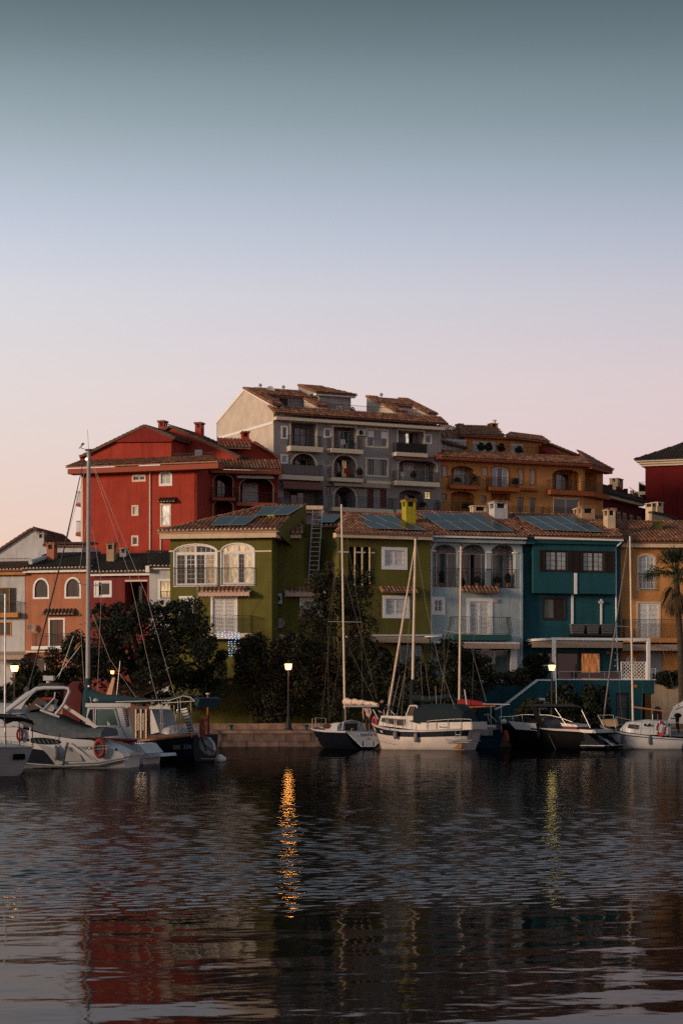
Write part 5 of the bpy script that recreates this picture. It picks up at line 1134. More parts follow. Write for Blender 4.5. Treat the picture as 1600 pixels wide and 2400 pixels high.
# ---------------------------------------------------------------- ochre house, right edge
def ochre_house():
    fr = Fr(1453, 140.6, 5, GZ); th = thing('ochre_house', fr, 'ochre house with white arched window behind the palm, right edge', 'house')
    M = 'ochre_render'; H = []; X1 = fr.x(1690); ze = fr.z(1530, 1280)
    w = win(th, fr, (1491,1297,1537,1385), H, 'glass_curtain', 4.5, nx=2, bars=(2,5), rise=.35, trim_mat='cream_render'); railing(w, fr, [(fr.x(1494),-.02),(fr.x(1494),-.14),(fr.x(1534),-.14),(fr.x(1534),-.02)], fr.z(1514,1384), fr.z(1514,1344.5), .1)
    win(th, fr, (1490,1410,1547,1495), H, 'shutter', 3.5, nx=2, trim_mat='cream_render', sill=False); balcony(th, fr, 1463, 1640, 1495, 1506, .8, 1452, 'ochre_render', sp=.1)
    awning(th, fr, (1458,1512,1640,1526), 1.1, 'awning_beige', drop=.15); H.append((*fr.rect((1501,1527,1552,1580)),)); part(th, 'roller_shutter', box_px(fr, (1500,1526,1553,1581), .12, .2), 'gelcoat_grey', fr)
    x0, x1, z0, z1 = fr.rect((1463,1536,1490,1580), -.1); part(th, 'fan_panel', MB().prism(arch_pts(x0, x1, z1-.5, .5)[::-1]+[(x0,z0),(x1,z0)], -.1, -.04), 'white_render', fr)
    part(th, 'wall', wall(MB(), 0, X1, 0, ze, H), M, fr); part(th, 'back_wall', MB().box(0, X1, 7, 7.2, 0, ze), M, fr); part(th, 'side_wall', MB().box(0, .2, .26, 7, 0, ze), M, fr)
    zf = fascia(th, fr, (1456,1269), (1690,1273), 12, -.5, .02, 'cream_render')
    rn = 5.5; R = tile_roof(th, fr, [(fr.x(1456,-.6),-.6,zf+.02), (fr.x(1690,-.6),-.6,zf+.02), (fr.x(1600,rn),rn,fr.z(1560,1244,rn)), (fr.x(1545,rn),rn,fr.z(1560,1243,rn)), (fr.x(1425,rn),rn,fr.z(1440,1221,rn))][:2]+[Vector((fr.x(1660,rn),rn,fr.z(1440,1221,rn))), Vector((fr.x(1430,rn),rn,fr.z(1440,1221,rn)))], 'clay_tile', .255, .40, singles=300, mortar=False)
    c = box_px(fr, (1534,1222,1552,1242), 2.6, 3.2); part(th, 'roof_turret', c, 'green_render', fr)
    # beige retaining wall and hedge-topped terrace at the waterside
    part(th, 'retaining_wall', MB().box(fr.x(1526,-4.4), fr.x(1690,-4.4), -4.4, -4.0, 0, fr.z(1570,1598,-4.4)), 'beige_render', fr)
    part(th, 'wall_arch', MB().prism(arch_pts(fr.x(1529,-4.4), fr.x(1549,-4.4), fr.z(1540,1672,-4.4), .45)[::-1]+[(fr.x(1529,-4.4),0),(fr.x(1549,-4.4),0)], -4.43, -4.39), 'interior_dark', fr)
ochre_house()

# ---------------------------------------------------------------- houses at the left
def left_houses():
    # white narrow house beside the green one
    f = Fr(360, 142, -8, GZ); th = thing('terraced_house', f, 'narrow white house with one glowing window beside the green house', 'house'); H = []
    w = win(th, f, (371,1357,412,1405), H, 'glow_warm', 5, nx=2, trim_mat='white_paint'); railing(w, f, [(f.x(376),-.05),(f.x(406),-.05)], f.z(390,1404), f.z(390,1386), .1)
    ze = f.z(380,1334); part(th, 'wall', wall(MB(), f.x(350), f.x(405), 0, ze, H), 'white_render', f); part(th, 'side_wall', MB().box(f.x(350), f.x(350)+.2, .26, 5, 0, ze), 'white_render', f)
    part(th, 'cornice', box_px(f, (354,1327,402,1334), -.3, .02), 'white_paint', f)
    tile_roof(th, f, [f.p(346,1327,-.4), f.p(404,1327,-.4), f.p(404,1292,5), f.p(346,1300,5)], 'dark_tile', .255, .4, singles=60)
    part(th, 'rain_head', box_px(f, (341,1326,350,1341), -.5, -.1), 'white_paint', f)
    # wine red house
    f = Fr(349, 143.3, -13, GZ); th = thing('terraced_house', f, 'wine red terraced house with white window and dark open loggia', 'house'); H = []
    win(th, f, (221,1361,262.5,1400), H, 'glass', 4.5, nx=1); xs = f.x(226); louvres(th, f, f.x(223), f.x(233), f.z(240,1398), f.z(240,1363), -.06, 'white_paint', open_=False)
    niche(th, f, (293,1360,346,1432), H, 1.6, 'wine_render'); part(th, 'roller_case', box_px(f, (293,1359,346,1363), -.05, .1), 'cream_paint', f); win(th, f, (300,1372,336,1430), None, 'glass', 0, nx=2, d=1.55, sash_mat='iron')
    ze = f.z(280,1348); part(th, 'wall', wall(MB(), f.x(204), 0.0, 0, ze, H), 'wine_render', f); part(th, 'side_wall', MB().box(-.2, 0, .26, 5, 0, ze), 'wine_render', f); part(th, 'back_wall', MB().box(f.x(204), -.2, 6, 6.2, 0, ze), 'wine_render', f)
    zf = fascia(th, f, (212,1343), (350,1339), 8, -.45, .02, 'white_paint')
    tile_roof(th, f, [(f.x(208,-.6),-.6,zf+.02), (f.x(350,-.6),-.6,zf+.02), (f.x(372,5.5),5.5,f.z(330,1299,5.5)), (f.x(232,5.5),5.5,f.z(330,1299,5.5))], 'dark_tile', .255, .4, singles=250)
    chimney(th, f, 250, 267, 1273, 1308, 2.6, .6, 'tan_render'); chimney(th, f, 281, 296, 1283, 1304, 4.2, .6, 'gelcoat_grey', cap=None)
    # salmon house
    f = Fr(204, 144.5, -16, GZ); th = thing('terraced_house', f, 'salmon terraced house with two white rimmed arched windows', 'house'); H = []
    for r in ((78,1354,116.5,1404), (152,1352,191,1403)): win(th, f, r, H, ['glass','glass'], 4, nx=2, rise=.75, sash_mat='redwood')
    win(th, f, (114,1448,153,1514), H, ['glass','redwood'], 4, nx=2, sash_mat='redwood', sill=False); canopy(th, f, (98,1430,174,1440), .45, 'brown_tile')
    balcony(th, f, 74, 158, 1514, 1522, .7, 1485, 'white_paint'); dish(th, f, 74.5, 1472, 9, 0, 'dish_rust', (.3,.2))
    part(th, 'ledge', box_px(f, (60,1525,160,1529), -.3, 0), 'cream_paint', f); win(th, f, (84,1544,108,1600), H, 'glass', 2, nx=1, sill=False)
    ze = f.z(130,1342); part(th, 'wall', wall(MB(), f.x(60), 0.0, 0, ze, H), 'salmon_render', f); part(th, 'side_wall', MB().box(-.2, 0, .26, 5, 0, ze), 'salmon_render', f); part(th, 'back_wall', MB().box(f.x(60), -.2, 6, 6.2, 0, ze), 'salmon_render', f)
    zf = fascia(th, f, (54,1336), (205,1330), 8, -.45, .02, 'white_paint')
    tile_roof(th, f, [(f.x(53,-.6),-.6,zf+.02), (f.x(207,-.6),-.6,zf+.02), (f.x(236,5.5),5.5,f.z(180,1297,5.5)), (f.x(112,5.5),5.5,f.z(180,1297,5.5))], 'dark_tile', .255, .4, singles=250)
    chimney(th, f, 110, 127, 1273, 1312, 2.4, .6, 'salmon_render')
    part(th, 'verge_wall', MB().tube([f.p(72,1318,-.2), f.p(127,1300,4)], .16, 6), 'white_render', f)
    # white house with ochre trim at the left edge
    f = Fr(59, 145.9, -14, GZ); th = thing('terraced_house', f, 'white house with ochre eave and brown shutters, left edge', 'house'); H = []
    win(th, f, (-20,1377,24,1436), H, 'glass', 2, nx=3, bars=(1,3), trim_mat='ochre_render', sash_mat='brown_wood', sill=False); louvres(th, f, f.x(24.5), f.x(37), f.z(30,1436), f.z(30,1378), -.05, 'brown_wood', open_=False)
    balcony(th, f, -40, 42, 1436, 1447, .7, 1410, 'ochre_render', 'brown_wood'); win(th, f, (-12,1457,28,1491), H, 'glass', 3, nx=2, trim_mat='ochre_render', sash_mat='brown_wood')
    ze = f.z(30,1345); part(th, 'wall', wall(MB(), f.x(-120), 0.0, 0, ze, H), 'white_render', f); part(th, 'side_wall', MB().box(-.2, 0, .26, 5, 0, ze), 'white_render', f)
    zf = fascia(th, f, (-80,1340), (60,1335), 10, -.5, .02, 'ochre_render', step=.08)
    tile_roof(th, f, [(f.x(-80,-.7),-.7,zf+.02), (f.x(62,-.7),-.7,zf+.02), (f.x(80,4),4,f.z(40,1318,4)), (f.x(-60,4),4,f.z(40,1318,4))], 'brown_tile', .255, .4, singles=150)
    railing(th, f, [(f.x(-10,4.2),4.2),(f.x(72,4.2),4.2)], f.z(40,1320,4.2), f.z(40,1309,4.2), .14); awning(th, f, (-60,1536,56,1546), 1.6, 'awning_beige', drop=.3, scallop=False)
left_houses()
# ---------------------------------------------------------------- trees and shrubs
def blobs_px(lst, Y):
    out = []
    for (px, py, rx, rz, ry, *dy) in lst:
        s = Y/FPX; c = at(px, py, Y+(dy[0] if dy else 0)); out.append(((c.x, c.y, c.z), (rx*s, ry, rz*s)))
    return out
def clumps(bl, k, seed, f=0.42):
    """break smooth lobes into many smaller leaf clumps so that the outline is uneven"""
    rng = np.random.default_rng(seed); out = []
    for c, r in bl:
        for _ in range(k):
            d = rng.normal(size=3); d /= np.linalg.norm(d); q = 0.45+0.55*rng.random()**.5
            s = f*(0.5+0.7*rng.random()); out.append((tuple(np.array(c)+d*q*np.array(r)), tuple(np.array(r)*s)))
    return out
def tree(name, label, cat, bl, base, n, size, mat, seed, limbs=7, trunk_r=.22, k=9, group=None, extra=None, f=.42, core_f=4):
    o = obj(name, None, None, Matrix.Translation(base)); tag(o, label, cat, group); I = Matrix.Identity(4)
    cl = clumps(bl, k, seed, f); cr = leaf_ball(cl, n, size, seed, .35); core = leaf_ball([(c, tuple(v*.86 for v in r)) for c, r in bl], n//core_f, size*1.9, seed+7, .3); cr.add(core.v, core.f)
    obj('crown', cr.mesh('crown', mat), o, I)
    rng = random.Random(seed); mb = MB(); b = Vector(base); cc = Vector(np.mean([c for c, r in bl], axis=0).tolist()); fork = b+(cc-b)*.4; fork.z = b.z+(cc.z-b.z)*.45
    mb.tube([b, b+(fork-b)*.5+Vector((.08,.05,0)), fork], [trunk_r, trunk_r*.8, trunk_r*.7], 8); obj('trunk', mb.mesh('trunk', 'bark', True), o, I)
    for i in range(limbs):
        c, r = bl[i % len(bl)]; e = Vector(c)+Vector((rng.uniform(-.5,.5)*r[0], rng.uniform(-.5,.5)*r[1], rng.uniform(0,.6)*r[2])); m = fork+(e-fork)*.5+Vector((rng.uniform(-.3,.3), rng.uniform(-.3,.3), .25))
        obj('limb', MB().tube([fork-Vector((0,0,.1)), m, e], [trunk_r*.55, trunk_r*.35, .03], 6).mesh('limb', 'bark', True), o, I)
    if extra: obj('dry_twigs', leaf_ball(clumps(bl, 5, seed+1, .4), extra, size*.9, seed+2, .7).mesh('dry_twigs', 'leaf_dry'), o, I)
    return o
def g(px, Y): return (at(px, 1700, Y).x, Y, GZ)
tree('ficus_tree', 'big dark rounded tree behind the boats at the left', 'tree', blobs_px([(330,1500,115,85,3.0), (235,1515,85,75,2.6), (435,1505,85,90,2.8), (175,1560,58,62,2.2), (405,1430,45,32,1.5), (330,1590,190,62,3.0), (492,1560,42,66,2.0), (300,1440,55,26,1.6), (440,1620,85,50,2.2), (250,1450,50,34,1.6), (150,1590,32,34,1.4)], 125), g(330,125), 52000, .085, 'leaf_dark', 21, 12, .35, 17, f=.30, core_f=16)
tree('climbing_shrub', 'tall straggly brownish climber between the two halves of the green house', 'shrub', blobs_px([(785,1420,75,75,1.2), (830,1400,50,60,1.0), (752,1375,28,36,.8), (735,1440,45,50,1.2), (800,1520,95,80,1.6), (850,1480,38,70,1.0), (800,1620,95,80,1.6), (735,1560,55,60,1.4), (772,1335,14,22,.5), (865,1360,16,30,.5)], 130.0-3), g(790,127), 19000, .08, 'leaf_mid', 33, 14, .12, 15, extra=2600, f=.30, core_f=12)
tree('garden_shrub', 'dark bushy shrub around the lit lamp on the quay', 'shrub', blobs_px([(640,1560,75,70,1.5), (590,1560,45,60,1.2), (690,1600,60,90,1.4), (640,1640,60,60,1.3), (600,1510,40,25,.9), (690,1520,40,40,1.1), (630,1680,50,30,1.0)], 126.5), g(640,126.5), 20000, .08, 'leaf_mid', 41, 8, .12, 14, extra=900, f=.33, core_f=8)
tree('garden_shrub', 'dark shrub mass behind the masts below the green pergola', 'shrub', blobs_px([(905,1600,55,70,1.3), (965,1610,60,65,1.4), (1030,1590,50,70,1.3), (1060,1640,60,60,1.2), (930,1660,80,45,1.2), (1010,1670,80,40,1.2), (880,1550,30,40,.9)], 126.5), g(960,126.5), 20000, .08, 'leaf_mid', 52, 8, .10, 14, f=.33, core_f=8)
tree('climbing_shrub', 'sparse climber over the terrace rail of the pale blue house', 'shrub', blobs_px([(1075,1545,38,38,.8), (1120,1565,45,34,.8), (1040,1520,28,25,.6), (1180,1590,50,16,.6), (1130,1600,40,26,.7), (1215,1585,25,22,.5)], 132.5), g(1110,132.5), 5200, .085, 'leaf_mid', 61, 5, .06, 11, extra=300)
tree('garden_shrub', 'feathery dark shrub against the teal terrace wall, left of gate', 'shrub', blobs_px([(1320,1650,40,55,.9), (1300,1690,45,30,.8), (1345,1690,30,30,.7)], 127.6), g(1320,127.6), 6200, .10, 'leaf_dark', 71, 4, .08, 12)
tree('garden_shrub', 'second dark shrub beside the barred gate of the teal terrace', 'shrub', blobs_px([(1395,1650,36,52,.9), (1410,1695,32,30,.8), (1375,1690,30,30,.7)], 127.4), g(1395,127.4), 5600, .10, 'leaf_dark', 72, 4, .08, 12)
tree('garden_shrub', 'small leafy plant in front of the white breeze block screen', 'shrub', blobs_px([(1245,1655,22,20,.5), (1228,1668,20,18,.5)], 126.8), g(1240,126.8), 900, .10, 'leaf_mid', 73, 3, .04, 8)
tree('terrace_shrub', 'dark potted growth under the white canopy left of teal pergola', 'shrub', blobs_px([(1250,1560,22,22,.6), (1258,1580,24,16,.6), (1276,1545,10,14,.4)], 135.6), tuple(at(1252,1594,135.6)), 1900, .09, 'leaf_dark', 74, 3, .04, 9)
tree('hedge', 'clipped dark hedge on top of the sandy wall, right edge', 'hedge', blobs_px([(1560,1590,28,17,.6), (1595,1590,30,18,.6), (1630,1590,30,18,.6)], 136.4), tuple(at(1590,1600,136.4)), 4200, .08, 'leaf_dark', 75, 2, .05, 12)
tree('garden_shrub', 'low dark bush at the quay behind the lit left lamp', 'shrub', blobs_px([(80,1600,60,40,1.0), (130,1620,60,40,1.0), (30,1630,50,30,1.0)], 126), g(80,126), 5200, .11, 'leaf_dark', 76, 4, .1, 10)
# small pots on the blue loggia
def palm():
    Y = 127.0; top = at(1583, 1346, Y); b = Vector((at(1600,1700,Y).x, Y, GZ)); o = obj('palm_tree', None, None, Matrix.Translation(b)); tag(o, 'fan palm with dead brown skirt at the right edge', 'tree'); I = Matrix.Identity(4)
    obj('trunk', MB().tube([b, b+(top-b)*.5+Vector((.06,0,0)), top], [.24,.19,.17], 10).mesh('trunk', 'bark', True), o, I)
    rng = random.Random(8)
    for k in range(58):
        dead = k >= 40; az = rng.uniform(0, 6.283); el = math.radians(rng.uniform(-15, 80) if not dead else rng.uniform(-80, -45))
        d = Vector((math.cos(az)*math.cos(el), math.sin(az)*math.cos(el), math.sin(el))); L = rng.uniform(.9,1.3) if not dead else rng.uniform(.4,.7)
        base = top-Vector((0,0, 0 if not dead else rng.uniform(.2,.9))); m = base+d*L*.6+Vector((0,0,.05)); e = base+d*L-Vector((0,0,.08)); mb = MB().tube([base, m, e], [.03,.02,.015], 5)
        side = d.cross(Vector((0,0,1))).normalized(); nn = 19
        for q in range(nn):
            t = (q/(nn-1)-.5)*2.5; bd = (d*math.cos(t)+side*math.sin(t)).normalized(); R = rng.uniform(.85,1.2); tip = e+bd*R-Vector((0,0,R*(.28+.25*abs(t)))); mid = e+bd*R*.55-Vector((0,0,.04)); w = bd.cross(Vector((0,0,1))).normalized()*.035
            mb.add([e, mid+w, tip, mid-w], [(0,1,2,3)])
        obj('frond', mb.mesh('frond', 'leaf_dead' if dead else 'leaf_palm'), o, I)
palm()
def yucca():
    fr, D, zt = TEAL; c = fr.M @ Vector((fr.x(1466, D+.4), D+.45, zt)); o = obj('spiky_plant', None, None, Matrix.Translation(c)); tag(o, 'spiky yucca in a white pot before the breeze block screen', 'plant'); rng = random.Random(5)
    obj('pot', MB().lathe([(.16,0),(.24,.34),(.24,.38)], 12).mesh('pot', 'white_paint'), o)
    for k in range(34):
        az = rng.uniform(0,6.28); el = math.radians(rng.uniform(10,85)); d = Vector((math.cos(az)*math.cos(el), math.sin(az)*math.cos(el), math.sin(el))); w = d.cross(Vector((0,0,1))).normalized()*.03; b = Vector((0,0,.55)); L = rng.uniform(.45,.7)
        obj('leaf', MB().add([b-w, b+w, b+d*L*.5+w*.8, b+d*L-Vector((0,0,.05)), b+d*L*.5-w*.8], [(0,1,2,3,4)]).mesh('leaf', 'leaf_palm'), o)
    obj('stem', MB().tube([(0,0,.3),(0,0,.6)], .06, 6).mesh('stem', 'bark'), o)
yucca()

# ---------------------------------------------------------------- street lamps, quay furniture
def street_lamp(px, py, Y, label, glow, light_col, power, h_scale=1.0):
    p = at(px, py, Y); H = p.z-GZ; o = obj('street_lamp', None, None, Matrix.Translation((p.x, Y, GZ))); tag(o, label, 'street lamp', 'quay lamps')
    obj('plinth', MB().lathe([(.27,0),(.27,.06),(.19,.10),(.17,.42),(.12,.52),(.10,.75),(.075,.8)], 12).mesh('plinth', 'iron', True), o)
    obj('pole', MB().lathe([(.065,.75),(.045,H-.35),(.07,H-.33),(.07,H-.29),(.03,H-.26),(.03,H-.18)], 10).mesh('pole', 'iron', True), o)
    a, b, hh = .15*h_scale, .215*h_scale, .17*h_scale
    def fr4(r, z): return [(-r,-r,z),(r,-r,z),(r,r,z),(-r,r,z)]
    l = obj('lantern', MB().hexa(fr4(a*.92,H-hh)+fr4(b*.95,H+hh)).mesh('lantern', glow), o)
    cage = MB()
    for sx, sy in ((-1,-1),(1,-1),(1,1),(-1,1)): cage.tube([(sx*a,sy*a,H-hh),(sx*b,sy*b,H+hh)], .012, 5)
    for r, z in ((a,H-hh),(b,H+hh)):
        q = fr4(r, z)
        for i in range(4): cage.tube([q[i], q[(i+1)%4]], .014, 5)
    obj('lantern_cage', cage.mesh('lantern_cage', 'iron'), o)
    obj('lantern_cap', MB().hexa(fr4(b*1.12,H+hh+.012)+fr4(.05,H+hh+.15)).lathe([(.03,H+hh+.15),(.045,H+hh+.2),(.012,H+hh+.26)], 8).mesh('lantern_cap', 'iron'), o); obj('lantern_base', MB().hexa(fr4(.05,H-hh-.05)+fr4(a,H-hh-.006)).mesh('lantern_base', 'iron'), o)
    li = bpy.data.lights.new('lamp_light', 'POINT'); li.energy = power; li.color = light_col; li.shadow_soft_size = .25; lo = bpy.data.objects.new('lamp_light', li); COL.objects.link(lo); lo.parent = o; lo.location = (0, -.35, H-.1)
    return o
street_lamp(676, 1563, 122.5, 'lit orange street lamp in the middle of the quay', 'lamp_glow_orange', (1,.38,.08), 75); street_lamp(35, 1567, 118.5+4, 'lit orange street lamp at the left edge of the photo', 'lamp_glow_orange', (1,.38,.08), 75, 1.0)
street_lamp(264, 1576, 122.5, 'lit lamp half hidden by rigging before the big tree', 'lamp_glow_orange', (1,.45,.12), 8, .55); street_lamp(1292, 1565, 123.5, 'lit greenish yellow street lamp before the teal terrace', 'lamp_glow_yellow', (1,.75,.2), 14)
def bollard(px, lab):
    b = at(px, 1700, QY+.9); o = obj('bollard', None, None, Matrix.Translation((b.x, QY+.9, GZ))); tag(o, lab, 'bollard', 'mooring bollards'); obj('post', MB().lathe([(.14,0),(.14,.04),(.09,.08),(.09,.2)], 12).mesh('post','bollard_green',True), o); obj('head', MB().lathe([(.09,.2),(.16,.24),(.17,.3),(.1,.34)], 12).mesh('head','bollard_green',True), o)
bollard(541, 'small green mooring bollard left of the middle lamp'); bollard(717, 'small green mooring bollard right of the middle lamp')

def pot_plant(fr, px, py, d, w, h, label, seed, mat='leaf_mid', pot='salmon_render'):
    c = fr.p(px, py, d); o = obj('potted_plant', None, None, fr.M @ Matrix.Translation(c)); tag(o, label, 'plant', 'balcony pots')
    obj('pot', MB().lathe([(.10,0),(.15,.22),(.16,.26)], 10).mesh('pot', pot, True), o); obj('foliage', leaf_ball([((0,0,.26+h*.5),(w,w*.7,h*.6))], 220, .09, seed, .2).mesh('foliage', mat), o)
_b = Fr(1008.5, 136.2, 18, GZ); _g = Fr(642, 185, 26, GZ); _o = Fr(1365, 198, 23, GZ)
pot_plant(_b, 1034, 1376, .3, .16, .75, 'tall thin potted plant behind the left arch of the blue loggia', 1); pot_plant(_b, 1117, 1376, .3, .24, .4, 'bushy potted plant before the open door of the blue loggia', 2); pot_plant(_b, 1166, 1376, .25, .3, .35, 'wide potted plant behind the right arch of the blue loggia', 3); pot_plant(_b, 1189, 1376, .25, .2, .6, 'potted plant at the right end of the blue loggia', 4)
pot_plant(_g, 842, 1120, -.5, .3, .6, 'potted plant at the right end of the arched balcony with red chair', 5, 'leaf_dry'); pot_plant(_g, 968, 1128, -.5, .3, .6, 'potted plant in the middle of the right second balcony', 6); pot_plant(_g, 990, 1196, -.5, .4, .5, 'bushy pot below the lit window of the grey block', 7)
pot_plant(_o, 1110, 1137, -.4, .3, .7, 'potted plant at the right end of the upper left ochre balcony', 8); pot_plant(_o, 1072, 1137, -.4, .35, .4, 'low potted plant at the left of the upper left ochre balcony', 9); pot_plant(_o, 1206, 1142, -.4, .35, .5, 'potted plant on the right of the middle ochre balcony', 10); pot_plant(_o, 1090, 1199, -.4, .4, .5, 'potted plant on the lower left ochre balcony', 11)
# ---------------------------------------------------------------- boat helpers
def hull(th, fr, st, mat, deck_mat='gelcoat', fw=.82, fm=.95, zb=-.35, rl=0., rr=0., rail='rubber', rail_r=.03, stripe=None, deck_drop=.04):
    """st: stations left to right (x, sheer z, half beam); rl/rr: how far the ends rake in at the keel"""
    n = len(st); xa, xb = st[0][0], st[-1][0]; V = []; mb = MB()
    lv = [(1.0, 1.0), (.55, fm), (.14, (fm+fw)/2), (0.0, fw), (-1, fw*.45)]
    for (x, zs, b) in st:
        t = (x-xa)/(xb-xa)
        for sg in (-1, 1):
            seq = lv if sg < 0 else lv[::-1]
            for (q, w) in seq:
                z = zs*q if q >= 0 else zb; k = 1-(z-zb)/(zs-zb); xx = x+k*(rl*(1-t)**2+rr*t**2)
                V.append((xx, sg*b*w, z))
    m = 2*len(lv); mb.v = V
    for i in range(n-1):
        for j in range(m-1): a = i*m+j; mb.f.append((a, a+m, a+m+1, a+1))
    mb.f.append(tuple(range(m))); mb.f.append(tuple((n-1)*m+j for j in range(m))[::-1])
    h = part(th, 'hull', mb, mat, fr, smooth=True)
    dk = MB(); ps = [(x, -b*.97, zs-deck_drop) for x, zs, b in st]+[(x, b*.97, zs-deck_drop) for x, zs, b in st][::-1]
    for i in range(n-1): dk.quad((st[i][0],-st[i][2]*.97,st[i][1]-deck_drop), (st[i+1][0],-st[i+1][2]*.97,st[i+1][1]-deck_drop), (st[i+1][0],st[i+1][2]*.97,st[i+1][1]-deck_drop), (st[i][0],st[i][2]*.97,st[i][1]-deck_drop))
    part(th, 'deck', dk, deck_mat, fr)
    if rail:
        r = MB()
        for sg in (-1, 1): r.tube([(x, sg*(b+.005), zs) for x, zs, b in st], rail_r, 6)
        part(th, 'rub_rail', r, rail, fr, smooth=True)
    if stripe:
        for (q0, q1, sm) in stripe:
            s = MB()
            for sg in (-1, 1):
                def pt(i, q):
                    x, zs, b = st[i]; w = np.interp(q, [0, .14, .55, 1], [fw, (fm+fw)/2, fm, 1.0]); t = (x-xa)/(xb-xa); z = zs*q; k = 1-(z-zb)/(zs-zb)
                    return (x+k*(rl*(1-t)**2+rr*t**2), sg*(b*w+.012), z)
                for i in range(n-1):
                    if sg < 0: s.quad(pt(i,q0), pt(i+1,q0), pt(i+1,q1), pt(i,q1))
                    else: s.quad(pt(i,q1), pt(i+1,q1), pt(i+1,q0), pt(i,q0))
            part(h, 'stripe', s, sm, fr)
    return h
def stations(fr, lst, d=0.0):
    """(px, py_sheer, half beam) -> local stations"""
    return [(fr.x(px, -b*.5), fr.z(px, py, -b*.5), b) for px, py, b in lst]
def rig(th, fr, pts, r=.008, mat='wire', name='rigging'):
    return part(th, name, MB().tube(pts, r, 5, False), mat, fr)
def fender(th, fr, c, r=.1, h=.5, mat='fender_grey', hang=.4):
    f = part(th, 'fender', MB().lathe([(.02,-h/2),(r*.8,-h/2+.06),(r,-h/2+.14),(r,h/2-.14),(r*.8,h/2-.06),(.03,h/2),(.02,h/2+.04)], 10, c), mat, fr, smooth=True)
    part(f, 'lanyard', MB().tube([(c[0],c[1],c[2]+h/2),(c[0],c[1]+.06,c[2]+h/2+hang)], .01, 4), 'rope', fr)
def lifering(th, fr, c, R, r, mat, sx=1.0, bands=True, axis='y'):
    o = part(th, 'life_ring', MB().torus(c, R, r, axis, 20, 8, sx), mat, fr, smooth=True)
    if bands:
        k = MB()
        for q in range(4):
            t = q*math.pi/2+.4
            if axis == 'y': k.torus((c[0]+R*math.cos(t)*sx, c[1], c[2]+R*math.sin(t)), r*1.04, .012, 'x' if abs(math.cos(t)) > 2 else 'y', 8, 4)
        ring_ = MB()
        for q in range(4):
            t = q*math.pi/2+.4; a = [((R+r*1.08*math.cos(u))*math.cos(t+w)*sx+c[0], r*1.08*math.sin(u)+c[1], (R+r*1.08*math.cos(u))*math.sin(t+w)+c[2]) for w in (-.09,.09) for u in np.linspace(0, 2*math.pi, 9)[:-1]]
            ring_.add(a, [(i, (i+1)%8, 8+(i+1)%8, 8+i) for i in range(8)])
        part(o, 'ring_band', ring_, 'fender_white', fr, kind='stuff')
def rails(th, fr, path, z0s, z1s, r=.013, mat='steel', mid=True, every=1, name='guard_rail'):
    mb = MB(); top = [(p[0], p[1], z1s[i]) for i, p in enumerate(path)]; mb.tube(top, r, 5)
    if mid: mb.tube([(p[0], p[1], (z0s[i]+z1s[i])/2) for i, p in enumerate(path)], r*.5, 4)
    for i, p in enumerate(path):
        if i % every == 0: mb.tube([(p[0], p[1], z0s[i]-.02), (p[0], p[1], z1s[i])], r*1.1, 5)
    return part(th, name, mb, mat, fr)
def text_mb(body, height, mat):
    cu = bpy.data.curves.new('lettering', 'FONT'); cu.body = body; cu.size = height*1.4; cu.extrude = .004; cu.align_x = 'CENTER'; cu.resolution_u = 2
    to = bpy.data.objects.new('tmp', cu); COL.objects.link(to); bpy.context.view_layer.update()
    me = bpy.data.meshes.new_from_object(to.evaluated_get(bpy.context.evaluated_depsgraph_get())); bpy.data.objects.remove(to); me.materials.clear(); me.materials.append(MATS[mat]); return me
def lettering(th, fr, body, c, height, mat, rot=None, squeeze=1.0):
    me = text_mb(body, height, mat); M4 = fr.M @ Matrix.Translation(c) @ (rot or Matrix.Identity(4)) @ Matrix.Rotation(math.pi/2, 4, 'X') @ Matrix.Diagonal((squeeze,1,1,1))
    return obj('lettering', me, th, M4)
def extr(fr, pxs, d0, d1, mb=None, bulge=0):
    """side outline in photo pixels (on plane d0) pushed through to d1"""
    return (mb or MB()).prism([(fr.x(px, d0), fr.z(px, py, d0)) for px, py in pxs], d0, d1)
def drape(fr, top, bot, b, n=6, crown=.15, mat=None):
    """cloth stretched over a boat: top and bottom outlines in photo pixels, half width b"""
    mb = MB(); k = len(top); N_ = n+1
    for i in range(k):
        x = fr.x(top[i][0], -b*.5); zt = fr.z(top[i][0], top[i][1], -b*.3); zb_ = fr.z(bot[i][0], bot[i][1], -b)
        sec = [(-b, zb_), (-b*.96, zb_+(zt-zb_)*.45), (-b*.75, zb_+(zt-zb_)*.85), (-b*.3, zt), (b*.3, zt), (b*.75, zb_+(zt-zb_)*.85), (b*.96, zb_+(zt-zb_)*.45), (b, zb_)]
        for y, z in sec: mb.v.append((x+.02*math.sin(i*2.3+y*3), y, z+.025*math.sin(i*1.7+y*4)))
    for i in range(k-1):
        for j in range(7): a = i*8+j; mb.f.append((a, a+8, a+9, a+1))
    mb.f.append(tuple(range(8))); mb.f.append(tuple((k-1)*8+j for j in range(8))[::-1]); return mb
def bt(name, fr, label): return thing(name, fr, label, 'boat', 'boats moored along the quay')

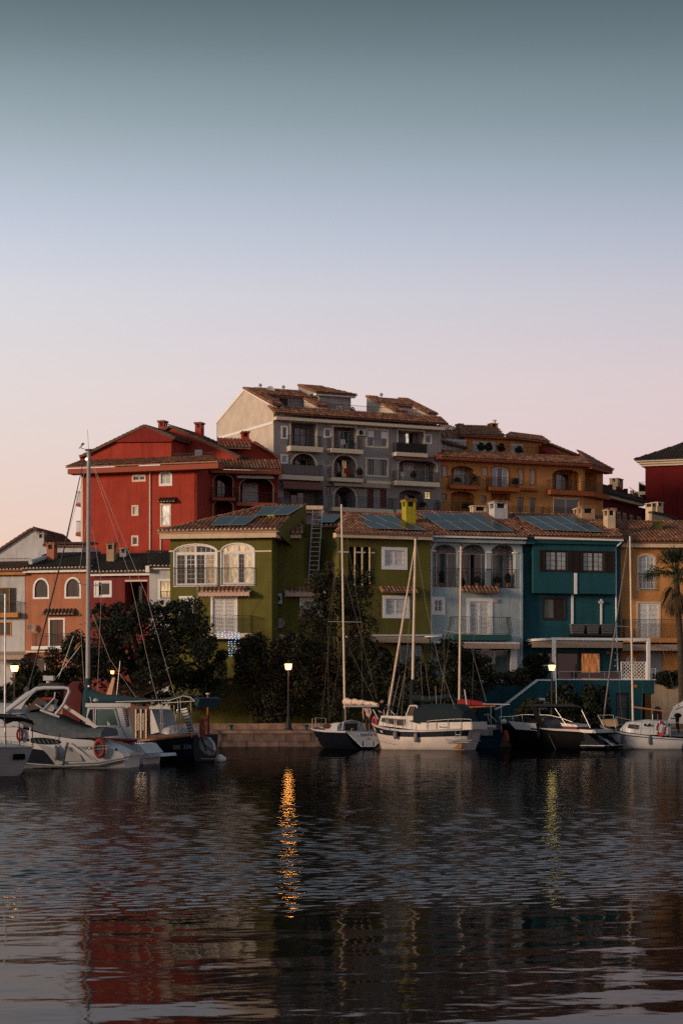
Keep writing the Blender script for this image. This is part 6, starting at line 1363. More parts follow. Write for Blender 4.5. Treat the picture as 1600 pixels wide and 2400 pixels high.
# ---------------------------------------------------------------- small boat, far left (stern towards us)
def boat_a():
    fr = Fr(20, 70.6, 58, 0.0); th = bt('sailing_boat', fr, 'small white boat cut by the left edge, rounded stern nearest us')
    st = [(-.55,.98,.95), (0.0,1.0,1.15), (.9,1.0,1.25), (2.2,1.05,1.3), (3.6,1.1,1.05), (4.8,1.2,.45), (5.3,1.25,.04)]
    # local +x runs away to the right; the stern is the left, near end
    fr2 = Fr(-2, 71.0, -62, 0.0)
    st = [(-5.6,1.25,.04), (-4.9,1.2,.5), (-3.6,1.12,1.05), (-2.0,1.08,1.3), (-.8,1.04,1.28), (0.0,1.02,1.18), (.62,.98,.98)]
    hull(th, fr2, st, 'gelcoat', 'gelcoat_grey', fw=.72, fm=.93, rr=-.9, rl=.5, rail='gelcoat_grey')
    z = 1.02
    bm = MB(); arcs = []
    for x in (-2.6, -1.2, .1): bm.tube([(x,-1.15,z),(x-.05,-1.15,z+.75),(x-.1,-.9,z+1.02),(x-.1,.9,z+1.02),(x-.05,1.15,z+.75),(x,1.15,z)], .018, 6)
    part(th, 'bimini_frame', bm, 'iron', fr2)
    cv = MB(); xs = [-2.8,-1.9,-.9,.25]; ys = [-1.18,-1.1,-.7,0,.7,1.1,1.18]; zz = [.78,.95,1.04,1.07,1.04,.95,.78]
    for i, x in enumerate(xs):
        for y, h in zip(ys, zz): cv.v.append((x, y, z+h+(-.12 if i in (0,3) else 0)))
    for i in range(3):
        for j in range(6): a = i*7+j; cv.f.append((a, a+7, a+8, a+1))
    part(th, 'bimini_cloth', cv, 'canvas_black', fr2)
    rails(th, fr2, [(-1.0,-1.25),(0,-1.15),(.55,-.9),(.6,0),(.55,.9)], [z]*5, [z+.62]*5)
    ld = MB().tube([(.62,-.55,z+.5),(.66,-.55,.35)], .016, 5).tube([(.62,-.25,z+.5),(.66,-.25,.35)], .016, 5)
    for q in range(4): ld.tube([(.66,-.55,.4+.2*q),(.66,-.25,.4+.2*q)], .014, 5)
    part(th, 'ladder', ld, 'steel', fr2); lifering(th, fr2, (.35,-1.05,z+.32), .22, .06, 'buoy_red', .6, axis='y')
    part(th, 'transom_vent', MB().box(.40,.46,.35,.75,.55,.78), 'black_paint', fr2); rig(th, fr2, [(.3,-1.1,z),(-.6,-1.3,z+.9)], .012)
    m0 = fr2.local(at(12,1640,73.5)); m1 = fr2.local(at(13,1392,73.5)); part(th, 'pole', MB().tube([Vector((m0.x,m0.y,.9)), m1], .035, 8), 'alu', fr2); part(th, 'pole_arm', MB().tube([m1+Vector((0,0,-.05)), fr2.local(at(-4,1391,73.5))], .02, 5), 'alu', fr2)
boat_a()

# ---------------------------------------------------------------- white sport cruiser, left
def boat_b():
    fr = Fr(150, 81, -8, 0.0); th = bt('motor_cruiser', fr, 'white sport cruiser with radar arch and grey cockpit cover')
    B = 1.35
    st = stations(fr, [(-95,1668,.04), (-60,1676,.6), (0,1692,1.15), (60,1706,1.35), (120,1722,1.38), (180,1731,1.38), (225,1734,1.36), (262,1748,1.3), (300,1768,1.22)])
    h = hull(th, fr, st, 'gelcoat', 'gelcoat', fw=.84, fm=1.0, rl=1.6, rr=.05, rail=None)
    b = -B*1.0
    # dark lower topsides with a pale sweep, oval window, graphics
    part(h, 'hull_panel', extr(fr, [(-60,1752),(60,1752),(100,1758),(122,1776),(128,1792),(-30,1792)], b-.03, b+.05), 'navy_paint', fr); part(h, 'hull_panel', extr(fr, [(88,1744),(118,1750),(150,1790),(132,1794),(112,1768)], b-.045, b+.05), 'gelcoat_grey', fr)
    part(h, 'hull_panel', extr(fr, [(152,1748),(170,1752),(188,1768),(194,1784),(152,1784)], b-.03, b+.05), 'gelcoat_grey', fr)
    part(h, 'boot_stripe', extr(fr, [(60,1786),(150,1790),(230,1787),(298,1775),(301,1779),(230,1796),(60,1800)], b-.02, b+.06), 'canvas_grey', fr)
    part(h, 'rub_strake', MB().tube([fr.p(px,py,b-.03) for px, py in ((60,1789),(150,1795),(230,1792),(302,1778))], .025, 6), 'alu', fr)
    el = [(104+41*math.cos(t), 1737+8*math.sin(t)+(2.5*math.cos(t))) for t in np.linspace(0, 2*math.pi, 25)[:-1]]
    w = part(h, 'side_window', extr(fr, el, b-.03, b+.02), 'glass', fr)
    k = MB()
    for q in range(6): a = fr.p(80+q*10,1733,b-.035); c = fr.p(86+q*10,1742,b-.035); k.bar(a, c, .03, .012)
    part(w, 'window_bar', k, 'gelcoat_grey', fr, kind='stuff')
    lettering(h, fr, 'MAJICA', fr.p(201,1757,b-.02), .13, 'navy_paint', squeeze=.9)
    # superstructure: foredeck hump and windscreen
    part(th, 'foredeck', drape(fr, [(-80,1664),(-40,1654),(0,1648),(40,1652),(66,1668)], [(-80,1672),(-40,1684),(0,1694),(40,1702),(66,1708)], 1.15), 'gelcoat', fr, smooth=True)
    for s in (-1, 1):
        d = s*1.12
        part(th, 'radar_arch', MB().tube([fr.p(14,1668,d), fr.p(52,1640,d), fr.p(86,1615,d*.96), fr.p(104,1612,d*.95), fr.p(150,1611.5,d*.92), fr.p(160,1613,d*.92), fr.p(163,1621,d*.95), fr.p(150,1650,d), fr.p(131,1674,d)], [.10,.10,.085,.075,.06,.06,.06,.055,.055], 8), 'gelcoat', fr, smooth=True)
        part(th, 'arch_fin', extr(fr, [(24,1652),(62,1622),(88,1613),(60,1645),(50,1662),(30,1662)], d-.04, d+.04), 'gelcoat', fr)
    part(th, 'arch_roof', MB().hexa([fr.p(84,1616,-1.1), fr.p(150,1613,-1.05), fr.p(150,1613,1.05), fr.p(84,1616,1.1), fr.p(86,1612,-1.1), fr.p(150,1610,-1.05), fr.p(150,1610,1.05), fr.p(86,1612,1.1)]), 'canvas_grey', fr)
    part(th, 'rolled_bimini', MB().tube([fr.p(62,1616,-1.1), fr.p(64,1614,0), fr.p(62,1616,1.1)], .1, 8).tube([fr.p(22,1648,-1.2), fr.p(100,1602,-1.0)], .02, 5).tube([fr.p(22,1648,1.2), fr.p(100,1602,1.0)], .02, 5), 'canvas_grey', fr)
    part(th, 'windscreen', extr(fr, [(58,1668),(88,1634),(104,1640),(96,1660)], -1.0, 1.0), 'glass', fr); part(th, 'windscreen_frame', MB().tube([fr.p(83,1650,-1.05), fr.p(103,1662,-1.05), fr.p(128,1636,-1.0), fr.p(130,1622,-1.0)], .03, 6).tube([fr.p(95,1664,-1.06), fr.p(140,1680,-1.06)], .05, 6), 'gelcoat', fr)
    part(th, 'helm_seat', extr(fr, [(83,1648),(100,1646),(112,1664),(95,1664)], -.8, .8), 'gelcoat', fr); part(th, 'loudspeaker', MB().torus(fr.p(121,1660,-.95), .10, .03, 'y', 14, 6).torus(fr.p(121,1660,-.95), .045, .03, 'y', 12, 6), 'alu', fr)
    mast = fr.p(114,1600,0); rd = part(th, 'radar_scanner', MB().box(mast.x-.17, mast.x+.22, mast.y-.12, mast.y+.12, mast.z+.08, mast.z+.26).tube([(mast.x,0,mast.z-.25),(mast.x,0,mast.z+.1)], .08, 8), 'gelcoat', fr); part(rd, 'radar_base', MB().box(mast.x-.3, mast.x+.5, -.3, .3, mast.z-.12, mast.z-.02), 'iron', fr)
    for a, b2 in (((129,1593),(190,1512)), ((137,1592),(173,1490))): part(th, 'aerial', MB().tube([fr.p(*a,.2), fr.p(*b2,.2)], .012, 5), 'fender_white', fr)
    part(th, 'aerial_float', MB().tube([fr.p(177,1522,.2), fr.p(182,1514,.2), fr.p(189,1505,.2)], [.04,.06,.02], 8), 'varnish', fr)
    part(th, 'cockpit_cover', drape(fr, [(56,1670),(90,1664),(130,1674),(170,1694),(200,1704),(246,1705)], [(50,1694),(85,1712),(130,1722),(175,1729),(210,1731),(248,1728)], 1.38), 'canvas_grey', fr, smooth=True)
    part(th, 'sun_pad', MB().hexa([fr.p(146,1656,-.9), fr.p(222,1707,-.9), fr.p(222,1707,.9), fr.p(146,1656,.9), fr.p(150,1649,-.9), fr.p(231,1703,-.9), fr.p(231,1703,.9), fr.p(150,1649,.9)]), 'gelcoat_warm', fr)
    lifering(th, fr, fr.p(234,1754,b-.1), .29, .095, 'buoy_red', .62, bands=False); part(th, 'ring_bracket', MB().tube([fr.p(221,1749,b-.22), fr.p(254,1747,b-.22)], .012, 5).tube([fr.p(221,1756,b-.22), fr.p(254,1754,b-.22)], .012, 5), 'steel', fr)
    lifering(th, fr, fr.p(47,1722,b-.12), .20, .07, 'buoy_red', .5, bands=False)
    fender(th, fr, fr.p(131,1765,b-.16), .115, .55, 'fender_grey', .35); rig(th, fr, [fr.p(140,1720,b-.03), fr.p(136,1745,b-.05), fr.p(131,1752,b-.16)], .012, 'rope', 'line')
    rig(th, fr, [fr.p(168,1742,b-.06), fr.p(195,1762,b-.06), fr.p(217,1782,b-.06)], .014, 'rope', 'line'); rig(th, fr, [fr.p(158,1740,b-.06), fr.p(152,1760,b-.06), fr.p(147,1795,b-.05)], .02, 'rope', 'line')
    part(th, 'swim_step', extr(fr, [(255,1772),(303,1764),(305,1772),(258,1780)], -1.2, 1.2), 'gelcoat_grey', fr); part(th, 'exhaust', MB().tube([fr.p(273,1757,b+.06), fr.p(273,1757,b-.03)], .05, 10), 'black_paint', fr)
    rails(th, fr, [(fr.x(px,-1.0), -1.0) for px in (-70,-40,-10,20,45)], [fr.z(px,1690,-1) for px in (-70,-40,-10,20,45)], [fr.z(px,py,-1) for px, py in ((-70,1655),(-40,1660),(-10,1668),(20,1676),(45,1690))])
boat_b()

# ---------------------------------------------------------------- white wheelhouse boat behind it
def boat_c():
    fr = Fr(260, 86, -14, 0.0); th = bt('cabin_boat', fr, 'white wheelhouse boat with green tinted window behind the cruiser')
    st = stations(fr, [(110,1712,.05), (140,1718,.7), (180,1726,1.1), (240,1733,1.2), (300,1738,1.2), (325,1748,1.15), (345,1766,1.1)]); h = hull(th, fr, st, 'gelcoat', 'gelcoat_grey', fw=.86, rl=.8, rail=None)
    part(h, 'red_stripe', MB().tube([fr.p(px,py,-1.24) for px, py in ((180,1727),(260,1733),(322,1736))], .06, 6), 'buoy_red', fr); part(th, 'swim_platform', extr(fr, [(296,1769),(376,1766),(379,1773),(300,1780)], -1.0, .9), 'gelcoat', fr); part(th, 'transom_step', extr(fr, [(312,1742),(326,1744),(344,1766),(312,1768)], -1.1, 1.0), 'gelcoat', fr)
    D = -1.0; H = []
    # wheelhouse side with a real window opening
    x0, x1 = fr.x(222,D), fr.x(281,D); z0, z1 = fr.z(252,1703,D), fr.z(252,1660,D)
    part(th, 'wheelhouse', MB().hexa([fr.p(196,1736,D), fr.p(317,1736,D), fr.p(317,1736,1.0), fr.p(196,1736,1.0), fr.p(206,1656,D), fr.p(296,1656,D), fr.p(296,1656,.95), fr.p(206,1656,.95)]), 'gelcoat', fr)
    part(th, 'roof', MB().hexa([fr.p(200,1657,D-.1), fr.p(306,1657,D-.1), fr.p(306,1657,1.1), fr.p(200,1657,1.1), fr.p(201,1648,D-.1), fr.p(307,1648,D-.1), fr.p(307,1648,1.1), fr.p(201,1648,1.1)]), 'gelcoat', fr)
    win1 = [(225,1661),(269,1661),(280,1702),(224,1702)]; w = part(th, 'window', extr(fr, win1, D-.03, D+.01), 'glass_green', fr)
    fm = MB(); pts = [fr.p(*p, D-.04) for p in win1]
    for i in range(4): fm.tube([pts[i], pts[(i+1)%4]], .03, 6)
    part(w, 'window_frame', fm, 'gelcoat', fr)
    win2 = [(211,1662),(220,1661),(220,1697),(204,1681)]; w2 = part(th, 'window', extr(fr, win2, D-.03, D+.01), 'glass', fr); fm = MB(); pts = [fr.p(*p, D-.04) for p in win2]
    for i in range(4): fm.tube([pts[i], pts[(i+1)%4]], .025, 6)
    part(w2, 'window_frame', fm, 'gelcoat', fr)
    part(th, 'toy_figure', MB().ellip(fr.p(256,1698,D-.05), (.06,.03,.07)).tube([fr.p(254,1696,D-.05), fr.p(253,1690,D-.05)], [.035,.01], 6), 'fender_white', fr)
    part(th, 'stern_panel', extr(fr, [(287,1660),(297,1660),(303,1702),(297,1703)], D-.03, D+.01), 'iron', fr); k = MB()
    for q in range(8): a = fr.p(288+q*1.5,1664+q*5,D-.045); c = fr.p(294+q*1.1,1664+q*5,D-.045); k.bar(a, c, .02, .02)
    part(th, 'stern_vent', k, 'gelcoat', fr, kind='stuff')
    part(th, 'gps_dome', MB().lathe([(.1,0),(.13,.05),(.05,.12)], 10, fr.p(225,1644,0)), 'gelcoat', fr, smooth=True); part(th, 'aerial', MB().tube([fr.p(215,1648,.3), fr.p(211,1633,.3)], .012, 5), 'fender_white', fr)
    part(th, 'horn_light', MB().ellip(fr.p(299,1657,D-.05), (.07,.07,.06)), 'fender_white', fr); rig(th, fr, [fr.p(283,1702,D-.05), fr.p(300,1732,D-.06)], .012, 'rope', 'line'); rig(th, fr, [fr.p(262,1735,-1.25), fr.p(283,1756,-1.28), fr.p(300,1776,-1.3)], .014, 'rope', 'line')
boat_c()

# ---------------------------------------------------------------- navy hulled motor sailer with tall mast
def boat_d():
    fr = Fr(420, 90, -26, 0.0); th = bt('motor_sailer', fr, 'navy blue wooden sailing boat with teal awning and tallest mast'); b = 1.3
    st = stations(fr, [(110,1708,.05), (140,1716,.6), (190,1727,1.05), (250,1735,1.3), (323,1737,1.4), (400,1731,1.32), (440,1726,1.2), (468,1722,1.05)]); h = hull(th, fr, st, 'navy_paint', 'teak', fw=.75, fm=.97, rl=1.2, rr=-.05, rail='varnish', rail_r=.05)
    def nearp(px, py, o=.02): return fr.p(px, py, -1.33-o)
    lettering(h, fr, 'EBE', nearp(415,1756), .17, 'fender_grey'); lettering(h, fr, 'ZER', fr.p(440,1755,-1.27), .17, 'fender_grey')
    house = part(th, 'deckhouse', MB().hexa([fr.p(300,1736,-.9), fr.p(349,1733,-.9), fr.p(349,1733,.9), fr.p(300,1736,.9), fr.p(304,1654,-.85), fr.p(347,1656,-.85), fr.p(347,1656,.85), fr.p(304,1654,.85)]), 'brown_wood', fr)
    for a in (321, 332): part(house, 'door_panel', extr(fr, [(a,1672),(a+7,1672),(a+7,1712),(a,1712)], -.93, -.88), 'glass_green', fr)
    for a in (317, 329, 341): part(house, 'door_stile', extr(fr, [(a,1662),(a+3,1662),(a+3,1730),(a,1730)], -.95, -.9), 'varnish', fr)
    part(th, 'side_screen', extr(fr, [(348,1662),(356,1664),(374,1716),(348,1722)], -.8, .8), 'gelcoat_grey', fr)
    # awning: long rail and bowed cloth
    rail_px = [(272,1645),(340,1643),(398,1641),(414,1636),(430,1631),(446,1634),(457,1643)]
    for s in (-1.05, 1.0): part(th, 'awning_rail', MB().tube([fr.p(px,py,s) for px, py in rail_px], .024, 6), 'mast_grey', fr, smooth=True)
    part(th, 'awning_rail', MB().tube([fr.p(382,1648,-1.05), fr.p(457,1643,-1.05)], .022, 6), 'mast_grey', fr)
    cl = MB(); top = [(276,1634),(300,1638),(340,1641),(380,1641),(405,1636),(430,1629),(452,1629),(468,1637)]
    for px, py in top:
        for y, o in ((-1.1,0),(-.55,-2),(0,-3),(.55,-2),(1.05,0)): cl.v.append(tuple(fr.p(px, py+o, y)))
    for i in range(len(top)-1):
        for j in range(4): a = i*5+j; cl.f.append((a, a+5, a+6, a+1))
    part(th, 'awning_cloth', cl, 'canvas_teal', fr, smooth=True); part(th, 'awning_flap', extr(fr, [(456,1634),(468,1637),(462,1658),(455,1650)], -1.0, .9), 'canvas_teal', fr)
    for a, p1, p2 in ((376,1658,1720),(380,1658,1720),(408,1652,1716),(417,1640,1722),(423,1634,1716),(447,1638,1700)): part(th, 'awning_pole', MB().tube([fr.p(a,p1,-1.0), fr.p(a+3,p2,-1.0)], .016, 5), 'mast_grey', fr)
    part(th, 'boat_pole', MB().tube([fr.p(416,1662,-.9), fr.p(408,1712,-.9)], .015, 5).tube([fr.p(392,1688,-.9), fr.p(380,1704,-.9)], .015, 5), 'alu', fr)
    # leaning gangplank with treads
    g0, g1, g2, g3 = fr.p(424,1662,-1.15), fr.p(437,1659,-1.15), fr.p(455,1716,-1.2), fr.p(443,1718,-1.2); o = Vector((0,.05,0))
    gp = part(th, 'gangplank', MB().hexa([g3, g2, g2+o, g3+o, g0, g1, g1+o, g0+o]), 'gelcoat_grey', fr); k = MB()
    for q in range(8): t = (q+.5)/8; k.bar(g0+(g3-g0)*t-o*.3, g1+(g2-g1)*t-o*.3, .02, .03)
    part(gp, 'tread', k, 'navy_paint', fr, kind='stuff')
    part(th, 'inflatable_tender', drape(fr, [(380,1704),(400,1701),(430,1704),(452,1712)], [(380,1716),(400,1720),(430,1720),(454,1720)], .7), 'gelcoat', fr, smooth=True)
    rails(th, fr, [(fr.x(px,-1.2), -1.2) for px in (375,400,425,450,467)], [fr.z(px,1728,-1.2) for px in (375,400,425,450,467)], [fr.z(px,1695,-1.2) for px in (375,400,425,450,467)])
    # tall mast with boom cover, spreaders, stays
    mb0 = fr.p(206,1730,0); mt = fr.p(208.5,1056,0); m = part(th, 'mast', MB().tube([mb0, mt], [.105,.085], 12), 'mast_grey', fr, smooth=True)
    part(m, 'mast_boot', MB().tube([fr.p(206,1730,0), fr.p(206.5,1640,0), fr.p(207,1612,0), fr.p(207,1590,0)], [.34,.30,.16,.115], 12), 'canvas_teal', fr, smooth=True)
    part(m, 'mast_label', extr(fr, [(206,1606),(210,1606),(210,1610),(206,1610)], -.2, -.19), 'fender_white', fr)
    for a, c in (((207,1372),(183,1366)), ((207,1372),(239,1371))): part(m, 'spreader', MB().tube([fr.p(*a,0), fr.p(*c,-.4 if c[0]<207 else .4)], .022, 6), 'alu', fr)
    part(m, 'masthead', MB().box(mt.x-.12, mt.x+.14, -.1, .1, mt.z-.02, mt.z+.06).tube([mt, mt+Vector((-.06,0,.9))], .008, 4).tube([mt+Vector((-.1,0,.05)), mt+Vector((-.38,0,.12))], .012, 5).tube([mt+Vector((-.38,0,.1)), mt+Vector((-.38,0,.3))], .012, 5), 'iron', fr); part(m, 'wind_vane', MB().tube([mt+Vector((-.5,0,.12)), mt+Vector((-.22,0,.32))], .02, 5).ellip(mt+Vector((-.3,0,.3)), (.07,.03,.05)), 'iron', fr); part(m, 'masthead_light', MB().ellip(fr.p(203,1076,-.12), (.05,.05,.05)), 'lamp_white', fr)
    boom = part(th, 'boom_cover', MB().tube([fr.p(212,1628,0), fr.p(240,1638,0), fr.p(290,1640,0), fr.p(350,1644,0)], [.26,.22,.18,.10], 10), 'canvas_teal', fr, smooth=True)
    # furled headsail on the forestay and the standing rigging
    part(th, 'furled_sail', MB().tube([fr.p(196,1082,0), fr.p(150,1290,0), fr.p(85,1548,0), fr.p(60,1640,0)], [.018,.032,.038,.03], 8), 'iron', fr)
    for pts in ([(203,1090),(158,1262)], [(208,1062),(303,1345),(358,1600),(372,1650)], [(208,1062),(345,1400),(412,1640)], [(239,1371),(228,1640)], [(183,1366),(200,1640)], [(208,1180),(239,1371)], [(208,1180),(183,1366)], [(210,1420),(258,1545),(330,1650)]): rig(th, fr, [fr.p(px,py,.1) for px, py in pts], .009)
    # tender on the stern davits, seen end on, mooring buoys
    tf = fr; td = part(th, 'stern_tender', MB().prism([(fr.x(px,-1.1), fr.z(px,py,-1.1)) for px, py in ((469,1736),(486,1728),(497,1742),(500,1758),(494,1771),(480,1764),(470,1752))], -1.1, -.85), 'gelcoat_grey', fr); part(td, 'tender_rim', MB().tube([fr.p(px,py,-1.13) for px, py in ((469,1736),(486,1728),(497,1742),(500,1758),(494,1771),(480,1764),(470,1752),(469,1736))], .035, 6), 'fender_grey', fr)
    rig(td, fr, [fr.p(472,1730,-1.16), fr.p(484,1760,-1.16)], .03, 'navy_paint', 'strap'); rig(td, fr, [fr.p(480,1746,-1.16), fr.p(499,1762,-1.16)], .02, 'navy_paint', 'strap')
    part(th, 'outboard_bracket', MB().box(fr.x(468,-1), fr.x(473,-1), -1.05, -.7, fr.z(470,1728,-1), fr.z(470,1683,-1)).box(fr.x(474,-1), fr.x(483,-1), -1.0, -.8, fr.z(478,1690,-1), fr.z(478,1684,-1)), 'wine_render', fr); part(th, 'coiled_line', MB().torus(fr.p(478,1702,-1.05), .12, .05, 'y', 14, 6, .7), 'varnish', fr, smooth=True)
    part(th, 'stern_light', MB().tube([fr.p(466,1712,-1.05), fr.p(466,1726,-1.05)], .04, 6), 'yellow_render', fr)
    part(th, 'rudder_bar', MB().tube([fr.p(472,1778,-1.0), fr.p(506,1779,-1.0)], .025, 6), 'alu', fr)
    rig(th, fr, [fr.p(470,1745,-1.05), fr.p(512,1774,-1.05)], .01, 'rope', 'line')
    w = fr.M @ fr.p(516,1779,-1.0)
    for (px, py, r, lab) in ((516,1779,.175,'round pale blue-grey mooring buoy off the navy stern'), (524,1787,.12,'smaller white buoy half hidden behind the round one')):
        p = at(px, py, 88.8 if r > .15 else 89.3); o = obj('mooring_buoy', None, None, Matrix.Translation((p.x, p.y, 0))); tag(o, lab, 'buoy', 'mooring buoys')
        obj('float', MB().ellip((0,0,max(r*.75, p.z)), (r,r,r), 14, 10).mesh('float', 'fender_white', True), o); obj('eye', MB().torus((0,0,max(r*.75,p.z)+r), .03, .01).mesh('eye', 'rubber'), o)
boat_d()

# ---------------------------------------------------------------- Manta: stern-on yacht with cream sail
def boat_e():
    fr = Fr(862, 113.5, -55, 0.0); th = bt('sailing_yacht', fr, 'dark hulled sailing yacht with pale wedge transom and cream furled sail')
    X = lambda px, d=0: fr.x(px, d)
    # bow away to the left, transom to the right
    st = [(-4.8,1.12,.05), (-4.3,1.05,.7), (-3.2,.98,1.25), (-1.8,.93,1.5), (-.6,.92,1.5), (0.0,.92,1.42)]; h = hull(th, fr, st, 'navy_paint', 'gelcoat_grey', fw=.35, fm=.78, rl=.9, rr=-.25, rail='gelcoat', rail_r=.05)
    tr = part(h, 'transom', MB().prism([(-1.4,.93),(1.4,.93),(.95,.55),(.42,.12),(-.42,.12),(-.95,.55)], -.02, .05, 'x'), 'white_paint', fr)
    R = Matrix.Rotation(math.pi/2, 4, 'Z'); lettering(tr, fr, 'MANTA VI', (.057,0,.68), .16, 'navy_paint', R); lettering(tr, fr, 'A.A', (.057,0,.5), .09, 'navy_paint', R)
    for y in (-.4, .3): part(tr, 'drain_slot', MB().box(.052,.06,y,y+.06,.16,.42), 'black_paint', fr)
    cb = part(th, 'cabin', drape2([(-3.4,.98,.45),(-3.0,1.3,.7),(-2.2,1.42,.85),(-1.6,1.45,.9)], .9), 'gelcoat', fr, smooth=True)
    part(cb, 'companionway', MB().box(-1.61,-1.58,-.38,.42,.98,1.36), 'interior_dark', fr); part(cb, 'hatch_arch', MB().tube([(-1.55,-.6,1.0),(-1.55,-.5,1.44),(-1.55,0,1.52),(-1.55,.5,1.44),(-1.55,.6,1.0)], .04, 6), 'gelcoat', fr)
    for y in (-.62,.55): part(cb, 'port_light', MB().box(-1.6,-1.575,y,y+.09,1.1,1.34), 'black_paint', fr)
    part(th, 'red_bag', MB().ellip((-2.7,-.8,1.2), (.4,.1,.13)), 'maroon_render', fr, smooth=True)
    p0, p1 = fr.p(808,1690,-.0), fr.p(800,1182,0); m = part(th, 'mast', MB().tube([p0, p1], [.062,.05], 10), 'mast_paint', fr, smooth=True); part(th, 'mast_sleeve', MB().tube([p0+Vector((.0,-.08,0)), p0+(p1-p0)*.06+Vector((0,-.08,0))], .05, 8), 'canvas_darkteal', fr)
    part(m, 'spreader', MB().tube([fr.p(768,1457,.2), fr.p(847,1458,-.2)], .014, 5), 'alu', fr)
    bo = part(th, 'boom', MB().tube([fr.p(808,1655,0), fr.p(886,1655,-.3)], .06, 8), 'alu', fr, smooth=True); sp = []; rr = []; rng = random.Random(3)
    for k in range(24): t = k/23; sp.append(fr.p(809+76*t, 1645+6*t**2-1.0*math.sin(k*1.1), -.3*t)); rr.append((.19-.11*t)*(1+.10*math.sin(k*1.3)))
    part(th, 'furled_sail', MB().tube(sp, rr, 10), 'sail_cream', fr, smooth=True)
    for k in (6, 14): part(bo, 'sail_tie', MB().torus(sp[k], rr[k]*1.05, .015, 'x', 12, 5), 'rope', fr)
    for a, b, d in (((801,1190),(770,1457),.2), ((768,1457),(770,1690),.3), ((806,1480),(772,1690),.3), ((801,1190),(846,1457),-.2), ((846,1457),(850,1700),-.4), ((804,1330),(884,1640),-.3), ((818,1520),(880,1650),-.3), ((801,1186),(752,1700),1.0)): rig(th, fr, [fr.p(*a,d), fr.p(*b,d)], .007)
    rails(th, fr, [(-4.6,-.45),(-4.95,0),(-4.6,.45)], [1.05,1.1,1.05], [1.6,1.65,1.6])
    lifering(th, fr, fr.p(878,1692,.5), .25, .085, 'buoy_pink', .6, bands=False); fender(th, fr, fr.p(747,1724,-.4), .14, .5, 'fender_white', .3); part(th, 'yellow_cleat', MB().tube([(-.1,-1.0,.95),(-.1,-1.0,1.1),(-.1,-.85,1.1)], .02, 5), 'yellow_render', fr)
    rig(th, fr, [fr.p(748,1714,0), fr.p(722,1704,3.2)], .02, 'rope', 'line'); rig(th, fr, [(0,-1.3,.85), fr.p(928,1746,-1.5)], .01, 'rope', 'line')
    part(th, 'davit_strut', MB().tube([fr.p(874,1663,-.8), fr.p(886,1686,-.8)], .03, 6), 'gelcoat', fr)
    return fr
def drape2(secs, b):
    """rounded cabin trunk: sections (x, top z, half width) from a deck at z .9"""
    mb = MB()
    for x, z, w in secs:
        for y, q in ((-w,.0),(-w*.96,.6),(-w*.8,.92),(-w*.3,1.0),(w*.3,1.0),(w*.8,.92),(w*.96,.6),(w,.0)): mb.v.append((x, y, .85+(z-.85)*q))
    for i in range(len(secs)-1):
        for j in range(7): a = i*8+j; mb.f.append((a, a+8, a+9, a+1))
    mb.f.append(tuple(range(8))); mb.f.append(tuple((len(secs)-1)*8+j for j in range(8))[::-1]); return mb
FE = boat_e()

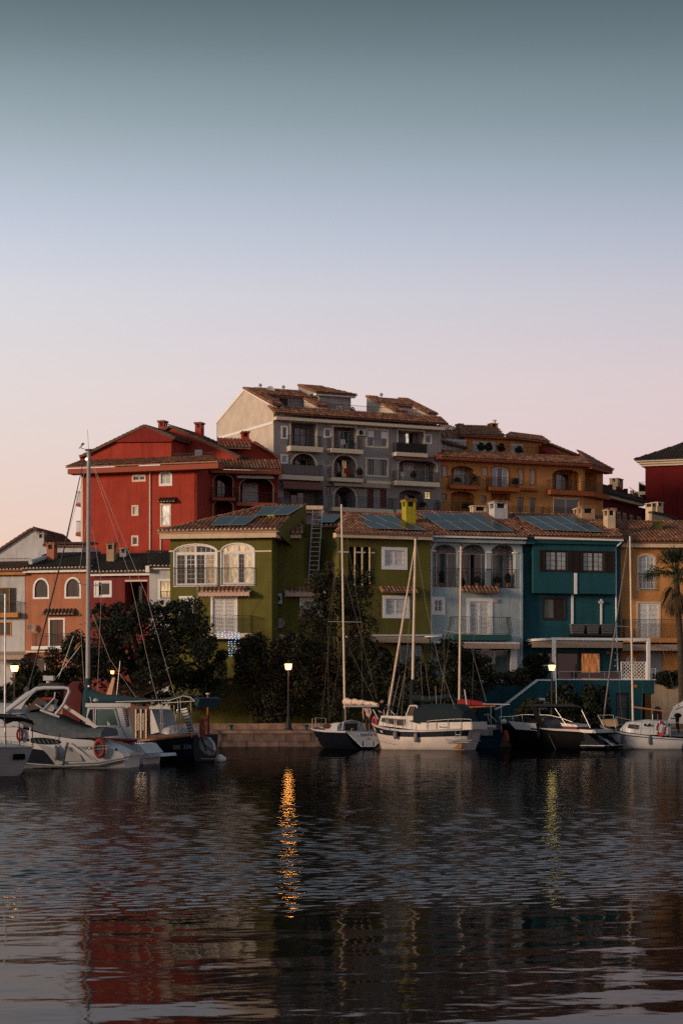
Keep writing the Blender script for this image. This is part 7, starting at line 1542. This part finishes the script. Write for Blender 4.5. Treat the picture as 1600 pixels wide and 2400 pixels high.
# ---------------------------------------------------------------- white motor sailer with dark canopy
def boat_f():
    fr = Fr(1000, 113, -24, 0.0); th = bt('motor_sailer', fr, 'white motor sailer with navy band and dark canvas cockpit tent'); b = 1.3
    st = stations(fr, [(868,1694,.05), (885,1700,.6), (910,1706,1.0), (950,1711,1.28), (1000,1712,1.35), (1050,1710,1.3), (1090,1708,1.15), (1108,1708,.9)]); h = hull(th, fr, st, 'gelcoat_warm', 'gelcoat_warm', fw=.88, fm=1.03, rl=.7, rr=-.45, rail='gelcoat', rail_r=.035, stripe=[(.66,.93,'navy_paint')])
    part(h, 'rust_stain', extr(fr, [(1062,1744),(1082,1744),(1080,1754),(1062,1754)], -1.12, -1.0), 'rust', fr)
    D = -.95
    cab = part(th, 'cabin', MB().hexa([fr.p(886,1700,D), fr.p(988,1712,D), fr.p(988,1712,.95), fr.p(886,1700,.95), fr.p(893,1677,D*.9), fr.p(984,1680,D*.9), fr.p(984,1680,.85), fr.p(893,1677,.85)]), 'gelcoat_warm', fr)
    for r in ([(895,1682),(905,1682),(903,1694),(892,1691)], [(909,1683),(924,1684),(924,1698),(908,1696)], [(929,1685),(947,1686),(946,1702),(928,1700)]):
        w = part(cab, 'window', extr(fr, r, D-.01, D+.06), 'glass', fr); f = MB(); pts = [fr.p(*p, D-.015) for p in r]
        for i in range(4): f.tube([pts[i], pts[(i+1)%4]], .018, 5)
        part(cab, 'window_frame', f, 'gelcoat', fr)
    part(cab, 'vent_grille', extr(fr, [(960,1688),(974,1688),(974,1692),(960,1692)], D-.02, D), 'cloth_grey', fr)
    ws = [(960,1654),(976,1654),(983,1680),(951,1679)]; part(th, 'windscreen', extr(fr, ws, -.8, .8), 'glass', fr); f = MB()
    for s in (-.82,.82):
        pts = [fr.p(*p, s) for p in ws]
        for i in range(4): f.tube([pts[i], pts[(i+1)%4]], .045, 6)
    part(th, 'windscreen_frame', f, 'gelcoat_warm', fr)
    part(th, 'cockpit_tent', drape(fr, [(976,1652),(1000,1651),(1040,1650),(1076,1650),(1090,1664)], [(990,1694),(1005,1698),(1040,1700),(1080,1698),(1100,1692)], 1.12), 'canvas_darkteal', fr, smooth=True); part(th, 'coaming', extr(fr, [(985,1694),(1105,1692),(1106,1710),(985,1712)], -1.15, 1.1), 'gelcoat_warm', fr)
    lettering(th, fr, 'Westerly', fr.p(1038,1706,-1.17), .09, 'cloth_grey')
    m0, m1 = fr.p(965,1690,0), fr.p(973,1262,0); m = part(th, 'mast', MB().tube([m0, m0+(m1-m0)*.2, m1], [.08,.075,.058], 10), 'mast_paint', fr, smooth=True); part(m, 'mast_sleeve', MB().tube([fr.p(965,1660,0), fr.p(966,1592,0)], [.16,.10], 10), 'canvas_darkteal', fr, smooth=True); part(m, 'masthead', MB().box(m1.x-.12,m1.x+.12,-.05,.05,m1.z,m1.z+.06).tube([m1, m1+Vector((.02,0,.35))], .012, 5).tube([m1+Vector((-.2,0,.2)), m1+Vector((.16,0,.12))], .02, 5), 'iron', fr)
    part(th, 'boom_cover', MB().tube([fr.p(966,1634,0), fr.p(1000,1640,0), fr.p(1054,1632,0)], [.18,.17,.12], 10), 'canvas_darkteal', fr, smooth=True)
    part(th, 'furled_sail', MB().tube([fr.p(971,1282,0), fr.p(938,1490,0), fr.p(906,1684,0)], [.025,.062,.055], 8), 'sail_cream', fr, smooth=True)
    for a, bb, d in (((974,1270),(998,1420),-.6), ((998,1420),(1030,1560),-.7), ((1030,1560),(1080,1702),-.9), ((973,1300),(940,1680),-.9), ((1040,1560),(1028,1690),-.4), ((985,1550),(990,1640),-.4), ((996,1555),(1007,1640),-.2)): rig(th, fr, [fr.p(*a,d), fr.p(*bb,d)], .008)
    for a, bb in (((929,1680),(948,1578)), ((907,1672),(912,1610)), ((914,1682),(936,1584)), ((1022,1650),(1020,1608)), ((1082,1700),(1054,1630))): part(th, 'whip_aerial', MB().tube([fr.p(*a,-.4), fr.p(*bb,-.4)], .014, 5), 'alu', fr)
    part(th, 'pulpit', MB().tube([fr.p(900,1682,-.5), fr.p(899,1664,-.5), fr.p(903,1658,-.3), fr.p(908,1658,.3), fr.p(910,1680,.5)], .016, 6).tube([fr.p(912,1662,-.4), fr.p(925,1676,-.4)], .016, 5), 'steel', fr)
    xs = (1000,1022,1050,1080,1104); rails(th, fr, [(fr.x(px,-1.2), -1.2) for px in xs], [fr.z(px,1708,-1.2) for px in xs], [fr.z(px,py,-1.2) for px, py in zip(xs, (1690,1688,1686,1685,1686))], mat='steel')
    for px in (897,912,925,942,965): part(th, 'stanchion', MB().tube([fr.p(px,1712,-1.15), fr.p(px,1690,-1.15)], .012, 5), 'steel', fr)
    fender(th, fr, fr.p(926,1723,-1.4), .12, .45, 'fender_grey', .3); fender(th, fr, fr.p(974,1729,-1.5), .12, .5, 'fender_grey', .3)
    ld = MB()
    for px in (1067, 1079): ld.tube([fr.p(px,1735,-1.3), fr.p(px,1712,-1.3)], .016, 5)
    for py in (1711, 1722, 1731): ld.tube([fr.p(1067,py,-1.3), fr.p(1079,py,-1.3)], .014, 5)
    part(th, 'ladder', ld, 'steel', fr); part(th, 'swim_platform', MB().tube([fr.p(1044,1733,-1.35), fr.p(1060,1737,-1.5), fr.p(1105,1735,-1.2), fr.p(1124,1736,-.4)], .035, 6).tube([fr.p(1046,1740,-1.35), fr.p(1100,1740,-1.3)], .03, 6), 'gelcoat_grey', fr)
boat_f()

# ---------------------------------------------------------------- small blue boat with red sail cover
def boat_g():
    fr = Fr(1140, 116.5, -48, 0.0); th = bt('sailing_boat', fr, 'small blue boat with wooden boom and deep red sail cover')
    st = [(-4.4,1.15,.05), (-3.6,1.08,.65), (-2.4,1.02,1.05), (-1.0,1.0,1.15), (.1,1.0,1.0), (.5,1.0,.85)]; hull(th, fr, st, 'blue_paint', 'gelcoat_grey', fw=.8, rl=.8, rr=-.3, rail='gelcoat_grey')
    part(th, 'cockpit_seat', MB().box(-1.2,.3,-.85,-.4,.96,1.25).box(-1.2,.3,.4,.85,.96,1.25), 'gelcoat_grey', fr, kind='stuff'); part(th, 'locker', extr(fr, [(1127,1704),(1142,1704),(1142,1724),(1127,1724)], -.9, -.5), 'gelcoat_grey', fr)
    part(th, 'spray_hood', MB().tube([(-1.6,-.9,1.0),(-1.6,-.75,1.6),(-1.6,0,1.85),(-1.6,.75,1.6),(-1.6,.9,1.0)], .02, 6), 'steel', fr); cv = MB()
    for x, s in ((-2.4,.6),(-1.6,1.0)):
        for y, z in ((-.9,1.0),(-.75,1.6),(0,1.85),(.75,1.6),(.9,1.0)): cv.v.append((x, y, 1.0+(z-1.0)*s))
    for j in range(4): cv.f.append((j, j+5, j+6, j+1))
    part(th, 'spray_hood_cloth', cv, 'canvas_black', fr)
    m0, m1 = fr.p(1075,1690,.0), fr.p(1079.5,1281,0); m = part(th, 'mast', MB().tube([m0, m1], [.065,.05], 10), 'mast_paint', fr, smooth=True); part(m, 'masthead', MB().tube([m1, m1+Vector((0,0,.12))], .05, 6).tube([m1+Vector((.12,0,0)), m1+Vector((.14,0,1.5))], .01, 4), 'iron', fr)
    part(m, 'spreader', MB().tube([fr.p(1040,1478,.3), fr.p(1076,1484,0), fr.p(1110,1482,-.3)], .015, 5), 'alu', fr)
    pts = [fr.p(1076,1648,0), fr.p(1090,1647,0), fr.p(1120,1649,-.1), fr.p(1148,1653,-.2)]; part(th, 'sail_cover', MB().tube(pts, [.20,.21,.15,.04], 10), 'sail_red', fr, smooth=True); part(th, 'boom', MB().tube([fr.p(1082,1658,0), fr.p(1160,1655,-.2)], .045, 8), 'varnish', fr, smooth=True)
    part(th, 'boom_strut', MB().tube([fr.p(1132,1650,-.3), fr.p(1194,1651,-.3)], .03, 6), 'alu', fr)
    for a, b in (((1079,1290),(1040,1478)), ((1040,1478),(1042,1690)), ((1079,1290),(1110,1482)), ((1110,1482),(1105,1690)), ((1098,1500),(1140,1645)), ((1078,1320),(1038,1600)), ((1104,1520),(1138,1645))): rig(th, fr, [fr.p(*a,0), fr.p(*b,0)], .007)
    part(th, 'hoist_pole', MB().tube([fr.p(1088,1616,-.5), fr.p(1098,1686,-.5)], .028, 6), 'fender_white', fr)
    part(th, 'goal_frame', MB().tube([fr.p(1134,1676,-.8), fr.p(1142,1673,-.8), fr.p(1148,1676,-.8), fr.p(1164,1692,-.8)], .018, 6).tube([fr.p(1142,1676,-.8), fr.p(1146,1692,-.8)], .018, 5).tube([fr.p(1150,1654,-.7), fr.p(1150,1724,-.7)], .02, 5).tube([fr.p(1174,1650,-.7), fr.p(1174,1716,-.7)], .014, 5), 'steel', fr)
    ob = part(th, 'outboard_motor', MB().ellip(fr.p(1180,1691,-.9), (.16,.14,.14)), 'gelcoat', fr, smooth=True); part(ob, 'outboard_leg', MB().tube([fr.p(1184,1712,-.9), fr.p(1188,1745,-.9)], [.12,.08], 8), 'buoy_red', fr, smooth=True); part(th, 'red_float', MB().ellip(fr.p(1188,1730,-1.0), (.12,.12,.3)), 'buoy_red', fr, smooth=True)
boat_g()

# ---------------------------------------------------------------- black and white sport cruiser
def boat_h():
    fr = Fr(1300, 115, -30, 0.0); th = bt('motor_cruiser', fr, 'black sport cruiser with white side panel and folding stern gangway'); b = 1.4
    st = stations(fr, [(1168,1690,.05), (1190,1694,.7), (1222,1700,1.15), (1260,1708,1.4), (1310,1714,1.45), (1350,1716,1.4), (1378,1718,1.35)]); h = hull(th, fr, st, 'black_paint', 'gelcoat_grey', fw=.85, fm=1.0, rl=1.0, rr=.3, rail='black_paint', rail_r=.05)
    part(h, 'side_panel', extr(fr, [(1190,1690),(1254,1696),(1258,1713),(1207,1709)], -1.42, -1.3), 'gelcoat', fr); part(th, 'foredeck', drape(fr, [(1176,1688),(1200,1682),(1226,1678),(1250,1684)], [(1172,1693),(1200,1699),(1226,1703),(1250,1706)], 1.1), 'canvas_black', fr, smooth=True)
    for s in (-1.3, 1.3): part(th, 'arch', MB().hexa([fr.p(1262,1712,s-.08), fr.p(1280,1712,s-.08), fr.p(1280,1712,s+.08), fr.p(1262,1712,s+.08), fr.p(1243,1652,s-.06), fr.p(1253,1652,s-.06), fr.p(1253,1652,s+.06), fr.p(1243,1652,s+.06)]), 'black_paint', fr); part(th, 'canopy_strut', MB().tube([fr.p(1300,1660,s), fr.p(1326,1700,s)], .016, 5).tube([fr.p(1362,1664,s), fr.p(1382,1706,s)], .016, 5), 'alu', fr)
    part(th, 'canopy', MB().hexa([fr.p(1228,1656,-1.4), fr.p(1350,1656,-1.4), fr.p(1366,1662,1.4), fr.p(1236,1658,1.4), fr.p(1240,1650,-1.3), fr.p(1340,1649,-1.3), fr.p(1356,1654,1.3), fr.p(1244,1652,1.3)]), 'canvas_black', fr)
    part(th, 'windscreen', extr(fr, [(1205,1690),(1222,1674),(1262,1690),(1262,1700)], -1.15, 1.15), 'glass', fr)
    rl_ = [(1170,1680),(1200,1679),(1222,1675),(1256,1675),(1286,1676),(1312,1682),(1340,1692)]; part(th, 'hand_rail', MB().tube([fr.p(px,py,-1.35) for px, py in rl_], .018, 6), 'steel', fr, smooth=True)
    for px, py in rl_[:4]: part(th, 'stanchion', MB().tube([fr.p(px,py,-1.35), fr.p(px+3,1696,-1.35)], .014, 5), 'steel', fr)
    part(th, 'cockpit_coaming', extr(fr, [(1262,1706),(1298,1708),(1392,1711),(1396,1718),(1290,1718)], -1.38, 1.38), 'gelcoat_grey', fr); part(th, 'coaming_edge', extr(fr, [(1357,1709),(1390,1712),(1386,1718),(1360,1716)], -1.42, -1.38), 'gelcoat_warm', fr)
    part(th, 'seat', drape(fr, [(1268,1682),(1280,1678),(1296,1686)], [(1268,1708),(1282,1708),(1298,1708)], .9), 'fender_grey', fr, smooth=True); part(th, 'sun_pad', extr(fr, [(1312,1694),(1350,1699),(1352,1704),(1316,1702)], -.9, .9), 'gelcoat_warm', fr); part(th, 'red_cushion', extr(fr, [(1318,1703),(1350,1705),(1350,1709),(1320,1709)], -.92, .9), 'wine_render', fr)
    # bathing platform and gangway
    x0, x1 = fr.x(1378,-1.2), fr.x(1417,-1.2)
    part(th, 'transom', MB().hexa([(x0-.3,-1.35,.05),(x1-.2,-1.35,.25),(x1-.2,1.35,.25),(x0-.3,1.35,.05),(x0-.5,-1.35,fr.z(1370,1716,-1.3)),(x0-.1,-1.35,fr.z(1370,1716,-1.3)),(x0-.1,1.35,fr.z(1370,1716,-1.3)),(x0-.5,1.35,fr.z(1370,1716,-1.3))]), 'navy_paint', fr)
    part(th, 'swim_platform', MB().box(x0-.4, x1, -1.35, 1.35, .12, .20), 'navy_paint', fr); part(th, 'platform_trim', MB().tube([(x0-.4,-1.37,.21),(x1+.02,-1.37,.21),(x1+.02,1.37,.21)], .02, 6), 'gelcoat', fr)
    ga, gb = Vector((x0-.2,-.25,fr.z(1350,1716,-.5))), Vector((x1+.15,-.25,.2)); gp = part(th, 'gangway', MB().bar(ga, gb, .42, .05), 'gelcoat_grey', fr)
    for t in (.2,.5,.8): part(gp, 'gangway_slot', MB().bar(ga+(gb-ga)*(t-.05)+Vector((0,0,.03)), ga+(gb-ga)*(t+.05)+Vector((0,0,.03)), .2, .01), 'black_paint', fr)
    rig(th, fr, [fr.p(1284,1720,-1.5), fr.p(1303,1760,-1.9)], .012, 'rope', 'line'); part(th, 'aerial', MB().tube([fr.p(1301,1540,.3), fr.p(1303,1650,.3)], .014, 5), 'fender_white', fr)
    fender(th, fr, fr.p(1262,1722,-1.55), .1, .4, 'canvas_black', .2)
boat_h()

# ---------------------------------------------------------------- white sloop, right
def boat_i():
    fr = Fr(1490, 115, -14, 0.0); th = bt('sailing_boat', fr, 'white sloop with red and white life ring and dark fenders, right'); b = 1.1
    st = stations(fr, [(1404,1698,.05), (1418,1704,.45), (1440,1711,.8), (1470,1717,1.02), (1510,1722,1.1), (1550,1726,1.08), (1590,1729,.95), (1604,1730,.85)]); h = hull(th, fr, st, 'gelcoat', 'gelcoat', fw=.84, fm=1.0, rl=.75, rr=-.3, rail='black_paint', rail_r=.022, stripe=[(.80,.86,'black_paint')])
    D = -.72
    cab = part(th, 'cabin', drape3(fr, [(1452,1708,.3),(1466,1692,.62),(1488,1689,.7),(1512,1686,.74),(1558,1688,.76),(1566,1696,.76)]), 'gelcoat', fr, smooth=True)
    w = part(cab, 'window', extr(fr, [(1473,1697),(1493,1699),(1491,1709),(1469,1706)], -.80, -.66), 'glass', fr)
    for px in (1511, 1521, 1569): part(cab, 'winch', MB().lathe([(.07,0),(.07,.1),(.05,.14)], 10, fr.p(px,1702,-.86)), 'black_paint', fr, smooth=True)
    part(cab, 'hatch', extr(fr, [(1500,1690),(1528,1690),(1528,1688),(1500,1688)], -.5, .5), 'gelcoat_grey', fr)
    m0, m1 = fr.p(1482,1690,0), fr.p(1475,1257,0); m = part(th, 'mast', MB().tube([m0, m1], [.06,.047], 10), 'mast_paint', fr, smooth=True); part(m, 'masthead', MB().box(m1.x-.08,m1.x+.08,-.05,.05,m1.z,m1.z+.08), 'iron', fr); part(m, 'spreader', MB().tube([fr.p(1440,1467,-.3), fr.p(1478,1469,0), fr.p(1512,1470,.3)], .014, 5), 'alu', fr)
    part(th, 'boom', MB().tube([fr.p(1484,1657,0), fr.p(1558,1667,0)], [.05,.04], 8), 'varnish', fr, smooth=True)
    part(th, 'furled_sail', MB().tube([fr.p(1471,1266,0), fr.p(1441,1470,0), fr.p(1413,1684,0)], [.02,.04,.045], 8), 'fender_grey', fr, smooth=True)
    for a, bb, d in (((1475,1268),(1440,1467),-.3), ((1440,1467),(1458,1714),-.9), ((1476,1280),(1512,1470),.3), ((1512,1470),(1500,1700),.6), ((1475,1262),(1600,1690),0)): rig(th, fr, [fr.p(*a,d), fr.p(*bb,d)], .006)
    part(th, 'pulpit', MB().tube([fr.p(1416,1706,-.4), fr.p(1400,1676,-.3), fr.p(1398,1675,0), fr.p(1400,1676,.3), fr.p(1416,1706,.4)], .016, 6).tube([fr.p(1400,1676,-.3), fr.p(1436,1676,-.75), fr.p(1443,1712,-.8)], .016, 6), 'steel', fr)
    xs = (1442,1487,1530,1570,1602); rails(th, fr, [(fr.x(px,-1.0), -1.0) for px in xs], [fr.z(px,py,-1) for px, py in zip(xs, (1712,1718,1724,1727,1729))], [fr.z(px,py,-1) for px, py in zip(xs, (1680,1690,1692,1694,1694))])
    lifering(th, fr, fr.p(1548,1708,-1.08), .34, .085, 'buoy_red', .62); part(th, 'red_tag', MB().ellip(fr.p(1548,1722,-1.15), (.09,.04,.14)), 'cloth_red', fr, smooth=True)
    for px, py in ((1425,1728), (1457,1733), (1522,1735)): fender(th, fr, fr.p(px,py,-1.12 if px > 1430 else -.75), .085, .5, 'canvas_grey', .3)
    ob = part(th, 'outboard_motor', MB().ellip(fr.p(1587,1677,-.9), (.2,.16,.14)), 'black_paint', fr, smooth=True); part(ob, 'outboard_leg', MB().tube([fr.p(1586,1682,-.9), fr.p(1586,1700,-.9), fr.p(1590,1716,-.9)], [.11,.09,.06], 8), 'black_paint', fr, smooth=True); part(ob, 'tiller', MB().tube([fr.p(1584,1684,-.9), fr.p(1570,1684,-.95)], .025, 6), 'black_paint', fr)
    for px in (1528, 1540, 1553): part(th, 'winch_handle', MB().tube([fr.p(px,1690,.3), fr.p(px,1674,.3)], .022, 6), 'varnish' if px > 1530 else 'fender_white', fr)
    # tan bow box of the neighbour behind
    part(th, 'bow_locker', extr(fr, [(1408,1686),(1444,1684),(1447,1702),(1406,1706)], .5, .9), 'tan_render', fr)
def drape3(fr, secs):
    mb = MB()
    for px, py, w in secs:
        x = fr.x(px, -w*.5); z = fr.z(px, py, -w*.3); zb = fr.z(px, 1722, -w)
        for y, q in ((-w,.0),(-w*.95,.6),(-w*.82,.92),(-w*.3,1.0),(w*.3,1.0),(w*.82,.92),(w*.95,.6),(w,.0)): mb.v.append((x, y, zb+(z-zb)*q))
    for i in range(len(secs)-1):
        for j in range(7): a = i*8+j; mb.f.append((a, a+8, a+9, a+1))
    mb.f.append(tuple(range(8))); mb.f.append(tuple((len(secs)-1)*8+j for j in range(8))[::-1]); return mb
boat_i()
def boat_j():
    fr = Fr(1640, 117.5, -10, 0.0); th = bt('motor_cruiser', fr, 'white cabin cruiser with raked screen cut by the right edge'); st = stations(fr, [(1552,1716,.6), (1580,1718,1.1), (1640,1718,1.4), (1700,1716,1.3), (1760,1706,.6), (1780,1702,.05)]); hull(th, fr, st, 'gelcoat', 'gelcoat', fw=.85, rail='gelcoat_grey')
    part(th, 'superstructure', extr(fr, [(1560,1696),(1574,1662),(1582,1656),(1602,1640),(1700,1640),(1720,1696)], -1.1, 1.1), 'gelcoat', fr); part(th, 'roof_lip', extr(fr, [(1574,1658),(1602,1641),(1604,1637),(1640,1632),(1640,1640),(1580,1662)], -1.2, 1.2), 'gelcoat', fr)
    part(th, 'hull_registration', extr(fr, [(1589,1727),(1598,1727),(1598,1733),(1589,1733)], -1.2, -1.1), 'navy_paint', fr); part(th, 'nav_light', MB().ellip(fr.p(1586,1653,-1.25), (.05,.05,.05)), 'fender_white', fr)
boat_j()
# red hulled boat cover half hidden between the cruiser and the mast
def red_cover():
    fr = Fr(185, 92.5, -20, 0.0); th = bt('covered_boat', fr, 'dark red covered boat glimpsed between radar arch and tall mast')
    st = stations(fr, [(110,1690,.05), (140,1694,.7), (200,1696,1.0), (262,1698,.9)]); hull(th, fr, st, 'wine_render', 'teak', rl=.6)
    part(th, 'cover', drape(fr, [(156,1606),(168,1597),(186,1599),(198,1615)], [(156,1692),(168,1694),(186,1696),(202,1698)], .7), 'maroon_render', fr, smooth=True)
    r0, r1 = fr.p(251,1650,-.4), fr.p(268,1588,-.4); part(th, 'rudder_post', MB().hexa([r0+Vector((-.16,-.08,0)), r0+Vector((.18,-.08,0)), r0+Vector((.18,.08,0)), r0+Vector((-.16,.08,0)), r1+Vector((-.06,-.05,0)), r1+Vector((.06,-.05,0)), r1+Vector((.06,.05,0)), r1+Vector((-.06,.05,0))]), 'varnish', fr); part(th, 'aerial', MB().tube([fr.p(282,1550,-.4), fr.p(272,1645,-.4)], .012, 5), 'alu', fr)
red_cover()
# marker post on the quay by the stern of the navy boat
p = at(487, 1712, QY-.5); mp = obj('mooring_post', None, None, Matrix.Translation((p.x, QY-.5, -.5))); tag(mp, 'thin rusty mooring post with pale cap behind the navy stern', 'post')
hp = at(487, 1628, QY-.5).z+.5; obj('shaft', MB().tube([(0,0,0),(0,0,hp)], .05, 8).mesh('shaft', 'rust', True), mp); obj('cap', MB().lathe([(.05,0),(.11,.02),(.11,.07),(.04,.1)], 10, (0,0,hp)).mesh('cap', 'fender_white', True), mp); obj('sleeve', MB().lathe([(.07,1.2),(.10,1.3),(.10,2.2),(.07,2.3)], 10).mesh('sleeve', 'maroon_render', True), mp)

# ---------------------------------------------------------------- two people on the yacht
def person(label, foot, h, yaw, joints, cloth, skin_parts):
    pass
def figure(label, foot, H, yaw, lean, head_turn, top_mat, leg_mat, hair_mat, arms):
    M0 = Matrix.Translation(foot) @ Matrix.Rotation(yaw, 4, 'Z'); o = obj('person', None, None, M0); tag(o, label, 'person', 'people on the yacht')
    s = H/1.75; V = Vector
    def tl(v, z0=.95):     # bend the trunk forward about the hip
        v = V(v); q = v-V((0,0,z0)); R = Matrix.Rotation(-lean, 3, 'X') if False else Matrix.Rotation(lean, 3, 'X'); return (V((0,0,z0))+R @ q)*s
    hip, waist, chest, neck, head = tl((0,0,.95)), tl((0,0,1.1)), tl((0,0,1.32)), tl((0,0,1.48)), tl((0,-.03,1.6))
    J = [hip, waist, chest, neck, head, tl((0,-.05,1.70))]; E = [(0,1),(1,2),(2,3),(3,4),(4,5)]; R_ = [.145,.13,.155,.06,.085,.07]
    for sd in (-1, 1):
        k = len(J); J += [V((sd*.10,0,.88))*s, V((sd*.11,-.04,.48))*s, V((sd*.11,0.03,.09))*s, V((sd*.12,-.13,.04))*s]; E += [(0,k),(k,k+1),(k+1,k+2),(k+2,k+3)]; R_ += [.10,.07,.045,.04]
        sh = tl((sd*.19,0,1.40)); el = tl(arms[0 if sd < 0 else 1][0]); wr = tl(arms[0 if sd < 0 else 1][1]); ha = wr+(wr-el).normalized()*.09*s; k = len(J); J += [sh, el, wr, ha]; E += [(2,k),(k,k+1),(k+1,k+2),(k+2,k+3)]; R_ += [.065,.045,.032,.04]
        for f in range(5):      # fingers root inside the palm
            side = (wr-el).cross(V((0,0,1))).normalized()*(.018*(f-1.8)*s); d = (wr-el).normalized(); q = len(J)
            if f == 4: side = side*1.5; tip = ha+side*1.6+d*.01*s
            else: tip = ha+side+d*(.07+.012*(f in (1,2)))*s+V((0,0,-.015))
            J += [ha+side*.8, ha+side+(tip-ha-side)*.6, tip]; E += [(k+3,q),(q,q+1),(q+1,q+2)]; R_ += [.011,.009,.008]
    me = bpy.data.meshes.new('body'); me.from_pydata([tuple(j) for j in J], E, []); b = obj('body', me, o)
    b.modifiers.new('skin', 'SKIN'); sk = me.skin_vertices[0].data
    for i, r in enumerate(R_): rr = r*s; sk[i].radius = (rr, rr*(.72 if i in (0,1,2) else 1)); sk[i].use_root = (i == 0)
    sub = b.modifiers.new('sub', 'SUBSURF'); sub.levels = 1; sub.render_levels = 2
    m, t, bs = newmat('person_'+top_mat+str(len(MATS))); bs.inputs['Roughness'].default_value = .85      # clothing and skin regions set by height on the body itself
    me.materials.append(MATS[top_mat])
    # clothing shells and skin details
    hd = obj('head', MB().ellip(head+V((0,0,.04)), (.083*s,.10*s,.12*s), 14, 10).ellip(head+V((0,-.105*s,.03)), (.018*s,.025*s,.03*s), 8, 6).ellip(head+V((-.085*s,0,.03)), (.015*s,.03*s,.035*s), 8, 6).ellip(head+V((.085*s,0,.03)), (.015*s,.03*s,.035*s), 8, 6).mesh('head', 'skin', True), o)
    for sx in (-1, 1): obj('eye', MB().ellip(head+V((sx*.033*s,-.092*s,.05)), (.013*s,.01*s,.009*s), 8, 6).mesh('eye', 'interior_dark', True), hd)
    obj('mouth', MB().ellip(head+V((0,-.096*s,-.025*s)), (.028*s,.01*s,.007*s), 8, 6).mesh('mouth', 'wine_render', True), hd)
    obj('hair', MB().ellip(head+V((0,.02*s,.075*s)), (.092*s,.105*s,.10*s), 14, 9).mesh('hair', hair_mat, True), o)
    for sd in (0, 1):
        k = 6+sd*(4+4+15); leg = MB().tube([J[k]+V((0,0,.06)), J[k+1], J[k+2]+V((0,0,.02))], [.115*s,.085*s,.065*s], 10); obj('trouser_leg', leg.mesh('trouser_leg', leg_mat, True), o)
        a = k+4; obj('forearm', MB().tube([J[a+1]+(J[a+2]-J[a+1])*.25, J[a+2], J[a+3]], [.05*s,.037*s,.043*s], 8).mesh('forearm', 'skin', True), o)
        for f in range(5): q = a+4+3*f; obj('finger', MB().tube([J[q], J[q+1], J[q+2]], [.014,.0125,.0095], 6).mesh('finger', 'skin', True), o)
        obj('shoe', MB().ellip(J[k+3]+V((0,.06,0)), (.05*s,.13*s,.045*s), 10, 7).mesh('shoe', 'rubber', True), o)
wp = FE.M @ Vector((-.55, .45, .90)); figure('person in a pale shirt bending forward under the boom', wp, 1.72, math.radians(-30), .55, 0, 'cloth_pink', 'cloth_dark', 'hair', (((-.26,-.10,1.16),(-.22,-.22,.98)), ((.27,-.12,1.18),(.2,-.26,1.02))))
wp2 = FE.M @ Vector((-.35, 1.12, .90)); figure('person in dark clothes standing on the stern with raised arm', wp2, 1.74, math.radians(35), .06, 0, 'cloth_dark', 'cloth_dark', 'hair_dark', (((-.28,-.06,1.18),(-.24,-.26,1.10)), ((.28,-.14,1.30),(.16,-.30,1.45))))
